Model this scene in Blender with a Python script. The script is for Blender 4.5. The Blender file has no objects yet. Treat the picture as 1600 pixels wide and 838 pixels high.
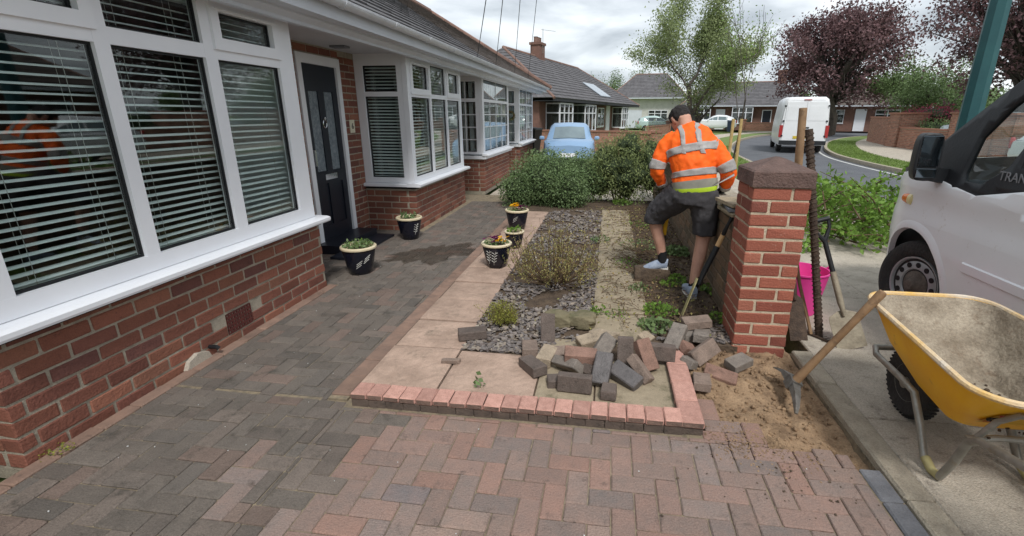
import bpy, bmesh, math, random
import numpy as np
from mathutils import Vector, Matrix, Euler
from mathutils.geometry import tessellate_polygon
random.seed(7); RNG = np.random.default_rng(7)
scene = bpy.context.scene
COL = scene.collection
rad = math.radians
# ------------------------------------------------------------------ camera
CAM_H = 1.55
cam_data = bpy.data.cameras.new('camera'); cam = bpy.data.objects.new('camera', cam_data); COL.objects.link(cam)
cam_data.sensor_width = 36.0; cam_data.lens = 743.0 / 1600.0 * 36.0
cam_data.shift_x = -44.0 / 1600.0; cam_data.shift_y = -8.0 / 1600.0
cam_data.clip_start = 0.05; cam_data.clip_end = 2000
def cam_axes(yaw, pitch, roll):
    cy, sy, cp, sp = math.cos(yaw), math.sin(yaw), math.cos(pitch), math.sin(pitch)
    f = Vector((-sy * cp, cy * cp, -sp)); r = Vector((cy, sy, 0)); d = f.cross(r)
    cr, sr = math.cos(roll), math.sin(roll)
    return cr * r + sr * d, -sr * r + cr * d, f
_r, _d, _f = cam_axes(rad(7.97), rad(17.31), rad(-0.16))
_m = Matrix((_r, -_d, -_f)).transposed().to_4x4(); _m.translation = (0, 0, CAM_H)
cam.matrix_world = _m
scene.camera = cam
# ------------------------------------------------------------------ sky
world = bpy.data.worlds.new('World'); scene.world = world; world.use_nodes = True
wn, wl = world.node_tree.nodes, world.node_tree.links; wn.clear()
def WN(t, **k):
    n = wn.new(t)
    for a, b in k.items(): setattr(n, a, b)
    return n
SUN_EL, SUN_AZ = rad(52), rad(158)            # high behind the camera, a little to the right
w_out = WN('ShaderNodeOutputWorld'); w_bg = WN('ShaderNodeBackground'); w_bg.inputs[1].default_value = 0.1
w_sky = WN('ShaderNodeTexSky', sky_type='NISHITA', sun_disc=False); w_sky.sun_elevation = SUN_EL; w_sky.sun_rotation = SUN_AZ
w_tc = WN('ShaderNodeTexCoord'); w_sep = WN('ShaderNodeSeparateXYZ'); wl.new(w_tc.outputs['Generated'], w_sep.inputs[0])
w_abs = WN('ShaderNodeMath', operation='ABSOLUTE'); wl.new(w_sep.outputs[2], w_abs.inputs[0])
w_add = WN('ShaderNodeMath', operation='ADD'); wl.new(w_abs.outputs[0], w_add.inputs[0]); w_add.inputs[1].default_value = 0.22
w_dx = WN('ShaderNodeMath', operation='DIVIDE'); wl.new(w_sep.outputs[0], w_dx.inputs[0]); wl.new(w_add.outputs[0], w_dx.inputs[1])
w_dy = WN('ShaderNodeMath', operation='DIVIDE'); wl.new(w_sep.outputs[1], w_dy.inputs[0]); wl.new(w_add.outputs[0], w_dy.inputs[1])
w_cmb = WN('ShaderNodeCombineXYZ'); wl.new(w_dx.outputs[0], w_cmb.inputs[0]); wl.new(w_dy.outputs[0], w_cmb.inputs[1])
w_nz = WN('ShaderNodeTexNoise'); w_nz.inputs['Scale'].default_value = 1.5; w_nz.inputs['Detail'].default_value = 7; w_nz.inputs['Roughness'].default_value = 0.52
w_nz.inputs['Distortion'].default_value = 0.35
wl.new(w_cmb.outputs[0], w_nz.inputs['Vector'])
w_rmp = WN('ShaderNodeValToRGB'); wl.new(w_nz.outputs['Fac'], w_rmp.inputs[0])
_e = w_rmp.color_ramp.elements
_e[0].position = 0.35; _e[0].color = (2.9, 3.2, 3.5, 1); _e[1].position = 0.63; _e[1].color = (6.2, 6.5, 6.7, 1)
_k = w_rmp.color_ramp.elements.new(0.5); _k.color = (4.55, 4.9, 5.2, 1)
w_mix = WN('ShaderNodeMixRGB'); w_mix.inputs[0].default_value = 0.93
wl.new(w_sky.outputs[0], w_mix.inputs[1]); wl.new(w_rmp.outputs[0], w_mix.inputs[2])
wl.new(w_mix.outputs[0], w_bg.inputs[0]); wl.new(w_bg.outputs[0], w_out.inputs[0])
# ------------------------------------------------------------------ sun
sun_data = bpy.data.lights.new('sun', 'SUN'); sun_data.energy = 1.5; sun_data.angle = rad(11); sun_data.color = (1, 0.98, 0.95)
sun = bpy.data.objects.new('sun', sun_data); COL.objects.link(sun)
_sd = Vector((math.cos(SUN_EL) * math.sin(SUN_AZ), math.cos(SUN_EL) * math.cos(SUN_AZ), math.sin(SUN_EL)))
sun.rotation_euler = _sd.to_track_quat('Z', 'Y').to_euler(); sun.location = (3, -6, 12)
# ------------------------------------------------------------------ exposure
vs = scene.view_settings; vs.view_transform = 'Standard'; vs.look = 'None'; vs.exposure = 0.84; vs.gamma = 1.0; vs.use_curve_mapping = False
scene.render.resolution_x, scene.render.resolution_y = 1024, 536
scene.cycles.max_bounces = 8; scene.cycles.transparent_max_bounces = 16; scene.cycles.use_denoising = True
# ------------------------------------------------------------------ materials
def S(r, g, b):
    def f(c):
        c /= 255.0
        return c / 12.92 if c <= 0.04045 else ((c + 0.055) / 1.055) ** 2.4
    return (f(r), f(g), f(b), 1.0)
def new_mat(name):
    m = bpy.data.materials.new(name); m.use_nodes = True
    m.node_tree.nodes.clear(); return m
def P(name, base, base2=None, rough=0.75, scale=6.0, pal=None, palmix=0.0, vary=0.0, bump=0.0, bscale=60.0, metal=0.0, spec=0.35,
      speck=None, speck_amt=0.0, speck_scale=25.0, translucent=0.0, stripes=None, rough2=None, grain=0.0, gscale=150.0):
    """one principled surface: two-tone noise, per-piece tint (object and island random), specks, bump"""
    m = new_mat(name); N, Lk = m.node_tree.nodes, m.node_tree.links
    def nn(t, **k):
        n = N.new(t)
        for a, b in k.items(): setattr(n, a, b)
        return n
    out = nn('ShaderNodeOutputMaterial'); bs = nn('ShaderNodeBsdfPrincipled'); geo = nn('ShaderNodeNewGeometry')
    bs.inputs['Roughness'].default_value = rough; bs.inputs['Metallic'].default_value = metal; bs.inputs['Specular IOR Level'].default_value = spec
    n1 = nn('ShaderNodeTexNoise'); n1.inputs['Scale'].default_value = scale; n1.inputs['Detail'].default_value = 6; n1.inputs['Roughness'].default_value = 0.62
    Lk.new(geo.outputs['Position'], n1.inputs['Vector'])
    fac = nn('ShaderNodeMapRange'); fac.inputs[1].default_value = 0.3; fac.inputs[2].default_value = 0.7; Lk.new(n1.outputs['Fac'], fac.inputs[0])
    mix = nn('ShaderNodeMixRGB'); mix.inputs[1].default_value = base; mix.inputs[2].default_value = base2 or base; Lk.new(fac.outputs[0], mix.inputs[0])
    col = mix.outputs[0]
    rnd = None
    if pal or vary:
        oi = nn('ShaderNodeObjectInfo'); ad = nn('ShaderNodeMath', operation='ADD'); fr = nn('ShaderNodeMath', operation='FRACT')
        Lk.new(oi.outputs['Random'], ad.inputs[0]); Lk.new(geo.outputs['Random Per Island'], ad.inputs[1]); Lk.new(ad.outputs[0], fr.inputs[0]); rnd = fr.outputs[0]
    if pal:
        rp = nn('ShaderNodeValToRGB'); rp.color_ramp.interpolation = 'CONSTANT'; el = rp.color_ramp.elements
        tot = sum(w for w, _ in pal); acc = 0.0
        for i, (w, c) in enumerate(pal):
            if i == 0: e = el[0]; e.position = 0.0
            elif i == 1: e = el[1]; e.position = acc / tot
            else: e = el.new(acc / tot)
            e.color = c; acc += w
        Lk.new(rnd, rp.inputs[0])
        mx = nn('ShaderNodeMixRGB'); mx.inputs[0].default_value = palmix or 0.7; Lk.new(col, mx.inputs[1]); Lk.new(rp.outputs[0], mx.inputs[2]); col = mx.outputs[0]
    if vary:
        ml = nn('ShaderNodeMath', operation='MULTIPLY'); ml.inputs[1].default_value = 7.31; f2 = nn('ShaderNodeMath', operation='FRACT'); Lk.new(rnd, ml.inputs[0]); Lk.new(ml.outputs[0], f2.inputs[0])
        mr = nn('ShaderNodeMapRange'); mr.inputs[3].default_value = 1 - vary; mr.inputs[4].default_value = 1 + vary; Lk.new(f2.outputs[0], mr.inputs[0])
        hs = nn('ShaderNodeHueSaturation'); Lk.new(mr.outputs[0], hs.inputs['Value']); Lk.new(col, hs.inputs['Color']); col = hs.outputs[0]
    if stripes:
        axis, period, width, sc = stripes
        sp = nn('ShaderNodeSeparateXYZ'); Lk.new(geo.outputs['Position'], sp.inputs[0])
        md = nn('ShaderNodeMath', operation='PINGPONG'); md.inputs[1].default_value = period / 2; Lk.new(sp.outputs[axis], md.inputs[0])
        lt = nn('ShaderNodeMath', operation='LESS_THAN'); lt.inputs[1].default_value = width; Lk.new(md.outputs[0], lt.inputs[0])
        mx = nn('ShaderNodeMixRGB'); Lk.new(lt.outputs[0], mx.inputs[0]); Lk.new(col, mx.inputs[1]); mx.inputs[2].default_value = sc; col = mx.outputs[0]
    if speck:
        n3 = nn('ShaderNodeTexNoise'); n3.inputs['Scale'].default_value = speck_scale; n3.inputs['Detail'].default_value = 8; n3.inputs['Roughness'].default_value = 0.75
        Lk.new(geo.outputs['Position'], n3.inputs['Vector'])
        r3 = nn('ShaderNodeMapRange'); r3.inputs[1].default_value = 0.62 - 0.3 * speck_amt; r3.inputs[2].default_value = 0.78 - 0.3 * speck_amt; Lk.new(n3.outputs['Fac'], r3.inputs[0])
        mx = nn('ShaderNodeMixRGB'); Lk.new(r3.outputs[0], mx.inputs[0]); Lk.new(col, mx.inputs[1]); mx.inputs[2].default_value = speck; col = mx.outputs[0]
    if grain:
        n4 = nn('ShaderNodeTexNoise'); n4.inputs['Scale'].default_value = gscale; n4.inputs['Detail'].default_value = 4; n4.inputs['Roughness'].default_value = 0.8; Lk.new(geo.outputs['Position'], n4.inputs['Vector'])
        r4 = nn('ShaderNodeMapRange'); r4.inputs[1].default_value = .33; r4.inputs[2].default_value = .67; r4.inputs[3].default_value = 1 - grain; r4.inputs[4].default_value = 1 + grain; Lk.new(n4.outputs['Fac'], r4.inputs[0])
        h4 = nn('ShaderNodeHueSaturation'); Lk.new(r4.outputs[0], h4.inputs['Value']); Lk.new(col, h4.inputs['Color']); col = h4.outputs[0]
    Lk.new(col, bs.inputs['Base Color'])
    if rough2 is not None:
        rr = nn('ShaderNodeMapRange'); rr.inputs[3].default_value = rough; rr.inputs[4].default_value = rough2; Lk.new(fac.outputs[0], rr.inputs[0]); Lk.new(rr.outputs[0], bs.inputs['Roughness'])
    if bump:
        n2 = nn('ShaderNodeTexNoise'); n2.inputs['Scale'].default_value = bscale; n2.inputs['Detail'].default_value = 5; Lk.new(geo.outputs['Position'], n2.inputs['Vector'])
        bp = nn('ShaderNodeBump'); bp.inputs['Strength'].default_value = min(1, bump); bp.inputs['Distance'].default_value = 0.012; Lk.new(n2.outputs['Fac'], bp.inputs['Height']); Lk.new(bp.outputs[0], bs.inputs['Normal'])
    if translucent:
        tr = nn('ShaderNodeBsdfTranslucent'); Lk.new(col, tr.inputs['Color']); ms = nn('ShaderNodeMixShader'); ms.inputs[0].default_value = translucent
        Lk.new(bs.outputs[0], ms.inputs[1]); Lk.new(tr.outputs[0], ms.inputs[2]); Lk.new(ms.outputs[0], out.inputs[0])
    else: Lk.new(bs.outputs[0], out.inputs[0])
    return m
def glass_mat(name, tint=(0.93, 0.97, 0.96, 1), refl=1.0):
    m = new_mat(name); N, Lk = m.node_tree.nodes, m.node_tree.links
    o = N.new('ShaderNodeOutputMaterial'); t = N.new('ShaderNodeBsdfTransparent'); t.inputs[0].default_value = tint
    g = N.new('ShaderNodeBsdfGlossy'); g.inputs['Roughness'].default_value = 0.015; g.inputs['Color'].default_value = (refl, refl, refl, 1)
    fr = N.new('ShaderNodeFresnel'); ge = N.new('ShaderNodeNewGeometry'); io = N.new('ShaderNodeMath'); io.operation = 'MULTIPLY_ADD'; io.inputs[1].default_value = 1 / 1.5 - 1.5; io.inputs[2].default_value = 1.5
    Lk.new(ge.outputs['Backfacing'], io.inputs[0]); Lk.new(io.outputs[0], fr.inputs[0]); mx = N.new('ShaderNodeMixShader')
    Lk.new(fr.outputs[0], mx.inputs[0]); Lk.new(t.outputs[0], mx.inputs[1]); Lk.new(g.outputs[0], mx.inputs[2]); Lk.new(mx.outputs[0], o.inputs[0]); return m
M = {}
M['brick_house'] = P('house_brick', S(138, 90, 74), S(114, 73, 62), 0.85, 14, grain=.2, pal=[(3, S(136, 86, 69)), (3, S(124, 78, 64)), (2, S(112, 70, 60)), (1, S(146, 98, 78)), (.6, S(88, 58, 56)), (.5, S(148, 104, 84))], palmix=.66, vary=.18, bump=.5, bscale=70, speck=S(66, 44, 44), speck_amt=.15, speck_scale=35)
M['mortar'] = P('mortar', S(172, 162, 145), S(144, 135, 121), .95, 22, grain=.15, bump=.5, bscale=110)
M['brick_pillar'] = P('pillar_brick', S(156, 94, 76), S(138, 80, 67), .8, 18, pal=[(3, S(156, 92, 74)), (2, S(142, 80, 66)), (1, S(168, 108, 88)), (.7, S(124, 72, 62))], palmix=.66, vary=.12, bump=.5, bscale=80, grain=.18, speck=S(196, 172, 156), speck_amt=.0, speck_scale=22)
M['mortar_pillar'] = P('pale_mortar', S(204, 188, 163), S(172, 157, 136), .95, 26, bump=.5, bscale=120)
M['brick_old'] = P('old_wall_brick', S(136, 116, 96), S(108, 94, 78), .9, 9, pal=[(2, S(120, 96, 78)), (2, S(104, 88, 74)), (1, S(132, 104, 80)), (1, S(88, 78, 64))], palmix=.6, vary=.14, bump=.6, bscale=60, speck=S(84, 88, 62), speck_amt=.2, speck_scale=12)
M['brick_distant'] = P('distant_brick', S(128, 96, 84), S(108, 82, 74), .9, 5, bump=.3, bscale=20)
M['mortar_old'] = P('old_mortar', S(112, 102, 86), S(86, 80, 68), .95, 16, bump=.5)
M['brick_far'] = P('far_wall_brick', S(164, 118, 98), S(142, 100, 84), .9, 6, pal=[(2, S(168, 120, 100)), (2, S(150, 106, 88)), (1, S(132, 98, 84))], palmix=.6, vary=.12, bump=.3)
M['paver'] = P('paver_red', S(146, 121, 110), S(122, 110, 104), .85, 13, grain=.2, pal=[(4, S(144, 116, 104)), (3, S(136, 117, 107)), (2.4, S(130, 118, 111)), (2, S(154, 116, 100)), (1.2, S(122, 115, 111)), (.6, S(104, 106, 111)), (1.2, S(150, 130, 118))], palmix=.42, vary=.1, bump=.6, bscale=120, speck=S(88, 78, 72), speck_amt=.16, speck_scale=9)
M['paver_dark'] = P('paver_weathered', S(114, 105, 97), S(92, 86, 80), .9, 9, grain=.26, pal=[(4, S(112, 104, 96)), (3, S(104, 95, 88)), (2, S(122, 109, 100)), (1.2, S(132, 108, 97)), (1, S(96, 91, 86))], palmix=.42, vary=.12, bump=.55, bscale=110, speck=S(76, 71, 65), speck_amt=.3, speck_scale=6)
M['paver_blue'] = P('paver_blue_grey', S(116, 117, 121), S(94, 95, 99), .85, 12, grain=.2, vary=.16, bump=.4, bscale=110)
M['paver_edge'] = P('paver_edging', S(142, 116, 101), S(118, 98, 87), .88, 10, vary=.13, bump=.45, bscale=110, speck=S(86, 74, 66), speck_amt=.15, speck_scale=14)
M['joint'] = P('joint_sand', S(150, 136, 112), S(112, 102, 88), .95, 30, bump=.4, bscale=150, speck=S(64, 62, 54), speck_amt=.3, speck_scale=8)
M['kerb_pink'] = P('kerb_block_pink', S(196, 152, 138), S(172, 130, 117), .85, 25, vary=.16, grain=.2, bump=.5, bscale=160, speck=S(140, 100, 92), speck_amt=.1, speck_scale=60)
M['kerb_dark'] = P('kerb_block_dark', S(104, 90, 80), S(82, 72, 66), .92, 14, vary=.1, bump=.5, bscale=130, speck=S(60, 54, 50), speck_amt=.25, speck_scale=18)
M['slab'] = P('riven_slab', S(184, 158, 141), S(150, 128, 113), .9, 6, vary=.07, grain=.16, bump=1.0, bscale=24, speck=S(126, 112, 98), speck_amt=.22, speck_scale=7)
M['slab_grey'] = P('mossy_slab', S(160, 146, 124), S(136, 124, 104), .92, 6, vary=.07, grain=.2, bump=.9, bscale=22, speck=S(104, 98, 76), speck_amt=.26, speck_scale=6)
M['slate'] = P('slate_chips', S(130, 122, 115), S(104, 96, 89), .7, 12, pal=[(3, S(116, 110, 110)), (2, S(98, 92, 92)), (2, S(136, 126, 120)), (1.5, S(150, 136, 120)), (1, S(104, 92, 90)), (.6, S(178, 168, 152))], palmix=.6, vary=.15, bump=.3)
M['soil'] = P('dark_soil', S(104, 88, 72), S(72, 61, 52), .98, 9, bump=1.0, bscale=40, speck=S(40, 34, 30), speck_amt=.3, speck_scale=30)
M['sand'] = P('dug_sand', S(160, 134, 106), S(120, 98, 76), .97, 6, bump=1.0, bscale=45, grain=.25, gscale=110, speck=S(104, 84, 66), speck_amt=.3, speck_scale=12)
M['concrete'] = P('footpath_concrete', S(194, 184, 169), S(164, 155, 141), .93, 4, grain=.28, gscale=120, bump=.8, bscale=130, speck=S(124, 116, 106), speck_amt=.24, speck_scale=10)
M['kerbstone'] = P('kerbstone', S(176, 166, 148), S(150, 141, 126), .93, 12, grain=.22, vary=.08, bump=.6, bscale=120, speck=S(120, 112, 98), speck_amt=.2, speck_scale=20)
M['asphalt'] = P('asphalt', S(104, 106, 110), S(90, 92, 97), .9, 1.2, bump=.5, bscale=160, speck=S(76, 78, 82), speck_amt=.2, speck_scale=4)
M['line'] = P('road_paint', S(214, 214, 210), S(180, 180, 178), .8, 12)
M['grass'] = P('grass_ground', S(116, 132, 76), S(98, 116, 62), .95, 8, bump=.8, bscale=60)
M['grassblade'] = P('grass_blade', S(130, 152, 80), S(110, 134, 66), .8, 3, vary=.25, translucent=.3)
M['white'] = P('white_upvc', S(232, 234, 238), S(226, 228, 233), .32, 3, spec=.5)
M['white_dull'] = P('white_soffit', S(206, 210, 218), S(196, 200, 208), .55, 2, spec=.4, speck=S(150, 152, 156), speck_amt=-.05, speck_scale=6)
M['gutter'] = P('gutter_plastic', S(212, 214, 220), S(190, 193, 200), .35, 4, spec=.5, speck=S(150, 152, 154), speck_amt=.02, speck_scale=9)
M['seal'] = P('black_seal', S(24, 25, 28), None, .5)
M['blind'] = P('blind_slat', S(232, 236, 234), S(224, 229, 228), .45, 4, spec=.45)
M['cord'] = P('blind_cord', S(190, 190, 186), None, .8)
M['glass'] = glass_mat('window_glass')
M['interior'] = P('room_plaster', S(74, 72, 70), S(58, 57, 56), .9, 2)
M['curtain'] = P('net_curtain', S(190, 192, 192), S(150, 152, 154), .9, 5)
M['door'] = P('navy_door', S(30, 34, 44), S(26, 30, 40), .42, 6, spec=.4, bump=.06, bscale=90)
M['leaded'] = P('patterned_glass', S(132, 142, 148), S(92, 102, 110), .25, 26, bump=.9, bscale=60, spec=.7)
M['chrome'] = P('chrome', S(210, 212, 214), None, .18, metal=1.0)
M['roof'] = P('roof_tile', S(108, 106, 108), S(88, 86, 88), .85, 2.5, bump=.5, bscale=30, vary=.12, speck=S(74, 72, 72), speck_amt=.2, speck_scale=4)
M['roof_brown'] = P('roof_tile_brown', S(112, 102, 96), S(94, 86, 82), .88, 2.5, bump=.5, bscale=30, vary=.12, speck=S(80, 74, 70), speck_amt=.2, speck_scale=4)
M['ridge'] = P('ridge_tile', S(140, 110, 98), S(118, 96, 88), .9, 6, vary=.12)
M['lead'] = P('lead_flashing', S(120, 124, 130), None, .6)
M['pot'] = P('glazed_pot', S(22, 24, 38), S(16, 18, 28), .16, 5, spec=.6)
M['pot_rim'] = P('pot_rim', S(224, 210, 180), S(206, 190, 158), .35, 9, spec=.5)
M['pot_mark'] = P('pot_mark', S(206, 204, 196), None, .5)
M['compost'] = P('compost', S(58, 46, 38), S(40, 34, 30), .98, 30, bump=.9, bscale=90)
M['leaf_dark'] = P('leaf_dark', S(126, 146, 98), S(100, 124, 80), .55, 4, vary=.32, translucent=.25, spec=.4)
M['leaf_hedge'] = P('leaf_hedge', S(116, 136, 88), S(96, 118, 74), .6, 3, vary=.32, translucent=.25, spec=.35)
M['leaf_fresh'] = P('leaf_fresh', S(126, 158, 66), S(104, 138, 58), .55, 4, vary=.28, translucent=.35, spec=.35)
M['leaf_tree'] = P('leaf_tree', S(154, 164, 116), S(132, 146, 100), .6, 1, vary=.3, translucent=.4, spec=.3)
M['leaf_copper'] = P('leaf_copper', S(128, 98, 99), S(98, 75, 78), .6, .6, vary=.35, translucent=.25, spec=.35)
M['leaf_red'] = P('leaf_red', S(172, 78, 100), S(144, 60, 82), .6, 2, vary=.3, translucent=.3)
M['leaf_heather'] = P('leaf_heather', S(164, 156, 100), S(140, 126, 82), .8, 8, pal=[(3, S(166, 160, 98)), (2, S(136, 142, 82)), (2, S(164, 136, 96)), (1, S(186, 172, 116))], palmix=.7, vary=.22, translucent=.2)
M['leaf_gold'] = P('leaf_gold', S(170, 166, 78), S(132, 138, 60), .7, 9, vary=.25, translucent=.25)
M['twig'] = P('twig', S(112, 92, 70), S(86, 70, 54), .9, 12, vary=.2)
M['bark'] = P('bark', S(92, 84, 76), S(66, 62, 58), .95, 6, bump=.9, bscale=22)
M['yellow_petal'] = P('yellow_petal', S(250, 200, 24), S(240, 176, 20), .6, 30, vary=.1, translucent=.2)
M['purple_petal'] = P('purple_petal', S(132, 48, 104), S(96, 30, 72), .6, 30, vary=.3, translucent=.2)
M['stone'] = P('garden_stone', S(132, 122, 98), S(94, 90, 68), .95, 8, bump=1.0, bscale=25, speck=S(96, 100, 70), speck_amt=.2, speck_scale=8)
M['loose'] = P('loose_paver', S(120, 106, 98), S(96, 86, 82), .85, 12, pal=[(3, S(124, 108, 100)), (2, S(98, 88, 86)), (2, S(136, 114, 102)), (1, S(84, 78, 78))], palmix=.3, vary=.12, bump=.5, bscale=100, speck=S(82, 70, 62), speck_amt=.25, speck_scale=14)
# ------------------------------------------------------------------ helpers
def mesh_np(name, V, F, mats):
    """fast mesh from numpy arrays, all faces with the same number of corners"""
    me = bpy.data.meshes.new(name); V = np.asarray(V, np.float32); F = np.asarray(F, np.int32); n, k = F.shape
    me.vertices.add(len(V)); me.vertices.foreach_set('co', V.ravel())
    me.loops.add(n * k); me.loops.foreach_set('vertex_index', F.ravel())
    me.polygons.add(n); me.polygons.foreach_set('loop_start', np.arange(0, n * k, k, dtype=np.int32))
    me.update(calc_edges=True)
    for m in (mats if isinstance(mats, (list, tuple)) else [mats]): me.materials.append(m)
    return me
def link(name, me, parent=None, world=True):
    o = bpy.data.objects.new(name, me); COL.objects.link(o)
    if parent is not None: adopt(o, parent, world)
    return o
def root_matrix(o):
    m = o.matrix_basis.copy()
    while o.parent is not None:
        m = o.parent.matrix_basis @ o.matrix_parent_inverse @ m; o = o.parent
    return m
def adopt(o, parent, world=True):
    o.parent = parent
    o.matrix_parent_inverse = root_matrix(parent).inverted() if world else Matrix()
def tag(o, label=None, cat=None, group=None, kind=None):
    if label: o['label'] = label
    if cat: o['category'] = cat
    if group: o['group'] = group
    if kind: o['kind'] = kind
    return o
def thing(name, label, cat, loc=(0, 0, 0), rz=0.0, group=None):
    e = bpy.data.objects.new(name, None); COL.objects.link(e); e.empty_display_size = 0.1
    e.location = loc; e.rotation_euler = (0, 0, rz)
    return tag(e, label, cat, group)
def struct(o): o['kind'] = 'structure'; return o
class MB:
    def __init__(s): s.v = []; s.f = []; s.m = []
    def add(s, vs, fs, mi=0):
        b = len(s.v); s.v += [tuple(p) for p in vs]; s.f += [tuple(i + b for i in f) for f in fs]; s.m += [mi] * len(fs); return s
    def box(s, x0, x1, y0, y1, z0, z1, mi=0, T=None):
        vs = [Vector((x, y, z)) for z in (z0, z1) for y in (y0, y1) for x in (x0, x1)]
        if T is not None: vs = [T @ p for p in vs]
        return s.add(vs, [(0, 2, 3, 1), (4, 5, 7, 6), (0, 1, 5, 4), (2, 6, 7, 3), (0, 4, 6, 2), (1, 3, 7, 5)], mi)
    def cbox(s, sx, sy, sz, b, T=None, mi=0, jit=0.0):
        """chamfered box centred on the origin"""
        vs = []; hx, hy, hz = sx / 2, sy / 2, sz / 2
        idx = {}
        for ix in (-1, 1):
            for iy in (-1, 1):
                for iz in (-1, 1):
                    for a in range(3):
                        p = [ix * (hx - b), iy * (hy - b), iz * (hz - b)]; p[a] = (ix * hx, iy * hy, iz * hz)[a]
                        if jit: p = [q + random.uniform(-jit, jit) for q in p]
                        idx[(ix, iy, iz, a)] = len(vs); vs.append(Vector(p))
        fs = []
        for a in range(3):
            for sgn in (-1, 1):
                u, w = [(1, 2), (2, 0), (0, 1)][a]
                q = []
                for su, sw in ((-1, -1), (1, -1), (1, 1), (-1, 1)):
                    k = [0, 0, 0]; k[a] = sgn; k[u] = su; k[w] = sw; q.append(idx[(k[0], k[1], k[2], a)])
                fs.append(q if sgn > 0 else q[::-1])
        for a, b2 in ((0, 1), (1, 2), (0, 2)):
            c = 3 - a - b2
            for s1 in (-1, 1):
                for s2 in (-1, 1):
                    k0 = [0, 0, 0]; k0[a] = s1; k0[b2] = s2; k1 = list(k0); k0[c] = -1; k1[c] = 1
                    fs.append([idx[(*k0, a)], idx[(*k1, a)], idx[(*k1, b2)], idx[(*k0, b2)]])
        for ix in (-1, 1):
            for iy in (-1, 1):
                for iz in (-1, 1): fs.append([idx[(ix, iy, iz, 0)], idx[(ix, iy, iz, 1)], idx[(ix, iy, iz, 2)]])
        if T is not None: vs = [T @ p for p in vs]
        return s.add(vs, fs, mi)
    def tube(s, pts, r, n=8, mi=0, cap=True):
        pts = [Vector(p) for p in pts]; rr = r if isinstance(r, (list, tuple)) else [r] * len(pts)
        rings = []; ref = None
        for i, p in enumerate(pts):
            t = (pts[min(i + 1, len(pts) - 1)] - pts[max(i - 1, 0)])
            t = t.normalized() if t.length > 1e-9 else Vector((0, 0, 1))
            if ref is None: ref = Vector((1, 0, 0)) if abs(t.x) < .8 else Vector((0, 1, 0))
            u = (ref - t * ref.dot(t)); u = u.normalized() if u.length > 1e-6 else t.orthogonal().normalized(); ref = u; w = t.cross(u)
            rings.append([p + (u * math.cos(a) + w * math.sin(a)) * rr[i] for a in [2 * math.pi * k / n for k in range(n)]])
        return s.loft(rings, mi, cap)
    def loft(s, rings, mi=0, cap=True, close=True):
        n = len(rings[0]); vs = [p for r in rings for p in r]; fs = []
        for i in range(len(rings) - 1):
            for k in range(n if close else n - 1):
                a, b = i * n + k, i * n + (k + 1) % n; fs.append((a, b, b + n, a + n))
        if cap and close: fs.append(tuple(range(n - 1, -1, -1))); fs.append(tuple((len(rings) - 1) * n + k for k in range(n)))
        return s.add(vs, fs, mi)
    def lathe(s, prof, n=24, c=(0, 0, 0), mi=0, T=None):
        rings = [[Vector((c[0] + r * math.cos(2 * math.pi * k / n), c[1] + r * math.sin(2 * math.pi * k / n), c[2] + z)) for k in range(n)] for r, z in prof]
        if T is not None: rings = [[T @ p for p in r] for r in rings]
        return s.loft(rings, mi, cap=True)
    def prism(s, poly, axis, a, b, mi=0, T=None):
        """extrude a 2D polygon: axis 0 -> (y,z), 1 -> (x,z), 2 -> (x,y)"""
        def mk(p, q): return {0: (q, p[0], p[1]), 1: (p[0], q, p[1]), 2: (p[0], p[1], q)}[axis]
        n = len(poly); vs = [Vector(mk(p, a)) for p in poly] + [Vector(mk(p, b)) for p in poly]
        if T is not None: vs = [T @ p for p in vs]
        fs = [tuple(range(n))[::-1], tuple(range(n, 2 * n))] + [(i, (i + 1) % n, (i + 1) % n + n, i + n) for i in range(n)]
        return s.add(vs, fs, mi)
    def mesh(s, name, mats, smooth=False):
        me = bpy.data.meshes.new(name); me.from_pydata(s.v, [], s.f)
        for m in (mats if isinstance(mats, (list, tuple)) else [mats]): me.materials.append(m)
        if any(s.m): me.polygons.foreach_set('material_index', s.m)
        bm = bmesh.new(); bm.from_mesh(me); bmesh.ops.recalc_face_normals(bm, faces=bm.faces); bm.to_mesh(me); bm.free()
        if smooth:
            me.polygons.foreach_set('use_smooth', [True] * len(me.polygons))
            try: me.set_sharp_from_angle(angle=rad(38))
            except Exception: pass
        me.update(); return me
    def build(s, name, mats, parent=None, smooth=False, world=True):
        return link(name, s.mesh(name, mats, smooth), parent, world)
def box_obj(name, b, mat, parent=None, world=True):
    return MB().box(*b).build(name, mat, parent, False, world)
def rotz(a): return Matrix.Rotation(a, 4, 'Z')
def TR(loc, e=(0, 0, 0)): return Matrix.Translation(Vector(loc)) @ Euler([rad(q) for q in e]).to_matrix().to_4x4()
def sheet(outer, holes, fn, cuts_u=(), cuts_v=()):
    """flat polygon with holes, cut on a grid, then mapped to 3D by fn(u, v)"""
    loops = [[Vector((p[0], p[1], 0)) for p in outer]] + [[Vector((p[0], p[1], 0)) for p in h] for h in holes]
    flat = [p for l in loops for p in l]; bm = bmesh.new(); bv = [bm.verts.new(p) for p in flat]
    for t in tessellate_polygon(loops):
        try: bm.faces.new([bv[i] for i in t])
        except ValueError: pass
    for ax, cuts in ((0, cuts_u), (1, cuts_v)):
        for c in cuts:
            co = [0, 0, 0]; co[ax] = c; no = [0, 0, 0]; no[ax] = 1
            bmesh.ops.bisect_plane(bm, geom=bm.verts[:] + bm.edges[:] + bm.faces[:], plane_co=co, plane_no=no)
    for v in bm.verts: v.co = Vector(fn(v.co.x, v.co.y))
    bmesh.ops.recalc_face_normals(bm, faces=bm.faces)
    return bm
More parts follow.
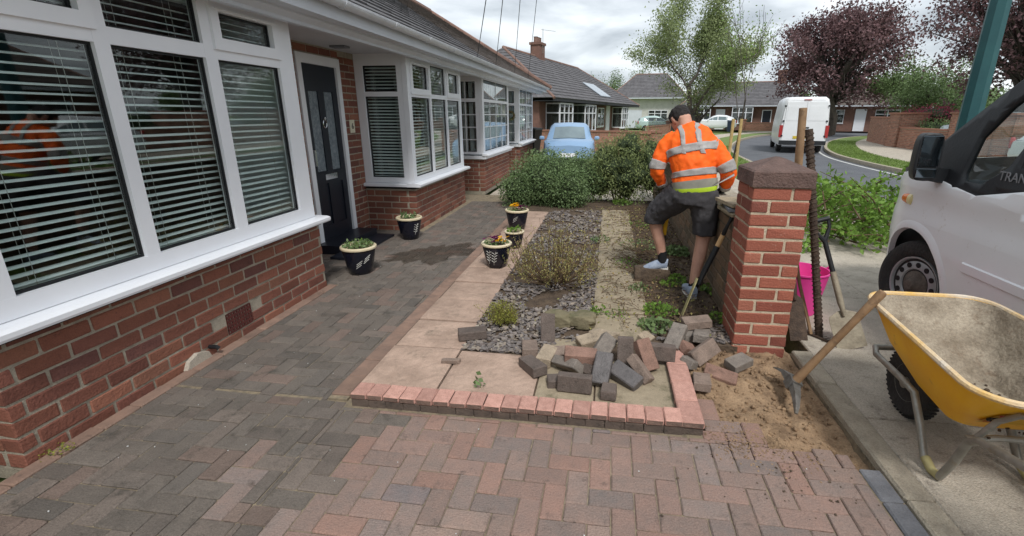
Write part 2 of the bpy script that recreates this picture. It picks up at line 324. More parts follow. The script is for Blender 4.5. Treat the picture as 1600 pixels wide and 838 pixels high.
def bm_obj(name, bm, mats, parent=None, smooth=False, world=True, thick=0.0):
    me = bpy.data.meshes.new(name); bm.to_mesh(me); bm.free()
    for m in (mats if isinstance(mats, (list, tuple)) else [mats]): me.materials.append(m)
    if smooth: me.polygons.foreach_set('use_smooth', [True] * len(me.polygons))
    o = link(name, me, parent, world)
    if thick: md = o.modifiers.new('s', 'SOLIDIFY'); md.thickness = thick; md.offset = -1
    return o
# ---- bricks
_brick_cache = {}
def brick_mesh(key, L, H, D, mat, b=0.005, jit=0.0026):
    k = (key, round(L, 3), round(H, 3), round(D, 3), random.randrange(6))
    if k not in _brick_cache: _brick_cache[k] = MB().cbox(L, D, H, b, jit=jit).mesh('brick', mat)
    return _brick_cache[k]
def brick_face(parent, o, ang, length, z0, courses, mat, key, L=0.225, H=0.065, J=0.01, D=0.1, start=0.0, skip=None, as_objs=True, mb=None, first_half=0, nm='brick', proud=0.0):
    """stretcher-bond face from point o running along angle ang; bricks stick out to the right-hand side of the run"""
    R3 = rotz(ang); n = 0
    for c in range(courses):
        z = z0 + c * (H + J) + H / 2 + J / 2; u = -((c + first_half) % 2) * (L + J) / 2 + start
        while u < length - 1e-3:
            a, b = max(u, 0.0), min(u + L, length)
            if b - a > 0.03 and not (skip and skip((a + b) / 2, z)):
                loc = Vector(o) + R3 @ Vector(((a + b) / 2, -(proud - D / 2), 0)) ; loc.z = z
                if as_objs:
                    ob = link(nm, brick_mesh(key, b - a, H, D, mat)); ob.location = loc + R3 @ Vector((0, random.uniform(-.0015, .0015), 0)); ob.rotation_euler = (random.gauss(0, .004), random.gauss(0, .004), ang + random.gauss(0, .004)); adopt(ob, parent)
                else:
                    mb.cbox(b - a, D, H, .004, T=Matrix.Translation(loc) @ R3)
                n += 1
            u += L + J
    return n
# ---- leaves
def leaf_cloud(P0, size, aspect=0.5, up=0.3, rng=RNG, droop=0.0):
    """folded leaf quads (two triangles each) at points P0"""
    P0 = np.asarray(P0, float); n = len(P0); sz = size * rng.uniform(.6, 1.3, n)[:, None]
    d = rng.normal(size=(n, 3)); d[:, 2] += up - droop; d /= np.linalg.norm(d, axis=1)[:, None]
    t = rng.normal(size=(n, 3)); s = np.cross(d, t); s /= np.linalg.norm(s, axis=1)[:, None] + 1e-9; nrm = np.cross(d, s)
    a = P0 - d * sz * .5; b = P0 + s * sz * aspect * .5 + nrm * sz * .08; c = P0 + d * sz * .5; e = P0 - s * sz * aspect * .5 + nrm * sz * .08
    V = np.stack([a, b, c, e], 1).reshape(-1, 3); F = np.arange(4 * n).reshape(n, 4)
    return V, F
def leaf_obj(name, P0, size, mat, parent=None, aspect=.5, up=.3, droop=0.0):
    V, F = leaf_cloud(P0, size, aspect, up, droop=droop); return link(name, mesh_np(name, V, F, mat), parent)
def vnoise(p, s, seed=0.0):
    from mathutils import noise
    return noise.noise(Vector((p[0] * s + seed, p[1] * s + seed * 1.7, p[2] * s - seed)))
def shell_points(n, c, r, inner=.55, lump=.25, seed=0.0, zmin=None):
    """points in the outer part of a lumpy ellipsoid"""
    out = []
    while len(out) < n:
        d = RNG.normal(size=3); d /= np.linalg.norm(d)
        k = 1 + lump * vnoise(d, 2.2, seed) + lump * .7 * vnoise(d, 5.5, seed + 3)
        q = np.array(c) + d * np.array(r) * k * RNG.uniform(inner, 1.02)
        if zmin is not None and q[2] < zmin: continue
        out.append(q)
    return np.array(out)
# ================================================================== ground, road and pavements
GZ = -0.13
XS = np.concatenate([np.linspace(-400, -40, 10), np.linspace(-30, 60, 40), np.linspace(70, 400, 10)]); YS = np.concatenate([np.linspace(-200, -20, 8), np.linspace(-10, 110, 50), np.linspace(130, 900, 12)])
V = np.array([(x, y, GZ - .1) for y in YS for x in XS]); nx = len(XS)
F = np.array([(j * nx + i, j * nx + i + 1, (j + 1) * nx + i + 1, (j + 1) * nx + i) for j in range(len(YS) - 1) for i in range(nx - 1)])
struct(link('ground', mesh_np('ground', V, F, M['grass'])))
# road edges (left, right), bending to the right in the distance
ROAD_L = [(4.75, -14), (4.75, 6), (4.8, 12), (5.05, 18), (5.6, 23), (7.0, 29), (9.7, 37), (14, 45.5), (21, 53), (31, 60), (50, 68), (90, 78)]
ROAD_R = [(9.0, -14), (9.0, 6), (8.75, 14), (9.0, 19), (9.7, 23), (11.4, 28), (14.4, 34.5), (19, 41.5), (26, 48), (36, 54), (54, 61), (92, 70)]
def smooth_poly(P, n=6):
    out = []
    for i in range(len(P) - 1):
        p0, p1, p2, p3 = [np.array(P[max(0, min(len(P) - 1, i + k))], float) for k in (-1, 0, 1, 2)]
        for t in np.linspace(0, 1, n, endpoint=False):
            out.append(.5 * ((2 * p1) + (-p0 + p2) * t + (2 * p0 - 5 * p1 + 4 * p2 - p3) * t * t + (-p0 + 3 * p1 - 3 * p2 + p3) * t ** 3))
    out.append(np.array(P[-1], float)); return [tuple(p) for p in out]
RL, RR = smooth_poly(ROAD_L), smooth_poly(ROAD_R)
def ribbon(name, A, B, z, mat, thick=0.0):
    mb = MB(); n = len(A)
    vs = [(a[0], a[1], z) for a in A] + [(b[0], b[1], z) for b in B]; mb.add(vs, [(i, n + i, n + i + 1, i + 1) for i in range(n - 1)])
    if thick:
        vs = [(a[0], a[1], z) for a in A] + [(a[0], a[1], z - thick) for a in A]; mb.add(vs, [(i, i + 1, n + i + 1, n + i) for i in range(n - 1)])
        vs = [(a[0], a[1], z) for a in B] + [(a[0], a[1], z - thick) for a in B]; mb.add(vs, [(i, i + 1, n + i + 1, n + i) for i in range(n - 1)])
    return mb.build(name, mat)
def offs(A, d):
    out = []
    for i in range(len(A)):
        t = np.array(A[min(i + 1, len(A) - 1)]) - np.array(A[max(i - 1, 0)]); t = t / np.linalg.norm(t)
        out.append((A[i][0] + t[1] * d, A[i][1] - t[0] * d))
    return out
struct(ribbon('road', RL, RR, GZ, M['asphalt']))
for nm, A, d in (('kerb_left', RL, -.13), ('kerb_right', RR, .13)):
    k = struct(ribbon(nm, A, offs(A, d), 0.0, M['kerbstone'], .2))
struct(ribbon('road_edge_line', offs(RR, -.32), offs(RR, -.22), GZ + .004, M['line']))
# left side: verge and footway ; right side: verge and footway
struct(ribbon('verge_left', offs(RL, -.131), offs(RL, -1.55), -.01, M['grass'], .2))
struct(MB().box(-2.5, 1.0, 9.05, 20.5, -.4, -.1).build('neighbour_drive', M['concrete']))
struct(ribbon('footpath_far', offs(RL, -1.551), offs(RL, -3.1), -.006, M['concrete'], .2))
RRv = RR
struct(ribbon('verge_right', offs(RR, .131), offs(RR, 1.5), -.01, M['grass'], .2))
struct(ribbon('footpath_right', offs(RR, 1.501), offs(RR, 4.6), -.005, M['concrete'], .2))
# near footway, concrete bays with joints, from the garden line to the road kerb
fp = MB(); fp.box(1.43, 4.62, -6, 10.5, -.25, -.012); footpath = struct(fp.build('footpath', M['joint']))
rows = [-6, -3.2, -1.4, 0.35, 1.52, 2.42, 3.36, 4.3, 5.3, 6.4, 7.6, 9.0, 10.5]
cols = [1.43, 2.35, 3.3, 4.62]
for i in range(len(rows) - 1):
    for j in range(3):
        x0, x1, y0, y1 = cols[j] + .004, cols[j + 1] - .004, rows[i] + .004, rows[i + 1] - .004
        o = MB().cbox(x1 - x0, y1 - y0, .05, .006).build('paving_slab', M['concrete']); o.location = ((x0 + x1) / 2, (y0 + y1) / 2, -.026 + random.uniform(-.003, .002)); adopt(o, footpath)
# concrete edging strip along the back of the footway
edge_strip = struct(MB().box(1.302, 1.428, -6, 3.18, -.3, -.03).build('footpath_edging', M['joint']))
y = -5.5
while y < 3.1:
    l = min(.915, 3.16 - y)
    o = MB().cbox(.122, l - .006, .12, .01, jit=.002).build('kerbstone', M['kerbstone']); o.location = (1.365, y + l / 2, -.05 + random.uniform(-.002, .004)); adopt(o, edge_strip); y += l
# grass blades on the verges (uncountable)
pts = []
for A, d0, d1, n, ymax in ((RL, -.15, -1.5, 7000, 26), (RR, .15, 1.48, 9000, 34)):
    a, b = np.array(offs(A, d0)), np.array(offs(A, d1)); ok = [i for i in range(len(A) - 1) if 9 < A[i][1] < ymax]
    for _ in range(n):
        i = random.choice(ok); s, t = random.random(), random.random(); p = (a[i] * (1 - s) + a[i + 1] * s) * (1 - t) + (b[i] * (1 - s) + b[i + 1] * s) * t
        pts.append((p[0], p[1], .01))
tag(leaf_obj('grass_tufts', pts, .09, M['grassblade'], None, .16, 2.2), 'short green grass growing on the roadside verges', 'grass', kind='stuff')

# ================================================================== block paving
PV = 0.0965                                    # paver module
def herring(rects, keep, x0=-3.4, y0=-1.0, nx=50, ny=130):
    """90 degree herringbone: yields rectangles clipped to the rects"""
    for j in range(ny):
        for i in range(nx):
            k = (i - j) % 4
            if k == 0: w, l = 2, 1
            elif k == 3: w, l = 1, 2
            else: continue
            X0, Y0 = x0 + i * PV, y0 + j * PV; X1, Y1 = X0 + w * PV, Y0 + l * PV
            for (a, b, c, d) in rects:
                u0, u1, v0, v1 = max(X0, a), min(X1, b), max(Y0, c), min(Y1, d)
                if u1 - u0 > .025 and v1 - v0 > .025 and keep((u0 + u1) / 2, (v0 + v1) / 2): yield u0, u1, v0, v1
_pav = {}
def paver_obj(parent, r, mat, key, gap=.004, zj=.0022, top=0.0, nm='paver'):
    u0, u1, v0, v1 = r; w, l = round(u1 - u0 - gap, 3), round(v1 - v0 - gap, 3); k = (key, w, l, random.randrange(3))
    if k not in _pav: _pav[k] = MB().cbox(w, l, .05, .0055, jit=.0014).mesh('paver', mat)
    o = link(nm, _pav[k]); o.location = ((u0 + u1) / 2, (v0 + v1) / 2, top - .025 + random.uniform(-zj, zj)); o.rotation_euler = (random.uniform(-.006, .006), random.uniform(-.006, .006), random.uniform(-.008, .008)); adopt(o, parent); return o
def stuff_pavers(parent, rs, mat, nm='pavers_far'):
    mb = MB()
    for (u0, u1, v0, v1) in rs: mb.cbox(u1 - u0 - .004, v1 - v0 - .004, .05, .0055, T=Matrix.Translation(((u0 + u1) / 2, (v0 + v1) / 2, -.025 + random.uniform(-.002, .002))))
    if rs: tag(mb.build(nm, mat, parent), kind='stuff')
TRENCH = [(0.56, 3.4), (0.54, 2.62), (0.66, 2.33), (0.83, 2.27), (0.93, 2.13), (1.12, 2.08), (1.30, 1.98), (1.30, 3.4)]
def inside(p, poly):
    x, y = p; c = False
    for i in range(len(poly)):
        (x1, y1), (x2, y2) = poly[i], poly[i - 1]
        if (y1 > y) != (y2 > y) and x < (x2 - x1) * (y - y1) / (y2 - y1) + x1: c = not c
    return c
drive = struct(MB().box(-1.405, 0.54, -4, 2.2, -.2, -.008).box(.54, 1.3, -4, 1.98, -.2, -.0085).box(.54, .8, 1.98, 2.3, -.2, -.03).build('driveway', M['joint']))
for y0 in np.arange(-1, 2.0, .2):               # blue-grey border blocks along the footway
    if y0 < 1.9: paver_obj(drive, (1.2, 1.3, y0, min(y0 + .2, 2.0)), M['paver_blue'], 'blue', top=.002, gap=.009)
rs = list(herring([(-1.4, 1.198, .2, 2.115), (.536, 1.198, 2.115, 2.62)], lambda x, y: not inside((x, y), TRENCH) and not (x > .536 and y > 2.1 and x > .9)))
rs.sort(key=lambda r: -r[3])
for r in rs[:300]:
    dk = (r[0] + 1.4) + .35 * vnoise((r[0], r[2], 0), 2.5, 4) < .12 + .1 * (r[2] - 1.2)
    paver_obj(drive, r, M['paver_dark'] if dk else M['paver'], 'drive_dark' if dk else 'drive')
stuff_pavers(drive, rs[300:], M['paver'])
path = struct(MB().box(-2.6, -1.405, -4, 9.4, -.2, -.009).box(-3.35, -2.6, 3.9, 6.2, -.2, -.0095).box(-3.35, -2.6, 8.6, 9.4, -.2, -.0095).build('path', M['joint']))
rs = list(herring([(-2.5, -1.4, .6, 2.16), (-2.5, -1.53, 2.16, 8.6), (-3.3, -2.5, 3.97, 6.15)], lambda x, y: True))
rs.sort(key=lambda r: math.hypot(r[0], r[2]) if r[2] > 1.0 else 99)
for r in rs[:300]:
    rd_ = r[0] > -1.75 and r[2] < 1.7 and random.random() < .3
    paver_obj(path, r, M['paver'] if rd_ else M['paver_dark'], 'path_red' if rd_ else 'path', zj=.003)
stuff_pavers(path, rs[300:], M['paver_dark'])
y = .75                                          # border course of long blocks against the house
while y < 3.9:
    paver_obj(path, (-2.585, -2.502, y, y + .2), M['paver_edge'], 'wallside', top=.004); y += .2
# edging course between path and garden, standing slightly proud
edging = struct(MB().box(-1.522, -1.408, 2.17, 8.6, -.2, .006).build('garden_edging', M['joint']))
y = 2.2; i = 0
while y < 7.4:
    paver_obj(edging, (-1.525, -1.405, y, y + .2), M['paver_edge'], 'edge', top=.018, nm='edging_block'); y += .2
stuff = [( -1.525, -1.405, yy, yy + .2) for yy in np.arange(y, 8.5, .2)]
stuff_pavers(edging, stuff, M['paver_edge'], 'edging_far')

# ================================================================== front garden
GL = .045                                        # garden level
garden = struct(MB().box(-1.405, .43, 2.22, 3.12, -.2, GL - .02).box(-1.405, .94, 3.12, 9.0, -.2, GL - .0202).build('garden_bed', M['soil']))
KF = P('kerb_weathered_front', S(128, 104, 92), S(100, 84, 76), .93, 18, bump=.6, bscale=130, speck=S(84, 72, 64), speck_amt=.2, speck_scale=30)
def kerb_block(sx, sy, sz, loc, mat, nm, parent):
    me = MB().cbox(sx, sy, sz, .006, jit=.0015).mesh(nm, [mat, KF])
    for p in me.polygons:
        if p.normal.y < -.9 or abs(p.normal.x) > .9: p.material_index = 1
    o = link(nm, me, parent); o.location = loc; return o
def slab(x0, x1, y0, y1, mat, parent, top=GL, nm='paving_slab', th=.035):
    w_, l_ = x1 - x0 - .012, y1 - y0 - .012; n_ = 14; m_ = MB(); sd_ = random.uniform(0, 50); g_ = []
    for j_ in range(n_ + 1):                     # riven top: stepped cleft face
        for i_ in range(n_ + 1):
            u_, v_ = i_ / n_ - .5, j_ / n_ - .5; q_ = vnoise((u_ * w_, v_ * l_, 0), 5, sd_) + .5 * vnoise((u_ * w_, v_ * l_ * 2.2, 0), 11, sd_ + 9); q_ = .6 * q_ + .4 * round(q_ * 4) / 4
            ed_ = min(.5 - abs(u_), .5 - abs(v_)); g_.append((u_ * w_, v_ * l_, th / 2 + (.0055 * q_ if ed_ > .01 else -.006)))
    m_.add(g_, [(j_ * (n_ + 1) + i_, j_ * (n_ + 1) + i_ + 1, (j_ + 1) * (n_ + 1) + i_ + 1, (j_ + 1) * (n_ + 1) + i_) for j_ in range(n_) for i_ in range(n_)]); m_.box(-w_ / 2, w_ / 2, -l_ / 2, l_ / 2, -th / 2, th / 2 - .0065); o = m_.build(nm, mat, parent); o.location = ((x0 + x1) / 2, (y0 + y1) / 2, top - th / 2 + random.uniform(-.004, .004)); o.rotation_euler = (random.uniform(-.008, .008), random.uniform(-.008, .008), random.uniform(-.01, .01)); return o
ys = [2.24, 2.78, 3.22, 3.66, 4.1, 4.54, 4.98, 5.42, 5.86, 6.3, 6.74, 7.18, 7.62]
for a, b in zip(ys[:-1], ys[1:]): slab(-1.395, -.92, a, b, M['slab'], garden)
for x0, x1 in ((-.92, -.36), (-.36, -.02), (-.02, .428)): slab(x0, x1, 2.24, 2.78, M['slab_grey'] if x0 > -.5 else M['slab'], garden)
slab(-.36, .02, 2.78, 3.05, M['slab_grey'], garden)
for a, b in zip([3.0, 3.55, 4.15, 4.75, 5.4, 6.05, 6.7, 7.3], [3.55, 4.15, 4.75, 5.4, 6.05, 6.7, 7.3, 7.9]): slab(-.07, .37, a, b, M['slab_grey'], garden)
# slate chippings: real chips
n = 5200; cx = RNG.uniform(-.92, -.06, n); cyy = 2.8 + 5.0 * RNG.random(n) ** 1.6; extra = 500
cx = np.concatenate([cx, RNG.uniform(.35, .95, extra)]); cyy = np.concatenate([cyy, RNG.uniform(3.14, 3.45, extra)])
mb = MB()
for x, yy in zip(cx, cyy):
    if yy < 3.0 and x > -.3 and x < .3: continue
    if yy > 3.1 and vnoise((x, yy, 0), 3.2, 11) > .22: continue
    s = random.uniform(.008, .024) * (1 + .1 * yy); T = TR((x, yy, GL - .014 + random.uniform(0, .016)), (random.gauss(0, 16), random.gauss(0, 16), random.uniform(0, 360)))
    k = random.randint(4, 5); poly = [(s * random.uniform(.6, 1.2) * math.cos(6.283 * i / k), .6 * s * random.uniform(.6, 1.2) * math.sin(6.283 * i / k)) for i in range(k)]
    mb.prism(poly, 2, -.0025, .003, T=T)
tag(mb.build('slate_chippings', M['slate'], garden), kind='stuff')
# low kerb wall round the garden corner: dark course, pink blocks on top
kerb = thing('kerb_wall', 'low L-shaped kerb of pink blocks on a darker course along the driveway', 'kerb', (-.4, 2.17, 0))
MB().box(-1.36, .415, 2.155, 2.235, -.05, .03).box(.43, .515, 2.235, 2.9, -.05, .03).build('footing', M['mortar'], kerb)
x = -1.36; i = 0
while x < .40:
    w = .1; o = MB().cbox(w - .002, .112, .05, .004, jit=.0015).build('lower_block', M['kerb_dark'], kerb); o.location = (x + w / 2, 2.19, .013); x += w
xs = -1.36
while xs < .415:
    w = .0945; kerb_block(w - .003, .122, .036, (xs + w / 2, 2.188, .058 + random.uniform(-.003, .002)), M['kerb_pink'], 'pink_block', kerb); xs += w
y = 2.126
o = MB().cbox(.118, .05, .046, .006).build('lower_block', M['kerb_dark'], kerb); o.location = (.477, 2.165, .0145)
while y < 2.86:
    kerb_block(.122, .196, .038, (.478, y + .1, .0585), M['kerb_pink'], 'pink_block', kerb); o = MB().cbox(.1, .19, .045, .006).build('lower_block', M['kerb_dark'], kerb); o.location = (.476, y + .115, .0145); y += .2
# dug sandy ground
mb = bmesh.new()
bmt = sheet([(.53, 3.45), (.53, 2.4), (.56, 2.15), (.8, 2.1), (.9, 1.98), (1.1, 1.93), (1.301, 1.85), (1.301, 3.45)], [], lambda u, v: (u, v, 0), np.arange(.5, 1.4, .018), np.arange(1.9, 3.5, .018))
def sand_z(x, y):
    e = min(1.0, max(0, (y - 1.98)) / .2); z = -.045 + .032 * vnoise((x, y, 0), 4, 1) + .02 * vnoise((x, y, 0), 13, 5) + .008 * vnoise((x, y, 0), 40, 2) - .03 * math.exp(-((x - 1.24) / .06) ** 2)
    return z + .035 * math.exp(-((x - .6) / .16) ** 2) + (.03 if y > 2.9 else .03 * max(0, (y - 2.6) / .3))
for v in bmt.verts: v.co.z = sand_z(v.co.x, v.co.y) if inside(v.co.xy, TRENCH) else min(-.055, sand_z(v.co.x, v.co.y))
struct(bm_obj('sand', bmt, M['sand'], smooth=True)); mb.free()
mb = MB()
for _ in range(900):
    x, yy = random.uniform(.56, 1.28), random.uniform(2.0, 3.15)
    if not inside((x, yy), TRENCH): continue
    s = random.choice([.004, .005, .006, .006, .009, .014, .022]); T = TR((x, yy, sand_z(x, yy) + s * .3), (random.uniform(0, 90), random.uniform(0, 90), random.uniform(0, 360))); mb.cbox(s * 1.4, s, s * .8, s * .25, T=T)
tag(mb.build('sand_crumbs', M['sand']), 'small crumbs of stone and sand in the dug strip', 'rubble', kind='stuff')
mb = MB()                                        # crumbs of soil scattered on the blocks
for _ in range(95):
    x, yy = random.gauss(.8, .25), random.gauss(1.95, .22)
    if inside((x, yy), TRENCH) or yy > 2.1 or x > 1.25: continue
    s = random.choice([.003, .004, .005, .008]); mb.cbox(s * 1.5, s, s * .7, s * .2, T=TR((x, yy, .002 + s * .3), (0, 0, random.uniform(0, 360))))
tag(mb.build('soil_crumbs', M['soil']), 'dark crumbs of soil dropped on the driveway blocks', 'soil', kind='stuff')

mb = MB()                                        # sand spilled over the edge blocks
for _ in range(900):
    x, yy = random.gauss(.8, .16), random.gauss(2.12, .09)
    if inside((x, yy), TRENCH) or x < .55 or x > 1.28: continue
    s = random.choice([.002, .003, .004, .006]); mb.cbox(s * 1.6, s * 1.2, s * .5, s * .15, T=TR((x, yy, .002), (0, 0, random.uniform(0, 360))))
tag(mb.build('spilled_sand', M['sand']), 'thin spill of yellow sand on the blocks beside the dug strip', 'sand', kind='stuff')
# wet patch on the path
WET = new_mat('wet_film'); N_, L_ = WET.node_tree.nodes, WET.node_tree.links
o_ = N_.new('ShaderNodeOutputMaterial'); t_ = N_.new('ShaderNodeBsdfTransparent'); t_.inputs[0].default_value = (.72, .7, .68, 1); g_ = N_.new('ShaderNodeBsdfGlossy'); g_.inputs['Roughness'].default_value = .25; x_ = N_.new('ShaderNodeMixShader'); x_.inputs[0].default_value = .04
L_.new(t_.outputs[0], x_.inputs[1]); L_.new(g_.outputs[0], x_.inputs[2]); L_.new(x_.outputs[0], o_.inputs[0])
pp = []
for k in range(72):
    a = 6.283 * k / 72; r_ = 1 + .45 * vnoise((math.cos(a), math.sin(a), 0), 2.4, 3) + .4 * vnoise((math.cos(a), math.sin(a), 0), 7, 6); pp.append((-1.95 + .36 * r_ * math.cos(a) + .2 * r_ * math.sin(a), 5.12 + .42 * r_ * math.sin(a)))
tag(MB().add([(x, y, .0075) for x, y in pp] + [(x, y, .0055) for x, y in pp], [tuple(range(72))] + [(i, (i + 1) % 72, 72 + (i + 1) % 72, 72 + i) for i in range(72)]).build('wet_patch', WET), 'dark wet patch on the path between the door and the pansy pots', 'puddle')

mb = MB()                                        # pale flecks of lime and paint on the paving
for _ in range(34):
    x, yy = random.uniform(-2.4, 1.2), random.uniform(1.1, 2.1) if random.random() < .6 else random.uniform(2.1, 5)
    if yy > 2.1: x = random.uniform(-2.4, -1.6)
    s = random.choice([.002, .0025, .003, .004]); mb.prism([(s * random.uniform(.6, 1.6) * math.cos(6.283 * k / 6), s * random.uniform(.5, 1.2) * math.sin(6.283 * k / 6)) for k in range(6)], 2, .002, .0045, T=TR((x, yy, .001), (0, 0, random.uniform(0, 360))))
tag(mb.build('pale_flecks', M['line']), 'tiny pale flecks scattered on the paving', 'flecks', kind='stuff')
# ================================================================== house (white bays, navy door)
BH, BJ, BL = .0702, .0132, .2226                  # brick height, joint, length
XB, XR = -2.593, -3.30                           # bay front plane, recessed wall plane
EAVE_Z = 2.30
def text_mesh(s, size, depth, mat, align='CENTER'):
    cu = bpy.data.curves.new('t', 'FONT'); cu.body = s; cu.size = size; cu.extrude = depth; cu.align_x = align; cu.align_y = 'CENTER'
    o = bpy.data.objects.new('t', cu); COL.objects.link(o); dg = bpy.context.evaluated_depsgraph_get(); dg.update()
    me = bpy.data.meshes.new_from_object(o.evaluated_get(dg)); bpy.data.objects.remove(o); me.materials.clear(); me.materials.append(mat); return me
def window(parent, o, ang, w, z0, z1, splits, trans=None, openers=(), bar=.055, post=(.09, .09), low=.1, top=.06, tb=.06, lead=None, upper_lead=None, depth=.07, pane_y=.03):
    """white frame with panes; local x runs along ang, outside is local -y. splits are pane x-ranges"""
    T = Matrix.Translation(Vector(o)) @ rotz(ang); fr = MB()
    def bx(a, b, c, d, e, f, m=fr): m.box(a, b, c, d, e, f, 0, T)
    bx(0, w, 0, depth, z0, z0 + low); bx(0, w, 0, depth, z1 - top, z1)
    edges = [0] + [e for s in splits for e in s] + [w]
    for a, b in zip(edges[0::2], edges[1::2]): bx(a, b, .001, depth - .001, z0 + low, z1 - top)
    zt = [z0 + low, z1 - top]
    for (a, b) in splits:
        if trans: bx(a, b, .002, depth - .002, trans - tb / 2, trans + tb / 2)
    fo = fr.build('frame', M['white'], parent)
    pane_i = 0
    for ci, (a, b) in enumerate(splits):
        bands = [(z0 + low, (trans - tb / 2) if trans else z1 - top, False)] + ([(trans + tb / 2, z1 - top, True)] if trans else [])
        for (c, d, up) in bands:
            aa, bb, cc, dd = a, b, c, d
            if up and ci in openers:
                m = MB(); k = .05
                for (p, q, r_, s_) in ((a - .02, b + .02, c - .025, c + k), (a - .02, b + .02, d - k, d + .015), (a - .02, a + k, c + k, d - k), (b - k, b + .02, c + k, d - k)): m.box(p, q, -.018, .02, r_, s_, 0, T)
                m.box(a + .02, b - .02, -.028, -.018, d - k + .012, d - k + .022, 0, T); m.build('opening_sash', M['white'], parent); aa, bb, cc, dd = a + k, b - k, c + k, d - k
            m = MB(); s = .012
            for (p, q, r_, t_) in ((aa, bb, cc, cc + s), (aa, bb, dd - s, dd), (aa, aa + s, cc + s, dd - s), (bb - s, bb, cc + s, dd - s)): m.box(p, q, pane_y - .006, pane_y + .022, r_, t_, 0, T)
            m.build('glazing_seal', M['seal'], parent)
            MB().box(aa + .003, bb - .003, pane_y, pane_y + .005, cc + .003, dd - .003, 0, T).build('pane', M['glass'], parent)
            ld = upper_lead if up else lead
            if ld:
                m = MB(); nu, nv = ld
                for i in range(1, nu): u = aa + (bb - aa) * i / nu; m.box(u - .009, u + .009, pane_y - .012, pane_y - .004, cc, dd, 0, T)
                for j in range(1, nv): v = cc + (dd - cc) * j / nv; m.box(aa, bb, pane_y - .0125, pane_y - .0045, v - .009, v + .009, 0, T)
                m.build('glazing_bar', M['white'], parent)
    return fo
_slat = {}
def blind(label, o, ang, w, z0, z1, pitch=.043, tilt=10, group='venetian blinds in the bay windows', cords=(.25, .8), sz=.04):
    e = thing('venetian_blind', label, 'blind', (o[0], o[1], z0), ang, group)
    if round(w, 3) not in _slat: _slat[round(w, 3)] = MB().add(*[[(x, y, -.006 * (1 - (y / (sz / 2)) ** 2) * -1 + t) for t in (0, -.0016) for y in (-sz / 2, -sz / 4, 0, sz / 4, sz / 2) for x in (-w / 2, w / 2)],
        [(2 * i, 2 * i + 1, 2 * i + 3, 2 * i + 2) for i in range(4)] + [(10 + 2 * i + 2, 10 + 2 * i + 3, 10 + 2 * i + 1, 10 + 2 * i) for i in range(4)] + [(0, 10, 11, 1), (8, 9, 19, 18)]]).mesh('slat', M['blind'])
    n = int((z1 - z0 - .06) / pitch)
    for i in range(n):
        s = link('slat', _slat[round(w, 3)], e, False); s.location = (w / 2, 0, .03 + i * pitch); s.rotation_euler = (rad(tilt + random.gauss(0, 1.6)), random.uniform(-.001, .001), 0)
    MB().box(0, w, -.025, .025, z1 - z0 - .045, z1 - z0).build('head_rail', M['blind'], e, False, False)
    MB().box(0, w, -.02, .02, 0, .015).build('bottom_rail', M['blind'], e, False, False)
    for c in cords:
        for dy in (-.022, .022): MB().tube([(w * c, dy, 0), (w * c, dy, z1 - z0 - .04)], .0012, 5).build('cord', M['cord'], e, False, False)
    return e
house = thing('bungalow', 'near red brick bungalow with white bay windows and dark front door', 'house', (-3.6, 3.6, 0))
w = MB()
w.box(XB - .1, XB - .006, 1.476, 3.924, -.1, .615); w.box(XR - .05, XB - .1, 1.476, 1.58, -.1, .615); w.box(XR - .05, XB - .1, 3.82, 3.924, -.1, .615)
w.box(XB - .1, XB - .006, 6.206, 8.504, -.1, .605); w.box(XR - .05, XB - .1, 6.206, 6.31, -.1, .605); w.box(XR - .05, XB - .1, 8.4, 8.504, -.1, .605)
w.box(XR - .11, XR - .006, 3.924, 4.975, -.1, EAVE_Z); w.box(XR - .11, XR - .006, 5.835, 6.206, -.1, EAVE_Z); w.box(XR - .11, XR - .006, 4.975, 5.835, 2.185, EAVE_Z)
w.box(XR - .11, XR - .006, -3, 1.476, -.1, EAVE_Z); w.box(XR - .11, XR - .006, 8.504, 9.25, -.1, EAVE_Z)
wall = w.build('wall', M['mortar'], house)
nb = 0
VENT = (2.72, 2.955, .06, .21)
Z0 = -.03
nb += brick_face(wall, (XB, 1.47, 0), rad(90), 2.46, Z0, 8, M['brick_house'], 'h', BL, BH, BJ, start=-.04, skip=lambda u, z: VENT[0] - .02 < u + 1.47 < VENT[1] + .02 and VENT[2] - .02 < z < VENT[3] + .02)
nb += brick_face(wall, (XR, 1.47, 0), 0, XB - XR - .105, Z0, 8, M['brick_house'], 'h', BL, BH, BJ, first_half=1)
nb += brick_face(wall, (XR, 5.835, 0), rad(90), .365, Z0, 27, M['brick_house'], 'h', BL, BH, BJ, start=-.1)
nb += brick_face(wall, (XR, 6.2, 0), 0, XB - XR - .105, Z0, 7, M['brick_house'], 'h', BL, BH, BJ, first_half=1)
nb += brick_face(wall, (XB, 6.2, 0), rad(90), 2.31, Z0, 7, M['brick_house'], 'h', BL, BH, BJ)
mb = MB()
for (o, l, z, c) in (((XR, 3.93, 0), 1.04, Z0, 28), ((XR, 4.98, 0), .85, 2.19, 1), ((XR, -3, 0), 4.47, Z0, 28), ((XR, 8.51, 0), .74, Z0, 28)): brick_face(None, o, rad(90), l, z, c, None, 'h', BL, BH, BJ, as_objs=False, mb=mb)
tag(mb.build('hidden_bricks', M['brick_house'], wall), kind='stuff')
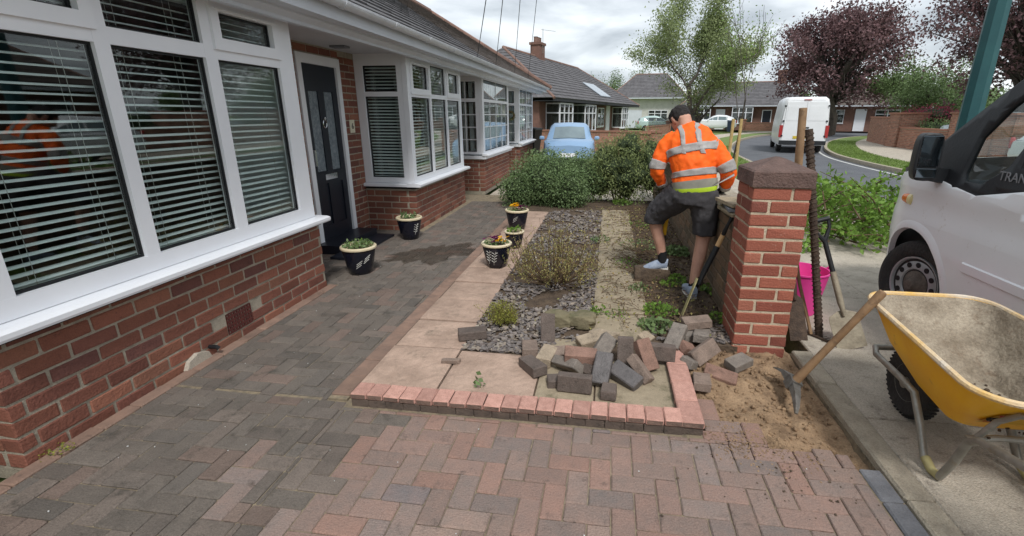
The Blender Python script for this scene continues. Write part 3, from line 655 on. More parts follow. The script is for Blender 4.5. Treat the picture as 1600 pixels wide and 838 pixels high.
# air brick
v = MB(); y0, y1, z0, z1 = VENT
v.box(XB - .06, XB - .02, y0, y1, z0, z1)
for i in range(10): yy = y0 + (y1 - y0) * i / 9; v.box(XB - .02, XB + .002, max(y0, yy - .006), min(y1, yy + .006), z0, z1)
for i in range(6): zz = z0 + (z1 - z0) * i / 5; v.box(XB - .02, XB + .0015, y0, y1, max(z0, zz - .007), min(z1, zz + .007))
v.build('air_brick', P('terracotta_vent', S(96, 48, 42), S(76, 40, 38), .9, 20), house)
# plinth render patch and drain stub
MB().prism([(2.32, 0), (2.52, 0), (2.5, .05), (2.42, .075), (2.35, .05)], 0, XB, XB + .03).build('render_patch', M['concrete'], house)
MB().tube([(XB, 2.54, .06), (XB + .05, 2.545, .058), (XB + .06, 2.55, .045)], .014, 8).build('overflow_pipe', M['seal'], house)
# inner rooms: back, party walls, floor, ceiling
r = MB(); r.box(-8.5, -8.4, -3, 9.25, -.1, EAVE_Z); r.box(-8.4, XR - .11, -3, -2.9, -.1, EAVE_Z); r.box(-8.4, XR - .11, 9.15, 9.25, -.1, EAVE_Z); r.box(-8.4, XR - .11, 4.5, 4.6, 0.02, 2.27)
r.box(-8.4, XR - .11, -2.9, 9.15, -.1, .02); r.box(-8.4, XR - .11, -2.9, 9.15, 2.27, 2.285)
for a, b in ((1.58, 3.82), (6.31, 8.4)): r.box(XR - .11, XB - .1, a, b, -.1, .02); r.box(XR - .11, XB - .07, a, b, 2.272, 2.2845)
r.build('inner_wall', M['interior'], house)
# bay windows
bay1 = MB().box(XB - .105, XB + .012, 1.46, 3.94, .585, .622).box(XR, XB - .105, 1.46, 1.57, .585, .622).build('bay_window', M['seal'], house)
def sill(parent, y0, y1, z, outx, xin, side0=True):
    m = MB(); m.prism([(xin, z), (outx - .004, z), (outx, z + .012), (outx, z + .034), (outx - .03, z + .044), (xin, z + .05)], 1, y0 - .06, y1 + .06)
    m.prism([(y0 - .06, z + .002), (y0 + .05, z + .002), (y0 + .05, z + .049), (y0 - .045, z + .043), (y0 - .06, z + .032)], 0, XR, xin)
    return m.build('sill', M['white'], parent)
sill(bay1, 1.46, 3.9, .622, XB + .105, XB - .09)
window(bay1, (XB, 1.47, 0), rad(90), 2.42, .672, 2.285, [(.17, .81), (.893, 1.513), (1.613, 2.238)], 1.937, openers=(0, 2), low=.095, top=.045, tb=.085)
window(bay1, (XR, 1.472, 0), 0, XB - XR - .072, .672, 2.285, [(.1, .55)], 1.937, low=.095, top=.045, tb=.085)
MB().box(XR, XB - .072, 3.82, 3.888, .672, 2.285).build('end_panel', M['white'], bay1)
for i, (a, b, pos) in enumerate(((.15, .85, 'left'), (.87, 1.55, 'middle'), (1.57, 2.27, 'right'))):
    blind('white venetian blind behind the %s pane of the near bay window' % pos, (XB - .12, 1.47 + a, 0), rad(90), b - a, .75, 2.26, tilt=11)
blind('white venetian blind in the end of the near bay, at the picture edge', (XR + .03, 1.472 + .13, 0), 0, .5, .75, 2.26, tilt=11)
bay2 = MB().box(XB - .105, XB + .012, 6.19, 8.51, .575, .607).box(XR, XB - .105, 6.19, 6.3, .575, .607).build('bay_window', M['seal'], house)
sill(bay2, 6.19, 8.48, .607, XB + .105, XB - .09)
window(bay2, (XB, 6.195, 0), rad(90), 2.31, .657, 2.285, [(.11, .79), (.85, 1.5), (1.56, 2.2)], 1.8, openers=(0, 2), low=.07, top=.06, tb=.06)
window(bay2, (XR, 6.197, 0), 0, XB - XR - .072, .657, 2.285, [(.11, .565)], 1.8, low=.07, top=.14, tb=.06)
MB().box(XR, XB - .072, 8.41, 8.5, .657, 2.285).build('end_panel', M['white'], bay2)
blind('dark-looking venetian blind in the end pane of the bay beside the door', (XR + .08, 6.197 + .11, 0), 0, .52, .7, 2.2, tilt=24, pitch=.041)
blind('wide venetian blind across the three front panes of the second bay', (XB - .12, 6.27, 0), rad(90), 2.1, .7, 2.24, tilt=12, cords=(.1, .4, .6, .9))
# door
door = box_obj('door', (XR - .075, XR - .035, 5.06, 5.75, .1, 2.08), M['door'], house)
d = MB()
for (a, b, c, e) in ((5.06, 5.16, .1, 2.08), (5.345, 5.465, .9, 1.8), (5.65, 5.75, .1, 2.08), (5.16, 5.65, 1.8, 2.08), (5.16, 5.65, .76, .9), (5.16, 5.65, .1, .26), (5.345, 5.465, .26, .76)): d.box(XR - .036, XR - .018, a, b, c, e)
d.build('door_panel', M['door'], door)
for a, b in ((5.165, 5.34), (5.47, 5.645)): MB().box(XR - .034, XR - .028, a, b, .905, 1.795).build('patterned_pane', M['leaded'], door)
MB().box(XR - .018, XR - .008, 5.28, 5.53, .80, .865).build('letterbox', M['chrome'], door)
k = MB(); ring = [(XR - .012, 5.405 + .035 * math.sin(t), 1.44 + .045 * math.cos(t)) for t in np.linspace(.3, 6, 16)]; k.tube(ring, .006, 6); k.lathe([(.001, 0), (.018, .002), (.018, .02), (.001, .024)], 10, T=TR((XR - .018, 5.405, 1.5), (0, 90, 0))); k.build('knocker', M['chrome'], door)
MB().box(XR - .018, XR + .02, 5.085, 5.11, .98, 1.16).build('handle', M['chrome'], door)
f = MB(); f.box(XR - .08, XR + .012, 4.98, 5.06, .06, 2.18).box(XR - .08, XR + .012, 5.75, 5.83, .06, 2.18).box(XR - .0802, XR + .0118, 5.06, 5.75, 2.08, 2.18).build('door_frame', M['white'], house)
MB().box(XR - .08, XR + .28, 4.9, 5.83, -.02, .1).box(XR + .28, XR + .52, 4.7, 5.83, -.02, .03).build('door_step', M['door'], house)
np_ = MB().box(XR, XR + .012, 5.93, 6.04, 1.32, 1.48).build('number_plate', P('cream_plaque', S(222, 216, 196), S(206, 200, 178), .5, 20), house)
tx = link('numeral', text_mesh('6', .1, .002, M['seal']), np_); tx.rotation_euler = (rad(90), 0, rad(90)); tx.location = (XR + .0145, 5.985, 1.40); 
tx.matrix_parent_inverse = root_matrix(np_).inverted()
box_obj('porch_light', (XR + .16, XR + .34, 5.4, 5.52, EAVE_Z - .038, EAVE_Z - .018), M['lead'], house)
# soffit, fascia, gutter
def eaves(parent, ya, yb, n0=.0):
    box_obj('soffit', (XR - .05, -2.28, ya, yb, EAVE_Z - .015, EAVE_Z + .003), M['white_dull'], parent)
    box_obj('cornice_board', (-2.47, -2.42, ya, yb, EAVE_Z - .085, EAVE_Z - .0152), M['white_dull'], parent)
    m = MB(); m.prism([(-2.42, EAVE_Z - .06), (-2.37, EAVE_Z - .03), (-2.37, EAVE_Z - .0153), (-2.42, EAVE_Z - .0153)], 1, ya, yb); m.build('moulding', M['white_dull'], parent)
    box_obj('fascia', (-2.28, -2.255, ya, yb, EAVE_Z - .015, EAVE_Z + .13), M['white_dull'], parent)
    n = 10; pr = []
    for i in range(n + 1): t = math.pi * i / n; pr.append((-2.195 - .055 * math.cos(t), EAVE_Z + .125 - .055 * math.sin(t)))
    for i in range(n, -1, -1): t = math.pi * i / n; pr.append((-2.195 - .05 * math.cos(t), EAVE_Z + .125 - .05 * math.sin(t)))
    m = MB(); k = len(pr); m.loft([[Vector((p[0], yy, p[1])) for p in pr] for yy in (ya, yb)], 0, True); g = m.build('gutter', M['gutter'], parent)
    yy = math.ceil(ya) + .4
    while yy < yb:
        m = MB(); m.loft([[Vector((-2.195 + (p[0] + 2.195) * 1.09, q, EAVE_Z + .125 + (p[1] - EAVE_Z - .125) * 1.09)) for p in pr] for q in (yy - .03, yy + .03)]); m.build('gutter_bracket', M['gutter'], g); yy += .95
eaves(house, -3.2, 9.3)
def roof_rows(e0, e1, r0, r1, rows, tw, th=.02, lift=.0):
    """overlapping tiles between an eaves line and a ridge line"""
    mb = MB(); e0, e1, r0, r1 = map(Vector, (e0, e1, r0, r1)); nrm = (e1 - e0).cross(r0 - e0)
    if nrm.length < 1e-6: nrm = (e1 - e0).cross(r1 - e0)
    nrm.normalize(); nrm = nrm if nrm.z > 0 else -nrm
    for i in range(rows):
        t0, t1 = i / rows, min(1.0, (i + 1.15) / rows); a0, a1, b0, b1 = e0.lerp(r0, t0), e1.lerp(r1, t0), e0.lerp(r0, t1), e1.lerp(r1, t1)
        L = (a1 - a0).length; n = max(1, int(L / tw)); offu = .5 * (i % 2)
        for k in range(n + 1):
            s0, s1 = max(0, (k - offu) / n), min(1, (k + 1 - offu) / n)
            if s1 - s0 < 1e-3: continue
            g = .006 / max(L, .1); p = [a0.lerp(a1, s0 + g), a0.lerp(a1, s1 - g), b0.lerp(b1, s1 - g), b0.lerp(b1, s0 + g)]; j = random.uniform(0, .006)
            u = [p[0] + nrm * (th + j), p[1] + nrm * (th + j), p[2] + nrm * .004, p[3] + nrm * .004]; l = [p[0], p[1]]
            mb.add(u + l, [(0, 1, 2, 3), (4, 5, 1, 0)])
    return mb
RX, RZ = -5.4, 4.42                              # ridge
def roof_slab(parent, ya, yb, hip_b=0.0, hip_a=0.0):
    m = MB(); e = -2.18; z = EAVE_Z + .12
    m.add([(e, ya, z), (e, yb, z), (RX, yb - hip_b, RZ), (RX, ya + hip_a, RZ), (-8.6, ya, z), (-8.6, yb, z)], [(0, 1, 2, 3), (4, 3, 2, 5), (1, 5, 2), (0, 3, 4)])
    o = m.build('roof', M['roof'], parent); return o
rf = roof_slab(house, -3.2, 9.3)
tag(roof_rows((-2.17, -3.2, EAVE_Z + .125), (-2.17, 9.29, EAVE_Z + .125), (RX, -3.2, RZ + .005), (RX, 9.29, RZ + .005), 20, .26).build('roof_tiles', M['roof'], rf), kind='stuff')
def ridge_tiles(parent, a, b, mat, r=.1, l=.45):
    a, b = Vector(a), Vector(b); n = max(1, int((b - a).length / l))
    for i in range(n):
        m = MB(); m.tube([a.lerp(b, i / n), a.lerp(b, (i + .98) / n)], r, 8); m.build('ridge_tile', mat, parent)
ridge_tiles(rf, (RX, -3.2, RZ), (RX, 9.3, RZ), M['roof'])

# ================================================================== attached bungalow
house2 = thing('bungalow', 'attached bungalow beyond the second bay, with small-paned white bays', 'house', (-3.6, 13.5, 0))
w = MB()
bays = ((9.95, 12.6), (14.1, 16.6))
for a, b in bays: w.box(XB - .1, XB - .006, a + .006, b - .006, -.1, .66); w.box(XR, XB - .1, a + .006, a + .1, -.1, .66); w.box(XR, XB - .1, b - .1, b - .006, -.1, .66)
for a, b in ((9.25, 9.95), (12.6, 14.1), (16.6, 17.85)): w.box(XR - .1, XR - .006, a, b, -.1, EAVE_Z)
w.box(-8.5, XR - .1, 17.75, 17.85, -.1, EAVE_Z); w.box(-8.5, -8.4, 9.25, 17.75, -.1, EAVE_Z)
wall2 = w.build('wall', M['mortar'], house2); mb = MB()
for a, b in bays:
    brick_face(None, (XB, a, 0), rad(90), b - a, Z0, 8, None, 'h', BL, BH, BJ, as_objs=False, mb=mb); brick_face(None, (XR, a, 0), 0, XB - XR - .105, Z0, 8, None, 'h', BL, BH, BJ, as_objs=False, mb=mb, first_half=1)
for a, b in ((9.25, 9.95), (12.6, 14.1), (16.6, 17.85)): brick_face(None, (XR, a, 0), rad(90), b - a, Z0, 28, None, 'h', BL, BH, BJ, as_objs=False, mb=mb)
brick_face(None, (XR, 17.85, 0), rad(180), 4.0, Z0, 28, None, 'h', BL, BH, BJ, as_objs=False, mb=mb)
tag(mb.build('bricks', M['brick_house'], wall2), kind='stuff')
box_obj('inner_wall', (-6.2, -6.1, 9.3, 17.7, 0, EAVE_Z), M['interior'], house2); box_obj('floor', (-8.4, XR - .1, 9.3, 17.7, -.05, .02), M['interior'], house2); box_obj('ceiling', (-8.4, XR - .1, 9.3, 17.7, 2.27, 2.283), M['interior'], house2)
for i, (a, b) in enumerate(bays):
    by = MB().box(XR - .0, XB + .06, a - .05, b + .03, .655, .72).prism([(XB - .02, .72), (XB + .12, .72), (XB + .12, .74), (XB - .02, .77)], 1, a - .07, b + .05).build('bay_window', M['white'], house2)
    window(by, (XB, a, 0), rad(90), b - a, .75, 2.285, [(.12, (b - a) / 2 - .01), ((b - a) / 2 + .02, b - a - .12)] if i else [(.14, b - a - .14)], 1.83, low=.05, top=.05, tb=.06, lead=(4, 4) if not i else (3, 4), upper_lead=(2, 1))
    window(by, (XR, a + .001, 0), 0, XB - XR - .072, .75, 2.285, [(.12, .56)], 1.83, low=.05, top=.1, tb=.07, lead=(2, 4), upper_lead=(2, 1))
    MB().box(XR, XB - .072, b - .07, b - .001, .75, 2.285).build('end_panel', M['white'], by)
    m = MB()
    for k in range(14): yy = a + .2 + (b - a - .4) * k / 13; m.box(XB - .2, XB - .19, yy - .05, yy + .05, .8, 2.2, T=None)
    for k in range(4): xx = XR + .16 + .4 * k / 3; m.box(xx - .045, xx + .045, a + .14, a + .15, .8, 2.2)
    cu = m.build('vertical_blind', M['curtain']); tag(cu, 'pale vertical blinds inside the %s bay of the attached bungalow' % ('nearer small-paned' if not i else 'farther'), 'blind')
door2 = box_obj('door', (XR - .02, XR + .02, 12.9, 13.75, .05, 2.1), M['white'], house2)
wr = thing('wreath', 'small dark green wreath hanging by the farther bay of the attached bungalow', 'wreath', (XB - .25, 13.9, 1.5)); MB().tube([(XB - .25 + .11 * math.sin(t), 14.02, 1.52 + .11 * math.cos(t)) for t in np.linspace(0, 6.283, 20)], .03, 8).build('ring', M['twig'], wr); leaf_obj('leaves', [(XB - .25 + .11 * math.sin(t) + random.gauss(0, .02), 14.02 + random.gauss(0, .02), 1.52 + .11 * math.cos(t) + random.gauss(0, .02)) for t in RNG.uniform(0, 6.28, 400)], .04, M['leaf_dark'], wr)
eaves(house2, 9.3, 17.6)
rf2 = roof_slab(house2, 9.3, 17.9, hip_b=3.0)
tag(roof_rows((-2.17, 9.31, EAVE_Z + .125), (-2.17, 17.9, EAVE_Z + .125), (RX, 9.31, RZ + .005), (RX, 14.9, RZ + .005), 20, .26).build('roof_tiles', M['roof_brown'], rf2), kind='stuff')
ridge_tiles(rf2, (RX, 9.3, RZ), (RX, 14.9, RZ), M['ridge']); ridge_tiles(rf2, (RX, 14.9, RZ), (-2.15, 17.95, EAVE_Z + .16), M['ridge'], .08)
# ================================================================== gate pillar and old garden wall
pillar = thing('brick_pillar', 'square red brick gate pillar with dark pyramid cap and pale mortar', 'pillar', (1.075, 3.3, 0))
PW = .343; px0, px1, py0, py1 = .905, .905 + PW, 3.125, 3.125 + PW + .02
MB().box(px0 + .005, px1 - .005, py0 + .005, py1 - .005, -.12, 1.12).build('core', M['mortar_pillar'], pillar)
def pier_bricks(parent, x0, x1, y0, y1, z0, courses, mat, key, H=.0692, J=.0143, D=.1012):
    for c in range(courses):
        z = z0 + c * (H + J) + H / 2; flip = c % 2
        wx, wy = x1 - x0, y1 - y0
        def put(a, b, c_, d):
            ob = link('brick', brick_mesh(key, b - a, H, d - c_, mat, .005, .0028)); ob.location = ((a + b) / 2, (c_ + d) / 2, z + random.uniform(-.001, .001)); adopt(ob, parent)
        L = wx - D - J
        if flip: put(x0, x0 + L, y0, y0 + D); put(x1 - D, x1, y0, y0 + wy - D - J); put(x0 + D + J, x1, y1 - D, y1); put(x0, x0 + D, y0 + D + J, y1)
        else: put(x0 + D + J, x1, y0, y0 + D); put(x1 - D, x1, y0 + D + J, y1); put(x0, x0 + L, y1 - D, y1); put(x0, x0 + D, y0, y0 + wy - D - J)
pier_bricks(pillar, px0, px1, py0, py1, -.04, 14, M['brick_pillar'], 'p')
M['cap'] = P('cap_concrete', S(116, 94, 87), S(88, 72, 67), .92, 9, bump=.9, bscale=70, speck=S(120, 106, 98), speck_amt=.15, speck_scale=40)
cz = 1.125; c = MB(); b0 = [Vector((px0 - .012, py0 - .012, cz)), Vector((px1 + .012, py0 - .012, cz)), Vector((px1 + .012, py1 + .012, cz)), Vector((px0 - .012, py1 + .012, cz))]
ctr = Vector(((px0 + px1) / 2, (py0 + py1) / 2, 0))
rings = [b0, [p + Vector((0, 0, .09)) for p in b0]]
for k, zz in ((.95, .1), (.55, .134), (.18, .164), (.05, .172)): rings.append([Vector((ctr.x + (p.x - ctr.x) * k + random.uniform(-.004, .004), ctr.y + (p.y - ctr.y) * k + random.uniform(-.004, .004), cz + zz)) for p in b0])
c.loft(rings); c.build('cap', M['cap'], pillar)
gw = thing('garden_wall', 'old mossy brick garden wall running back behind the gate pillar', 'wall', (1.03, 6.5, 0))
core = MB().box(.956, 1.1, 3.49, 10.2, -.15, .83).build('core', M['mortar_old'], gw)
n = brick_face(core, (.95, 8.3, 0), rad(-90), 4.8, -.04, 10, M['brick_old'], 'ow', .222, .071, .012, skip=None)
mb = MB(); brick_face(None, (.95, 10.2, 0), rad(-90), 1.88, -.04, 10, None, 'ow', .222, .071, .012, as_objs=False, mb=mb); brick_face(None, (1.106, 3.49, 0), rad(90), 6.7, -.04, 10, None, 'ow', .222, .071, .012, as_objs=False, mb=mb)
tag(mb.build('far_bricks', M['brick_old'], core), kind='stuff')
y = 3.95
while y < 10.1:
    if not 4.05 < y < 4.4:
        o = MB().cbox(.24, .44, .05, .008, jit=.003).build('coping_stone', M['kerbstone'], gw); o.location = (1.03, y + .225, .865 + random.uniform(-.003, .003))
    y += .455
for i, (x, y, z, rz) in enumerate(((1.02, 3.75, .852, 4), (1.03, 3.76, .885, -5), (1.01, 3.77, .918, 9))):
    o = tag(MB().cbox(.26, .36, .028, .005, jit=.003).build('coping_tile', M['slab_grey'] if i != 1 else M['lead']), 'loose flat coping tile, %s of the three piled on the wall by the pillar' % ('bottom', 'middle', 'top')[i], 'tile', 'tiles piled on the wall')
    o.location = (x, y, z); o.rotation_euler = (0, 0, rad(rz))
# bricks dug out beside the pillar foot
# ================================================================== loose pavers in a heap
def lp(label, x, y, z, e, col, size=(.2, .1, .058), rough=.85, group='loose pavers in the heap'):
    key = 'lp' + str(col)
    if key not in M: M[key] = P('loose_paver', S(*col), S(*[int(q * .82) for q in col]), rough, 14, bump=.5, bscale=90, vary=.06, speck=S(*[int(q * .62) for q in col]), speck_amt=.22, speck_scale=16, grain=.22)
    o = MB().cbox(*size, .005, jit=.0025).build('loose_paver', M[key]); o.location = (x, y, z); o.rotation_euler = [rad(q) for q in e]
    return tag(o, label, 'paver', group)
BR, GR, DK, RD, TN, BL2 = (142, 124, 112), (138, 129, 120), (108, 96, 89), (148, 116, 102), (172, 155, 134), (104, 99, 98)
HEAP = [
 ('dark brown paver lying flat at the left end of the heap', 'L', -0.407, 2.580, .07, (0, 4, 128), DK),
 ('dark mottled paver leaning upright against the garden stone', 'L', -0.370, 3.038, .12, (0, -62, 98), DK),
 ('small brown paver piece between flat left paver and slate', 'L', -0.459, 2.802, .07, (0, 8, 100), BR),
 ('short pale-topped paver end-on beside the flat left paver', 'L', -0.333, 2.714, .075, (5, 0, 80), TN),
 ('broken grey paver tip peeking out behind the short pale-topped paver', 'L', -0.267, 2.759, .07, (8, 0, 20), BR),
 ('grey paver tilted on its long edge at the heap front left', 'L', -0.187, 2.583, .095, (48, 12, 140), GR),
 ('reddish brown paver lying level on top of the heap', 'L', -0.115, 2.604, .155, (10, 4, 4), RD),
 ('dark paver buried under the reddish brown top paver', 'L', -0.070, 2.587, .085, (20, 0, 150), DK),
 ('pale brown paver lying flat at the back of the heap', 'L', -0.059, 2.903, .11, (10, -6, 28), TN),
 ('tan paver at the very back of the heap with a light top', 'L', 0.025, 2.993, .105, (8, 8, 145), TN),
 ('light grey paver leaning at the heap centre behind the bluish one', 'L', 0.019, 2.736, .14, (40, -30, 60), GR),
 ('bluish dark wet-looking paver propped steeply at the heap front', 'L', 0.019, 2.507, .125, (0, -38, 80), BL2),
 ('large dark paver standing on edge facing the driveway', 'L', -0.133, 2.386, .095, (86, 0, -3), DK),
 ('small square paver end sticking out at the front of the heap', 'S', 0.059, 2.353, .075, (0, 0, 85), DK),
 ('wet black paver lying tilted right of the bluish paver', 'L', 0.155, 2.515, .085, (22, 12, -38), BL2),
 ('dark brown paver standing upright in the middle of the heap', 'L', 0.159, 2.733, .125, (0, -72, 92), DK),
 ('large reddish paver leaning face-out right of the heap centre', 'L', 0.282, 2.699, .135, (0, -52, 124), RD),
 ('narrow paver lying diagonally on its edge before the leaning red one', 'N', 0.243, 2.583, .1, (60, 28, -50), BR),
 ('dark brown paver standing on edge at the end of the pink kerb', 'L', 0.370, 2.764, .13, (86, 4, 2), DK),
 ('long grey paver sloping up behind the pink kerb end', 'L', 0.500, 2.992, .13, (0, -34, 62), GR),
 ('brown paver lying highest on the right pile near the shovel blade', 'L', 0.665, 3.199, .155, (4, -6, 8), BR),
 ('grey paver lying beneath the highest one of the right pile', 'L', 0.690, 3.111, .1, (0, 8, 76), GR),
 ('red-edged broken paver wedged low in the right pile', 'S', 0.569, 2.923, .085, (20, 30, 30), RD),
 ('brown paver leaning face-out by the foot of the pillar', 'L', 0.661, 2.855, .1, (58, -20, 36), BR),
 ('grey cube-like paver end right of the pink kerb', 'S', 0.562, 2.780, .06, (8, 22, 50), GR),
 ('grey brown paver lying flat on the sand nearest the driveway', 'M', 0.607, 2.600, .035, (0, 6, 82), BR),
 ('half-buried brown paver in the sand', 'L', 0.745, 2.737, .005, (14, 10, -18), RD),
 ('single grey paver lying apart on the sand before the pillar', 'M', 0.881, 2.862, .04, (6, -6, 35), GR),
 ('dark chip of paver hidden behind the one standing on edge', 'S', -0.249, 2.441, .06, (0, 0, 12), DK),
 ('tan paver piece showing behind the big leaning red paver', 'S', 0.301, 2.995, .1, (20, 0, 60), TN),
 ('small grey lump of paver low between the two right pavers', 'S', 0.607, 3.120, .08, (0, 0, 20), GR),
 ('dark paver lying alone on the pink slab left of the gold shrub', 'L', -0.895, 2.956, .078, (0, 0, 20), DK),
 ('thin broken sliver of paver lying on the slabs', 'T', -0.931, 2.592, .057, (0, 0, 8), BR)]
SZ = {'L': (.195, .1, .06), 'M': (.16, .1, .055), 'S': (.1, .085, .058), 'N': (.19, .06, .055), 'T': (.12, .035, .028)}
for lab, k, x, y, z, e, col in HEAP:
    lp(lab, x, y, z, e, col, SZ[k], .5 if col == BL2 else .85)
# garden stones
def rock(label, loc, r, seed):
    bm = bmesh.new(); bmesh.ops.create_icosphere(bm, subdivisions=4, radius=1)
    for v in bm.verts:
        d = v.co.normalized(); k = 1.05 + .3 * vnoise(d, 1.6, seed) + .2 * vnoise(d, 4, seed) + .06 * vnoise(d, 12, seed); q = d * k; v.co = Vector((max(-.82, min(.82, q.x)) * r[0], max(-.8, min(.8, q.y)) * r[1], max(-.7, min(.75, q.z)) * r[2]))
    o = bm_obj('garden_stone', bm, M['stone'], smooth=True); o.location = loc; return tag(o, label, 'stone', 'stones edging the slate')
p = Vector((-0.146, 3.236, .08)); rock('squarish mossy stone between slate and slab path', (p.x, p.y + .05, .085), (.13, .09, .07), 2)
p = Vector((-0.323, 3.198, .07)); rock('dark mossy stone behind the leaning upright paver', (p.x, p.y + .07, .085), (.12, .08, .075), 8)

# ================================================================== plant pots
def pot(label, loc, h, rt, plant, marks=None, saucer=False):
    e = thing('plant_pot', label, 'plant pot', loc, 0, 'glazed pots by the path')
    prof = [(rt * .58, 0), (rt * .62, .006), (rt * .74, h * .3), (rt * .84, h * .62), (rt * .9, h * .82), (rt * .88, h * .9), (rt * .8, h * .9), (rt * .7, h * .5), (.01, h * .45)]
    MB().lathe(prof, 36).build('body', M['pot'], e, True, False)
    MB().lathe([(rt * .86, h * .885), (rt * .98, h * .905), (rt, h * .94), (rt * .985, h * .975), (rt * .93, h), (rt * .82, h * .99), (rt * .8, h * .93), (rt * .8, h * .88)], 36).build('rim', M['pot_rim'], e, True, False)
    MB().lathe([(rt * .81, h * .86), (rt * .5, h * .9), (.005, h * .92)], 20).build('compost', M['compost'], e, True, False)
    if marks:
        for (az, z, tilt, kind) in marks:
            m = MB(); R_ = rt * .87
            def on(u, v):
                a = az + u / R_; zz = z + v; rr = rt * (np.interp(zz / h, [0, .3, .62, .82], [.6, .74, .84, .9])) + .003; return Vector((rr * math.cos(a), rr * math.sin(a), zz))
            if kind == 'dash':
                for q in (-1, 0, 1): m.tube([on(-.03 + q * .006, q * .022 - .018), on(.03 + q * .006, q * .022 + .02)], .0024, 5)
            else:
                m.tube([on(.0, -.09), on(.012, -.02), on(0.03, .06)], .0015, 5)
                for q in range(4):
                    for sg in (-1, 1): v0 = -.06 + q * .03; m.tube([on(.006 + q * .004, v0), on(.006 + sg * .02 + q * .004, v0 + .016), on(.006 + sg * .032 + q * .004, v0 + .02)], [.001, .0035, .0008], 5)
            m.build('painted_mark', M['pot_mark'], e, False, False)
    if saucer: MB().lathe([(rt * .7, 0), (rt * .75, .012), (rt * .7, .014), (.01, .008)], 24).build('saucer', M['pot'], e, True, False)
    for (nm, mat, n, size, zz, spread, asp) in plant:
        a = RNG.uniform(0, 6.28, n); rr = np.sqrt(RNG.random(n)) * spread * rt; P0 = np.stack([rr * np.cos(a), rr * np.sin(a), h * .95 + RNG.random(n) * zz], 1)
        V, F = leaf_cloud(P0, size, asp, .6); link(nm, mesh_np(nm, V, F, M[mat]), e, False)
    return e
def pansy(e, spots, h, mat, nm='flower'):
    for (x, y, z) in spots:
        m = MB()
        for k in range(5):
            a = 6.283 * k / 5 + random.random(); T = TR((x, y, h + z), (random.uniform(-25, 25), random.uniform(-45, -10), 0)) @ rotz(a); m.add([T @ Vector(q) for q in ((0, 0, 0), (.012, -.013, .004), (.026, -.006, .008), (.026, .006, .008), (.012, .013, .004))], [(0, 1, 2, 3, 4)])
        m.build(nm, mat, e, False, False)
a1 = math.atan2(-4.3, 2.54)
p1 = pot('black pot with dashes and green trailing plant, beside the door step', (-2.46, 4.33, 0), .29, .178, [('leaves', 'leaf_dark', 260, .035, .05, .85, .5), ('pale_leaves', 'leaf_fresh', 60, .03, .06, .8, .5)], [(a1 - .1, .12, 0, 'dash'), (a1 + .45, .17, 0, 'dash')])
p2 = pot('black pot with a few dark fleshy leaves below the second bay', (-2.52, 5.75, 0), .29, .17, [('leaves', 'leaf_dark', 40, .09, .05, .6, .3)], [(math.atan2(-5.9, 2.6) + .5, .16, 0, 'leaf')])
p3 = pot('nearest pot on the slabs, painted leaf sprays, purple and yellow pansies', (-1.1, 4.62, GL), .255, .16, [('leaves', 'leaf_dark', 120, .03, .03, .8, .6)], [(math.atan2(-4.6, 1.15) - .75, .14, 0, 'leaf'), (math.atan2(-4.6, 1.15) - .3, .13, 0, 'leaf')])
pansy(p3, [(random.uniform(.0, .11), random.uniform(-.1, .06), random.uniform(.02, .05)) for _ in range(9)], .255, M['yellow_petal']); pansy(p3, [(random.uniform(-.12, .03), random.uniform(-.1, .1), random.uniform(.01, .06)) for _ in range(16)], .255, M['purple_petal'])
p4 = pot('smallest black pot with pale green seedlings, between the two pansy pots', (-1.06, 5.37, GL), .2, .12, [('leaves', 'leaf_fresh', 60, .05, .05, .7, .4)])
p5 = pot('farthest pot on the slabs with bright yellow and purple pansies', (-1.2, 6.28, GL), .28, .165, [('leaves', 'leaf_dark', 120, .03, .03, .8, .6)], [(math.atan2(-6.3, 1.2) - .2, .16, 0, 'dash')])
pansy(p5, [(random.uniform(-.1, .02), random.uniform(-.1, .1), random.uniform(.02, .07)) for _ in range(16)], .28, M['yellow_petal']); pansy(p5, [(random.uniform(.03, .12), random.uniform(-.1, .1), random.uniform(.01, .04)) for _ in range(12)], .28, M['purple_petal'])

# ================================================================== shrubs and weeds
def hedge(label, blobs, n, size, mat, seed, asp=.55, stem=(0, 0), nm='rounded_shrub', inner=.6, lump=.28, up=.4):
    e = thing(nm, label, 'shrub', (stem[0], stem[1], 0)); tot = sum(b[2] for b in blobs); P0 = []
    for (c, r, wgt) in blobs: P0.append(shell_points(int(n * wgt / tot), c, r, inner, lump, seed + c[0], .0))
    P0 = np.concatenate(P0); leaf_obj('foliage', P0, size, mat, e, asp, up)
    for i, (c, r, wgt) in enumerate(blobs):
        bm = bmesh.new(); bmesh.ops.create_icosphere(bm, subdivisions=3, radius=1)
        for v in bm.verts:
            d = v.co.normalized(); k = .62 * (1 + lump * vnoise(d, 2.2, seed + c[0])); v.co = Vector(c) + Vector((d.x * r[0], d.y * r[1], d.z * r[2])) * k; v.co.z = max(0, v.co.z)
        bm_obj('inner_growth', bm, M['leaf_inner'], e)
    m = MB()
    for k in range(7):
        b = random.choice(blobs)[0]; m.tube([(stem[0] + random.uniform(-.15, .15), stem[1] + random.uniform(-.1, .1), 0), (b[0] + random.uniform(-.3, .3), b[1] + random.uniform(-.2, .2), b[2])], [.02, .008], 6)
    m.build('stems', M['twig'], e); return e
M['leaf_loose'] = P('leaf_loose', S(142, 152, 98), S(116, 130, 82), .6, 4, vary=.34, translucent=.3, spec=.3)
M['leaf_inner'] = P('shrub_inside', S(58, 70, 44), S(42, 52, 34), .9, 18, bump=1, bscale=30)
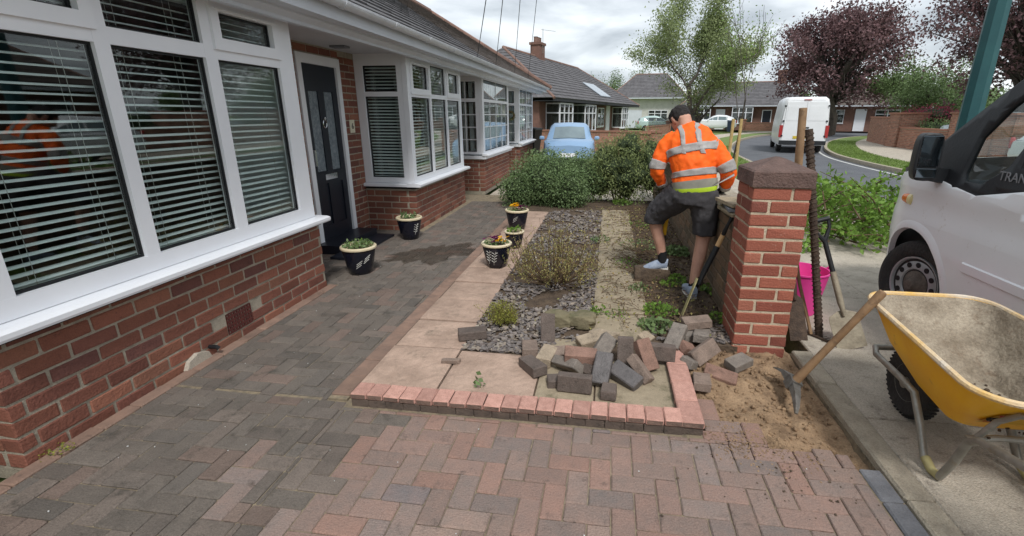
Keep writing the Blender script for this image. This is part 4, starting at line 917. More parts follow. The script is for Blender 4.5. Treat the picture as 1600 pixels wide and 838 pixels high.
hedge('low dense rounded dark green shrub beside the path end', [((-1.08, 8.5, .42), (.66, .6, .56), 3), ((-1.52, 8.35, .26), (.4, .4, .34), 1.1), ((-.68, 8.25, .3), (.4, .42, .44), 1.2), ((-.48, 8.75, .46), (.42, .42, .48), 1.2)], 27000, .036, M['leaf_dark'], 3, stem=(-1.05, 8.55))
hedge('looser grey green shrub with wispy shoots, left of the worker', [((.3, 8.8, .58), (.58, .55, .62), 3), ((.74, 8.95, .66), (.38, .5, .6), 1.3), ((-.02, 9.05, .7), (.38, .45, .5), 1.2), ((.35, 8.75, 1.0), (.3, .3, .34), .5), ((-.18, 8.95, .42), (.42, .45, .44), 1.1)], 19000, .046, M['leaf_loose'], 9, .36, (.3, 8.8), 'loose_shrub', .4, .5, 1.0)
def twiggy(label, loc, h, rx, ry, nst, mat, nleaf, lsize, nm, lean=.5, stemr=.004):
    e = thing(nm, label, 'shrub', loc); m = MB(); P0 = []
    for i in range(nst):
        a = random.uniform(0, 6.283); s = math.sqrt(random.random()); hh = h * random.uniform(.4, 1.08) * (1 - .4 * s); tip = Vector((rx * s * math.cos(a), ry * s * math.sin(a), hh))
        base = Vector((tip.x * .25, tip.y * .25, 0)); mid = base.lerp(tip, .5) + Vector((tip.x * lean * .3, tip.y * lean * .3, -.02)); pts = [base, mid, tip]; m.tube(pts, [stemr, stemr * .7, stemr * .3], 4)
        for k in range(nleaf):
            t = random.uniform(.25, 1.02) ** .8; q = base.lerp(mid, t * 2) if t < .5 else mid.lerp(tip, t * 2 - 1); P0.append(q + Vector((random.gauss(0, .012), random.gauss(0, .012), random.gauss(0, .012))))
        if random.random() < .6:
            for _ in range(2):
                t = random.uniform(.4, .8); q = base.lerp(mid, t * 2) if t < .5 else mid.lerp(tip, t * 2 - 1); q2 = q + Vector((random.gauss(0, .06), random.gauss(0, .06), random.uniform(.04, .12))); m.tube([q, q2], [stemr * .5, stemr * .2], 4)
                for k in range(nleaf // 2): P0.append(q.lerp(q2, random.random()) + Vector((random.gauss(0, .008),) * 3))
    m.build('stems', M['twig'], e, False, False)
    V, F = leaf_cloud(np.array([tuple(p) for p in P0]), lsize, .35, .9); link('foliage', mesh_np('foliage', V, F, mat), e, False); return e
twiggy('straggly brown and yellow heather bush in the slate bed', (-.45, 4.2, GL), .7, .5, .5, 125, M['leaf_heather'], 20, .022, 'heather_bush', .6)
twiggy('small golden dwarf shrub in the slate near the loose pavers', (-.74, 3.23, GL), .2, .13, .12, 70, M['leaf_gold'], 22, .016, 'dwarf_shrub', .5, .0025)
def weed(label, loc, r, n, size, mat='leaf_fresh', h=.1):
    e = thing('weed_clump', label, 'weed', loc, 0, 'weeds in the dug bed'); m = MB(); P0 = []
    for i in range(n):
        a, s = random.uniform(0, 6.28), math.sqrt(random.random()) * r; q = Vector((s * math.cos(a), s * math.sin(a), h * random.uniform(.3, 1) * (1.1 - s / r * .6))); P0.append(tuple(q))
        if i % 4 == 0: m.tube([(q.x * .5, q.y * .5, 0), q], [.0025, .0012], 4)
    tag(m.build('stalks', M['leaf_hedge'], e, False, False), kind='stuff'); V, F = leaf_cloud(np.array(P0), size, .7, .2); link('leaves', mesh_np('leaves', V, F, M[mat]), e, False); return e
WEEDS = [('bright green weed clump at the near end of the soil bed', 0.46, 3.61, .14, 190, .032), ('broad-leaved green weed clump beside the loose pavers', 0.40, 3.31, .13, 150, .04), ('weed clump at the slab edge behind the squarish stone', -0.02, 3.52, .08, 60, .026),
 ('thin weed sprigs on the slab path', 0.13, 3.49, .09, 40, .02), ('weed patch between the worker\'s feet', 0.62, 4.38, .16, 170, .036), ('lush weeds against the wall behind the worker\'s leg', 0.83, 5.41, .18, 320, .04), ('weed tuft by the raised foot in the bed', 0.28, 4.83, .2, 120, .024),
 ('low weeds halfway along the soil bed', 0.42, 5.62, .25, 140, .024), ('weed tuft growing at the heather\'s right side', -0.06, 5.83, .12, 90, .028), ('green tuft at the foot of the looser shrub', 0.28, 8.53, .2, 150, .04), ('weeds tucked behind the shovel socket against the wall', 0.99, 4.17, .13, 150, .035),
 ('weed at the left foot of the brick pillar', 0.89, 3.52, .08, 70, .03), ('little weed seedling in a slab joint behind the pink kerb', -0.68, 2.35, .03, 8, .04), ('weeds at the far end of the bed under the shrub', 0.58, 6.81, .25, 110, .025), ('leafy weeds round the slab path edge', 0.33, 4.08, .1, 70, .026)]
for lab, x, y, r, n, s in WEEDS:
    weed(lab, (x, y, GL - .015), r, n, s, random.choice(['leaf_fresh', 'leaf_fresh', 'leaf_hedge']))
weed('tiny moss and weeds at the near corner of the house wall', (-2.55, 1.56, 0), .07, 60, .014, 'leaf_gold', .03)
# soil surface: lumps, twigs and leaf litter (uncountable)
mb = MB()
for _ in range(2600):
    x, yy = min(.93, random.gauss(.6, .24)), random.uniform(3.2, 8.3); s = random.choice([.006, .01, .012, .02, .03]) if x > .36 else random.choice([.004, .006, .008, .012])
    if x < -.06: continue
    zl = GL - .02 if x > .36 else GL + .001; mb.cbox(s * 1.3, s, s * .8, s * .28, T=TR((x, yy, zl + s * .2), (random.uniform(0, 90), random.uniform(0, 90), random.uniform(0, 360))))
tag(mb.build('soil_clods', M['soil'], garden), kind='stuff')
mb = MB()
for _ in range(760):
    x, yy = random.gauss(.42, .3), random.uniform(3.3, 8.2)
    if x < -.1 or x > .95: continue
    l = random.uniform(.03, .22); a = random.uniform(0, 6.28); z = GL + random.uniform(-.005, .03); mb.tube([(x, yy, z), (x + l * .5 * math.cos(a), yy + l * .5 * math.sin(a), z + random.uniform(0, .02)), (x + l * math.cos(a + .2), yy + l * math.sin(a + .2), z + random.uniform(-.01, .03))], [.003, .0025, .001], 4)
for _ in range(26):
    p = Vector((0.374 + random.gauss(0, .08), 4.800 + random.gauss(0, .25), .06)); l = random.uniform(.15, .4); a = random.gauss(2.3, .3); mb.tube([p, (p.x + l * math.cos(a), p.y + l * math.sin(a), .09)], [.006, .002], 5)
tag(mb.build('twig_litter', M['twig'], garden), kind='stuff')
pts = [(random.gauss(.35, .35), random.uniform(3.2, 8.2), GL + random.uniform(0, .012)) for _ in range(1700)]; pts = [p for p in pts if -.9 < p[0] < .94]
tag(leaf_obj('leaf_litter', pts, .028, M['leaf_heather'], garden, .5, -.2), kind='stuff')
# ================================================================== tools
M['steel'] = P('worn_steel', S(150, 150, 148), S(108, 104, 98), .45, 20, metal=.75, bump=.3, bscale=60)
M['rusty'] = P('rusty_iron', S(96, 80, 68), S(66, 56, 50), .75, 25, metal=.35, bump=.6, bscale=90)
M['ash'] = P('ash_handle', S(158, 128, 96), S(128, 100, 74), .65, 14, bump=.2, bscale=50, speck=S(98, 82, 66), speck_amt=.2, speck_scale=12)
M['pale_wood'] = P('pale_wood', S(206, 168, 120), S(186, 146, 100), .6, 10, bump=.15)
M['black_plastic'] = P('black_plastic', S(38, 39, 41), S(30, 31, 33), .5, 8, bump=.15)
M['galv'] = P('galvanised_tube', S(172, 170, 162), S(140, 138, 130), .5, 16, metal=.6, speck=S(150, 138, 118), speck_amt=.2, speck_scale=12)
M['dirty_blade'] = P('muddy_blade', S(188, 180, 128), S(160, 148, 108), .7, 18, metal=.2, speck=S(116, 104, 82), speck_amt=.15, speck_scale=20)
M['yellow_paint'] = P('yellow_plastic', S(226, 176, 40), S(206, 156, 34), .5, 8, speck=S(150, 116, 50), speck_amt=.05, speck_scale=14)
def frame_from(a, b, side):
    """matrix at a, local z along a->b, local x near side"""
    z = (Vector(b) - Vector(a)).normalized(); x = Vector(side); x = (x - z * x.dot(z)).normalized(); y = z.cross(x)
    m = Matrix((x, y, z)).transposed().to_4x4(); m.translation = a; return m
def blade(T, w, l, mat, name, parent, curve=.25, th=.004, pointed=0.0, neck=.05):
    """spade or shovel blade in local xz, tip at z=0, dished towards +y"""
    nu, nv = 8, 9; m = MB(); top = []; bot = []
    for j in range(nv + 1):
        v = j / nv; z = l * v; hw = w / 2 * (1 - pointed * (1 - v) ** 2) * (1 if v < .86 else 1 - .75 * ((v - .86) / .14) ** 1.5)
        row = []
        for i in range(nu + 1):
            u = i / nu * 2 - 1; row.append(Vector((hw * u, curve * w * .5 * (1 - u * u) * -.5 + .02 * v, z + (pointed * .1 * w * u * u if j == 0 else 0))))
        top.append(row)
    vs = [T @ p for r in top for p in r] + [T @ (p + Vector((0, th, 0))) for r in top for p in r]; k = nu + 1; n = len(vs) // 2; fs = []
    for j in range(nv):
        for i in range(nu): a = j * k + i; fs += [(a, a + 1, a + k + 1, a + k), (n + a, n + a + k, n + a + k + 1, n + a + 1)]
    ed = [i for i in range(k)] + [j * k + nu for j in range(1, nv + 1)] + [nv * k + i for i in range(nu - 1, -1, -1)] + [j * k for j in range(nv - 1, 0, -1)]
    for i in range(len(ed)): a, b = ed[i], ed[(i + 1) % len(ed)]; fs.append((a, b, n + b, n + a))
    m.add(vs, fs); return m.build(name, mat, parent, True)
def digger(name, label, tip, top, side, w, l, shaft_mat, blade_mat, handle='D', curve=.2, pointed=0.0, grip_mat=None, sr=.019, socket=.28):
    e = thing(name, label, 'shovel' if 'shovel' in name else 'spade', (tip[0], tip[1], 0)); T = frame_from(tip, top, side); L = (Vector(top) - Vector(tip)).length
    blade(T, w, l, blade_mat, 'blade', e, curve, pointed=pointed)
    MB().tube([T @ Vector((0, 0, l * .86)), T @ Vector((0, .004, l + .06)), T @ Vector((0, .0, l + socket))], [.013, .022, sr + .004], 10).build('socket', M['black_plastic'] if handle == 'B' else blade_mat, e, True)
    MB().tube([T @ Vector((0, 0, l + socket * .8)), T @ Vector((0, 0, L - .13))], sr, 10).build('shaft', shaft_mat, e, True)
    g = grip_mat or M['black_plastic']; m = MB(); m.tube([T @ Vector((0, 0, L - .15)), T @ Vector((-.055, 0, L - .06)), T @ Vector((-.06, 0, L))], [.018, .012, .012], 8); m.tube([T @ Vector((0, 0, L - .15)), T @ Vector((.055, 0, L - .06)), T @ Vector((.06, 0, L))], [.018, .012, .012], 8); m.tube([T @ Vector((-.065, 0, L)), T @ Vector((.065, 0, L))], .016, 10)
    m.build('handle', g, e, True); return e
# pale shovel leaning between worker and pillar
digger('shovel', 'shovel with pale wooden shaft and muddy yellowish blade leaning on the wall', (.636, 3.55, .065), (.938, 3.68, .82), (.35, 1, .1), .23, .3, M['pale_wood'], M['dirty_blade'], 'B', -.28, .12)
# spade to the right of the pillar: grey shaft, flat square blade on the footway
digger('spade', 'grey-shafted spade standing on its square muddy blade right of the pillar', (1.745, 3.26, .0), (1.5, 3.55, .84), (1, .1, .2), .2, .27, M['black_plastic'], P('muddy_steel', S(168, 158, 138), S(132, 122, 106), .7, 14, metal=.2, bump=.5), 'D', .12, 0, sr=.017)
# yellow-shafted narrow spade behind the pillar
digger('spade', 'narrow trenching spade with yellow shaft standing behind the pillar', (1.43, 3.36, -.01), (1.33, 3.78, .95), (1, 0, 0), .12, .34, M['yellow_paint'], M['rusty'], 'D', .25, 0)
# long twisted iron bar
bar = thing('digging_bar', 'long rusty ribbed iron bar leaning against the pillar', 'crowbar', (1.5, 3.42, 0)); m = MB(); m.tube([(1.59, 3.42, -.015), (1.35, 3.6, 1.46)], .025, 12); a, b = Vector((1.59, 3.42, -.015)), Vector((1.35, 3.6, 1.46)); T = frame_from(a, b, (1, 0, 0)); L = (b - a).length
m.build('bar', M['rusty'], bar, True); m = MB(); m.tube([T @ Vector((.026 * math.cos(t), .026 * math.sin(t), .05 + (L - .08) * t / (6.283 * 46))) for t in np.linspace(0, 6.283 * 46, 46 * 10)], .006, 4); m.build('ribbing', M['rusty'], bar)
stake = tag(MB().tube([(1.42, 3.64, -.012), (1.385, 3.7, .8), (1.345, 3.75, 1.6)], [.026, .028, .027], 12).build('wooden_pole', M['ash'], None, True), 'round weathered wooden pole standing taller than the pillar', 'pole')
# rake head lying on the path
rk = thing('rake', 'iron rake with its toothed head on the footway by the bar', 'rake', (1.5, 3.4, 0)); A, B = Vector((1.44, 3.56, .012)), Vector((1.63, 3.31, .012))
MB().tube([A, B], .009, 6).build('head', M['rusty'], rk); d = (B - A).normalized(); s = Vector((.75, .6, 0)).normalized()
for i in range(12): q = A.lerp(B, (i + .5) / 12); MB().tube([q, q + Vector((.062, .03, .0))], [.004, .002], 4).build('tooth', M['rusty'], rk)
MB().tube([A.lerp(B, .5), (1.46, 3.6, .35), (1.36, 3.82, 1.0)], .013, 8).build('shaft', M['ash'], rk, True)
# pickaxe leaning on the barrow
pk = thing('pickaxe', 'mattock with wooden handle resting in the dug sand against the wheelbarrow', 'pickaxe', (1.1, 2.55, 0)); H0 = Vector((1.115, 2.6, .07)); H1 = Vector((1.405, 2.47, .70))
MB().tube([H0 - (H1 - H0) * .06, H0.lerp(H1, .3), H0.lerp(H1, .7), H1 - (H1 - H0) * .02, H1], [.027, .021, .019, .023, .018], 12).build('handle', M['ash'], pk, True)
T = frame_from(H0, H1, (0, 1, 0)); m = MB()
m.loft([[T @ Vector((x, y * w_, z + y2)) for (y, y2) in ((-1, -h_), (1, -h_), (1, h_), (-1, h_))] for (x, z, w_, h_) in ((-.03, 0, .034, .032), (.03, 0, .034, .032))])
m.build('eye', M['steel'], pk); m = MB()
m.loft([[T @ Vector((x, y * w_, z + y2)) for (y, y2) in ((-1, -h_), (1, -h_), (1, h_), (-1, h_))] for (x, z, w_, h_) in ((.03, 0, .03, .022), (.08, .0, .05, .012), (.13, -.03, .062, .006), (.15, -.045, .064, .002))]); m.build('adze_blade', M['steel'], pk, True)
m = MB(); m.loft([[T @ Vector((x, y * w_, z + y2)) for (y, y2) in ((-1, -h_), (1, -h_), (1, h_), (-1, h_))] for (x, z, w_, h_) in ((-.03, 0, .024, .022), (-.1, -.01, .018, .016), (-.17, -.035, .012, .01), (-.2, -.05, .008, .004))]); m.build('pick_end', M['steel'], pk, True)
# pink bucket
M['pink'] = P('pink_plastic', S(232, 74, 158), S(222, 62, 146), .45, 5, spec=.4)
bk = thing('bucket', 'bright pink flexible plastic bucket behind the pillar', 'bucket', (1.60, 3.93, 0))
MB().lathe([(.135, 0), (.14, .004), (.18, .24), (.195, .345), (.204, .35), (.204, .362), (.192, .362), (.174, .24), (.132, .012), (.01, .01)], 36).build('body', M['pink'], bk, True, False)
for s in (-1, 1): MB().tube([(s * .196, -.05, .35), (s * .214, -.04, .37), (s * .22, 0, .378), (s * .214, .04, .37), (s * .196, .05, .35)], .011, 8).build('handle', M['pink'], bk, True, False)

# ================================================================== wheelbarrow
wb = thing('wheelbarrow', 'yellow builder\'s wheelbarrow with cement-stained tub and galvanised tube frame', 'wheelbarrow', (1.7, 2.15, 0))
M['tub'] = P('yellow_tub', S(252, 198, 26), S(242, 176, 22), .42, 5, spec=.4, bump=.12, bscale=30, speck=S(150, 112, 60), speck_amt=.08, speck_scale=9)
M['tub_in'] = P('cement_crust', S(170, 158, 140), S(126, 114, 98), .95, 8, grain=.25, gscale=90, bump=1.0, bscale=30, speck=S(112, 94, 76), speck_amt=.25, speck_scale=10)
M['rim'] = P('dirty_rim', S(226, 180, 92), S(212, 206, 196), .7, 5, bump=.5, bscale=50)
WX = 1.71
def tub_ring(z, xw_f, xw_r, yf, yr, rr, off=0.0):
    """rounded rectangle seen from above; front (far, +y) narrower or wider than the rear"""
    pts = []
    for (sx, sy) in ((1, 1), (-1, 1), (-1, -1), (1, -1)):
        hw = xw_f if sy > 0 else xw_r; cx_, cy_ = sx * (hw - rr + off), (yf - rr + off if sy > 0 else yr + rr - off)
        a0 = {(1, 1): 0, (-1, 1): 90, (-1, -1): 180, (1, -1): 270}[(sx, sy)]
        for k in range(7): a = rad(a0 + 15 * k); pts.append(Vector((WX + cx_ + rr * math.cos(a), cy_ + rr * math.sin(a), z)))
    return pts
def zlift(ring, zf, zr, yf, yr):
    return [Vector((p.x, p.y, zr + (zf - zr) * max(0, min(1.1, (p.y - yr) / (yf - yr))) ** 1.3)) for p in ring]
R_b = tub_ring(.30, .17, .2, 2.33, 1.95, .07); R_m = tub_ring(.45, .25, .28, 2.5, 1.80, .1)
R_t = zlift(tub_ring(.6, .295, .335, 2.66, 1.665, .13), .625, .585, 2.66, 1.665)
R_bi = [Vector((WX + (p.x - WX) * .95, 2.12 + (p.y - 2.12) * .95, p.z + .01)) for p in R_b]; R_mi = [Vector((WX + (p.x - WX) * .96, 2.12 + (p.y - 2.12) * .97, p.z + .006)) for p in R_m]; R_ti = [Vector((WX + (p.x - WX) * .975, 2.12 + (p.y - 2.12) * .98, p.z)) for p in R_t]
def mids(a, b, n): return [[p.lerp(q, t) for p, q in zip(a, b)] for t in np.linspace(0, 1, n)]
m = MB(); m.loft(mids(R_b, R_m, 5) + mids(R_m, R_t, 6)[1:], 0, False); m.add(R_b, [tuple(range(len(R_b)))]); m.build('tub', M['tub'], wb, True)
rings = mids(R_bi, R_mi, 8) + mids(R_mi, R_ti, 10)[1:]
rings = [[p + Vector((random.gauss(0, .0018), random.gauss(0, .0018), random.gauss(0, .0015))) for p in r] for r in rings[:-1]] + [rings[-1]]
m = MB(); m.loft(rings, 0, False); m.add(rings[0], [tuple(range(len(R_b)))[::-1]]); m.build('cement_lining', M['tub_in'], wb, True)
mb = MB()
for _ in range(240): x, yy = WX + random.gauss(.03, .08), 2.08 + random.gauss(0, .1); s = random.choice([.008, .012, .02]); mb.cbox(s, s, s * .7, s * .25, T=TR((x, yy, .312 + s * .2), (random.uniform(0, 90), 0, random.uniform(0, 360))))
tag(mb.build('soil_residue', M['soil'], wb), kind='stuff')
lip = [p + (Vector((p.x - WX, (p.y - 2.13) * .6, 0)).normalized() * .012) for p in R_t]; m = MB(); m.tube(lip + [lip[0]], .0135, 8, cap=False); m.build('rolled_rim', M['rim'], wb, True)
for s in (-1, 1):
    ex = WX + s * .197
    m = MB(); m.tube([(WX + s * .02, 2.74, .27), (ex - s * .06, 2.72, .275), (ex - s * .015, 2.62, .28), (ex, 2.35, .285), (ex, 2.24, .275), (ex - s * .005, 2.16, .16), (ex, 2.07, .035), (ex, 2.01, .014), (ex, 1.96, .022), (ex, 1.91, .14), (ex + s * .01, 1.86, .28), (ex + s * .02, 1.8, .33), (ex + s * .05, 1.3, .46), (ex + s * .07, .98, .56)], .017, 10); m.build('frame_tube', M['galv'], wb, True)
    MB().tube([(ex + s * .07, 1.1, .522), (ex + s * .07, .96, .566)], .021, 10).build('grip', M['black_plastic'], wb, True)
    MB().tube([(ex, 2.065, .04), (ex, 2.01, .016), (ex, 1.96, .026)], .0195, 10).build('foot', M['dirty_blade'], wb, True)
MB().tube([(WX - .205, 1.88, .285), (WX - .1, 1.86, .31), (WX + .1, 1.86, .31), (WX + .205, 1.88, .285)], .013, 8).build('cross_tube', M['galv'], wb, True)
MB().tube([(WX - .205, 1.83, .33), (WX - .2, 1.775, .44), (WX - .17, 1.735, .495), (WX + .17, 1.735, .495), (WX + .2, 1.775, .44), (WX + .205, 1.83, .33)], .012, 8).build('tub_bracket', M['galv'], wb, True)
wy, wz = 2.50, .182
Tw = Matrix.Translation((WX - .04, wy, wz)) @ Matrix.Rotation(rad(90), 4, 'Y')
M['tyre'] = P('tyre_rubber', S(44, 44, 45), S(58, 56, 54), .85, 14, bump=.7, bscale=50, speck=S(96, 88, 78), speck_amt=.1, speck_scale=20)
tyre = MB().lathe([(.095, -.032), (.13, -.042), (.165, -.04), (.182, -.022), (.184, 0), (.182, .022), (.165, .04), (.13, .042), (.095, .032)], 40, T=Tw).build('wheel', M['tyre'], wb, True)
m = MB()
for k in range(44):
    a = 6.283 * k / 44
    for s in (-1, 1): m.cbox(.008, .014, .03, .002, T=Tw @ Matrix.Rotation(a, 4, 'Z') @ TR((.185, 0, s * .018), (s * 25, 0, 0)))
m.build('tread', M['tyre'], tyre)
MB().lathe([(.012, -.05), (.03, -.05), (.03, -.03), (.09, -.022), (.1, -.034), (.1, .034), (.09, .022), (.03, .03), (.03, .05), (.012, .05)], 28, T=Tw).build('hub', M['galv'], tyre, True)
# maker's emblem on the tub end: red fan over a dark ring with a red word
def tub_pt(x, z): return Vector((WX + x, 1.95 - (z - .3) - .006, z))
em = MB(); em.add([tub_pt(-.195, .37), tub_pt(.17, .37), tub_pt(.17, .475), tub_pt(-.195, .475)], [(0, 1, 2, 3)]); em = em.build('emblem', M['yellow_paint'], wb)
red = P('emblem_red', S(196, 40, 30), None, .6); m = MB()
def ep(x, z): return tub_pt(x, z) + Vector((0, -.002, 0))
for s in (-1, 1): m.add([ep(s * .005 - .155, .435), ep(s * .014 - .155, .43), ep(s * .04 - .155, .465), ep(s * .018 - .155, .468)], [(0, 1, 2, 3)])
m.build('red_fan', red, em); m = MB(); ring = [ep(-.155 + .036 * math.cos(t), .418 + .02 * math.sin(t)) for t in np.linspace(.9, 5.2, 18)]; m.tube(ring, [.0015 + .004 * math.sin(math.pi * i / 17) for i in range(18)], 6); m.build('dark_ring', M['seal'], em)

wd_ = MB()
for k in range(6): x0_ = -.185 + k * .013; wd_.add([ep(x0_, .382), ep(x0_ + .009, .382), ep(x0_ + .009, .394), ep(x0_, .394)], [(0, 1, 2, 3)])
wd_.build('red_word', red, em)
# ================================================================== white van on the footway (near)
van = thing('panel_van', 'large white builder\'s van parked on the footway with black door mirror', 'van', (3.2, 2.2, 0))
M['van'] = P('van_paint', S(238, 239, 241), S(230, 231, 233), .25, 1.5, spec=.5, speck=S(196, 190, 180), speck_amt=.05, speck_scale=14)
M['trim'] = P('van_black_trim', S(44, 46, 49), S(36, 38, 41), .5, 6, bump=.1)
M['bumper'] = P('van_bumper', S(84, 84, 84), S(70, 70, 70), .65, 6, bump=.2)
M['screen'] = glass_mat('van_glass', (.82, .87, .86, 1))
M['seat'] = P('van_seat', S(84, 86, 90), S(66, 68, 72), .9, 20)
M['orange'] = P('indicator', S(226, 120, 40), None, .25, spec=.6)
M['cream'] = P('cream_lens', S(222, 206, 150), None, .3)
M['wheel_grey'] = P('wheel_steel', S(176, 178, 180), S(150, 152, 154), .45, 12, metal=.3, speck=S(120, 112, 100), speck_amt=.05, speck_scale=18)
VX, VW = 2.25, 1.95; VC = VX + VW / 2
def side_x(Y, z):
    d = .0
    if Y > 3.72: t = (Y - 3.72) / .84; d += .34 * t * t * t + .05 * t
    if z > 1.05: d += .20 * (z - 1.05) + .1 * max(0, z - 1.6) ** 1.6
    d += .045 * max(0, .66 - z) / .36 * (1 if z < .66 else 0)
    if .82 < z <= 1.05: d += .0 + .012 * math.sin((z - .82) / .23 * math.pi)
    return VX + d
WC, WR = (3.755, .335), .40
arch = [(WC[0] + WR * math.cos(rad(a)), WC[1] + WR * 1.06 * math.sin(rad(a))) for a in range(12, 172, 8)]
low = [(4.13, .30), (4.15, .46)] + [p for p in arch] + [(3.33, .34), (3.2, .30), (2.2, .30), (.95, .30)]
RWC = .45; rarch = [(RWC + WR * math.cos(rad(a)), WC[1] + WR * 1.06 * math.sin(rad(a))) for a in range(12, 172, 8)]
outer = [(4.17, .60), (4.32, .70), (4.52, .84), (4.42, 1.0), (4.2, 1.12), (3.85, 1.17)] + [(3.5, 1.11), (3.26, 1.078), (2.9, 1.16), (2.2, 1.26), (-.35, 1.26), (-.4, .35), (0, .30)] + rarch[::-1] + [(.95, .30), (2.2, .30), (3.2, .30), (3.33, .34)] + arch[::-1]
cu, cv = np.arange(2.6, 4.6, .05), list(np.arange(.32, 1.3, .045))
for s in (1, -1):
    f = (lambda Y, z: (side_x(Y, z), Y, z)) if s == 1 else (lambda Y, z: (2 * VC - side_x(Y, z), Y, z))
    bm_obj('side_panel', sheet(outer, [], f, cu, cv), M['van'], van, True, thick=.012 if s == 1 else 0)
    # black cladding round the door glass
    clad = [(3.84, 1.095), (3.8, 1.055), (3.6, 1.055), (3.26, 1.078), (2.9, 1.16), (2.2, 1.26), (2.2, 1.86), (3.2, 1.86), (3.30, 1.80), (3.83, 1.34), (3.92, 1.25), (3.86, 1.19)]
    win1 = [(3.45, 1.20), (3.42, 1.150), (3.27, 1.150), (3.13, 1.268), (3.07, 1.46), (3.02, 1.78), (3.20, 1.74), (3.33, 1.60), (3.45, 1.42)]
    win2 = [(3.05, 1.268), (2.99, 1.5), (2.95, 1.78), (2.35, 1.78), (2.35, 1.3)]
    g = (lambda Y, z: (side_x(Y, z) - .004, Y, z)) if s == 1 else (lambda Y, z: (2 * VC - side_x(Y, z) + .004, Y, z))
    bm_obj('door_surround', sheet(clad, [win1, win2], g, np.arange(2.2, 4, .08), np.arange(1.05, 1.9, .06)), M['trim'], van, True, thick=.03 if s == 1 else 0)
    h = (lambda Y, z: (side_x(Y, z) + .012, Y, z)) if s == 1 else (lambda Y, z: (2 * VC - side_x(Y, z) - .012, Y, z))
    for wn_ in (win1, win2): bm_obj('door_window', sheet(wn_, [], h, (), np.arange(1.1, 1.8, .1)), M['screen'], van, True)
    up = [(2.2, 1.262), (-.35, 1.262), (-.35, 1.86), (2.2, 1.86)]; bm_obj('load_panel', sheet(up, [], f, (), np.arange(1.3, 1.86, .08)), M['van'], van, True)
    # wheel arch flare
    m = MB(); ring = []
    for a in range(-2, 180, 7):
        c, sn = math.cos(rad(a)), math.sin(rad(a)); r0, r1 = WR, WR + .085; row = []
        for (r_, dx) in ((r0 - .004, .02), (r0, -.022), (r0 + .03, -.026), (r1, .003), (r1, .02)): Y, z = WC[0] + r_ * c, max(.31, WC[1] + r_ * 1.06 * sn); x = side_x(min(Y, 4.2), z) + dx; row.append(Vector((x if s == 1 else 2 * VC - x, Y, z)))
        ring.append(row)
    m.loft(ring, 0, False, False); m.build('wheel_arch', M['van'], van, True)
# bonnet, nose and bumper as a surface across the width
def nose(prof, name, mat, parent, inset=0.0, n=22, smooth=True):
    m = MB(); rows = []
    for i in range(n + 1):
        u = i / n * 2 - 1; row = []
        for (Y, z) in prof:
            x_l = side_x(min(Y, 4.52), min(z, 1.04)) + inset; hw = VC - x_l; k = 1 - abs(u) ** 4; bul = .16 * (1 - abs(u) ** 2.2) * max(0, min(1, (Y - 3.72) / .55)); crown = .05 * (1 - u * u) * max(0, min(1, (z - .8) / .3)); row.append(Vector((VC + u * hw, Y + bul, z + crown)))
        rows.append(row)
    m.loft(rows, 0, False, False); return m.build(name, mat, parent, smooth)
nose([(3.80, 1.24), (3.96, 1.22), (4.2, 1.155), (4.39, 1.05), (4.5, .92), (4.545, .80), (4.54, .70)], 'bonnet', M['van'], van, .0)
nose([(4.42, .74), (4.58, .70), (4.62, .60), (4.62, .45), (4.58, .34), (4.4, .28)], 'bumper', M['bumper'], van, .0)
m = MB()
for s in (1, -1):
    row = []
    for (Y, z) in ((4.145, .60), (4.19, .70), (4.3, .735), (4.42, .72)): row.append((Y, z))
    ring = [[Vector(((side_x(min(Y, 4.52), z) - .012) if s == 1 else 2 * VC - side_x(min(Y, 4.52), z) + .012, Y, z)) for z in (.28, .45, .58, .69, .74)] for Y in (4.14, 4.24, 4.34, 4.45, 4.56)]
    ring[0] = [p + Vector((0, -.0, -.03)) if p.z > .65 else p for p in ring[0]]; m.loft(ring, 0, False, False)
m.build('bumper_corner', M['bumper'], van, True)
MB().box(VC - .38, VC + .38, 4.66, 4.71, .74, .9).build('grille', M['trim'], van)
for s in (1, -1): MB().cbox(.36, .1, .2, .04, T=TR((VC + s * .5, 4.55, .86), (20, 0, s * -24))).build('headlight', P('headlight', S(200, 206, 210), None, .12, spec=.8), van)
# windscreen, roof, tail
sx0, sx1 = side_x(3.7, 1.25) + .05, side_x(3.1, 1.86) + .05
m = MB(); m.loft([[Vector((VC + u * (VC - sx0), 3.86 + .1 * (1 - u * u), 1.26 + .03 * (1 - u * u))) for u in np.linspace(-1, 1, 9)], [Vector((VC + u * (VC - sx1), 3.16 + .06 * (1 - u * u), 1.88 + .05 * (1 - u * u))) for u in np.linspace(-1, 1, 9)]], 0, False, False); m.build('windscreen', M['screen'], van, True)
m = MB(); m.tube([(sx0 - .01, 3.93, 1.235), (sx0 + .01, 3.75, 1.395), (sx1, 3.2, 1.86)], [.03, .026, .03], 8); m.tube([(2 * VC - sx0 + .01, 3.93, 1.235), (2 * VC - sx0 - .01, 3.75, 1.395), (2 * VC - sx1, 3.2, 1.86)], [.03, .026, .03], 8); m.build('windscreen_pillar', M['trim'], van, True)
m = MB(); m.loft([[Vector((VC + u * (VC - side_x(2, 1.86)), Y, 1.855 + .2 * (1 - abs(u) ** 3) * k)) for u in np.linspace(-1, 1, 15)] for Y, k in ((3.2, .25), (3.05, .6), (2.6, .9), (1, 1), (-.38, 1))], 0, False, False); m.build('roof', M['van'], van, True)
box_obj('rear_door', (side_x(0, 1) + .03, 2 * VC - side_x(0, 1) - .03, -.4, -.36, .35, 1.9), M['van'], van)
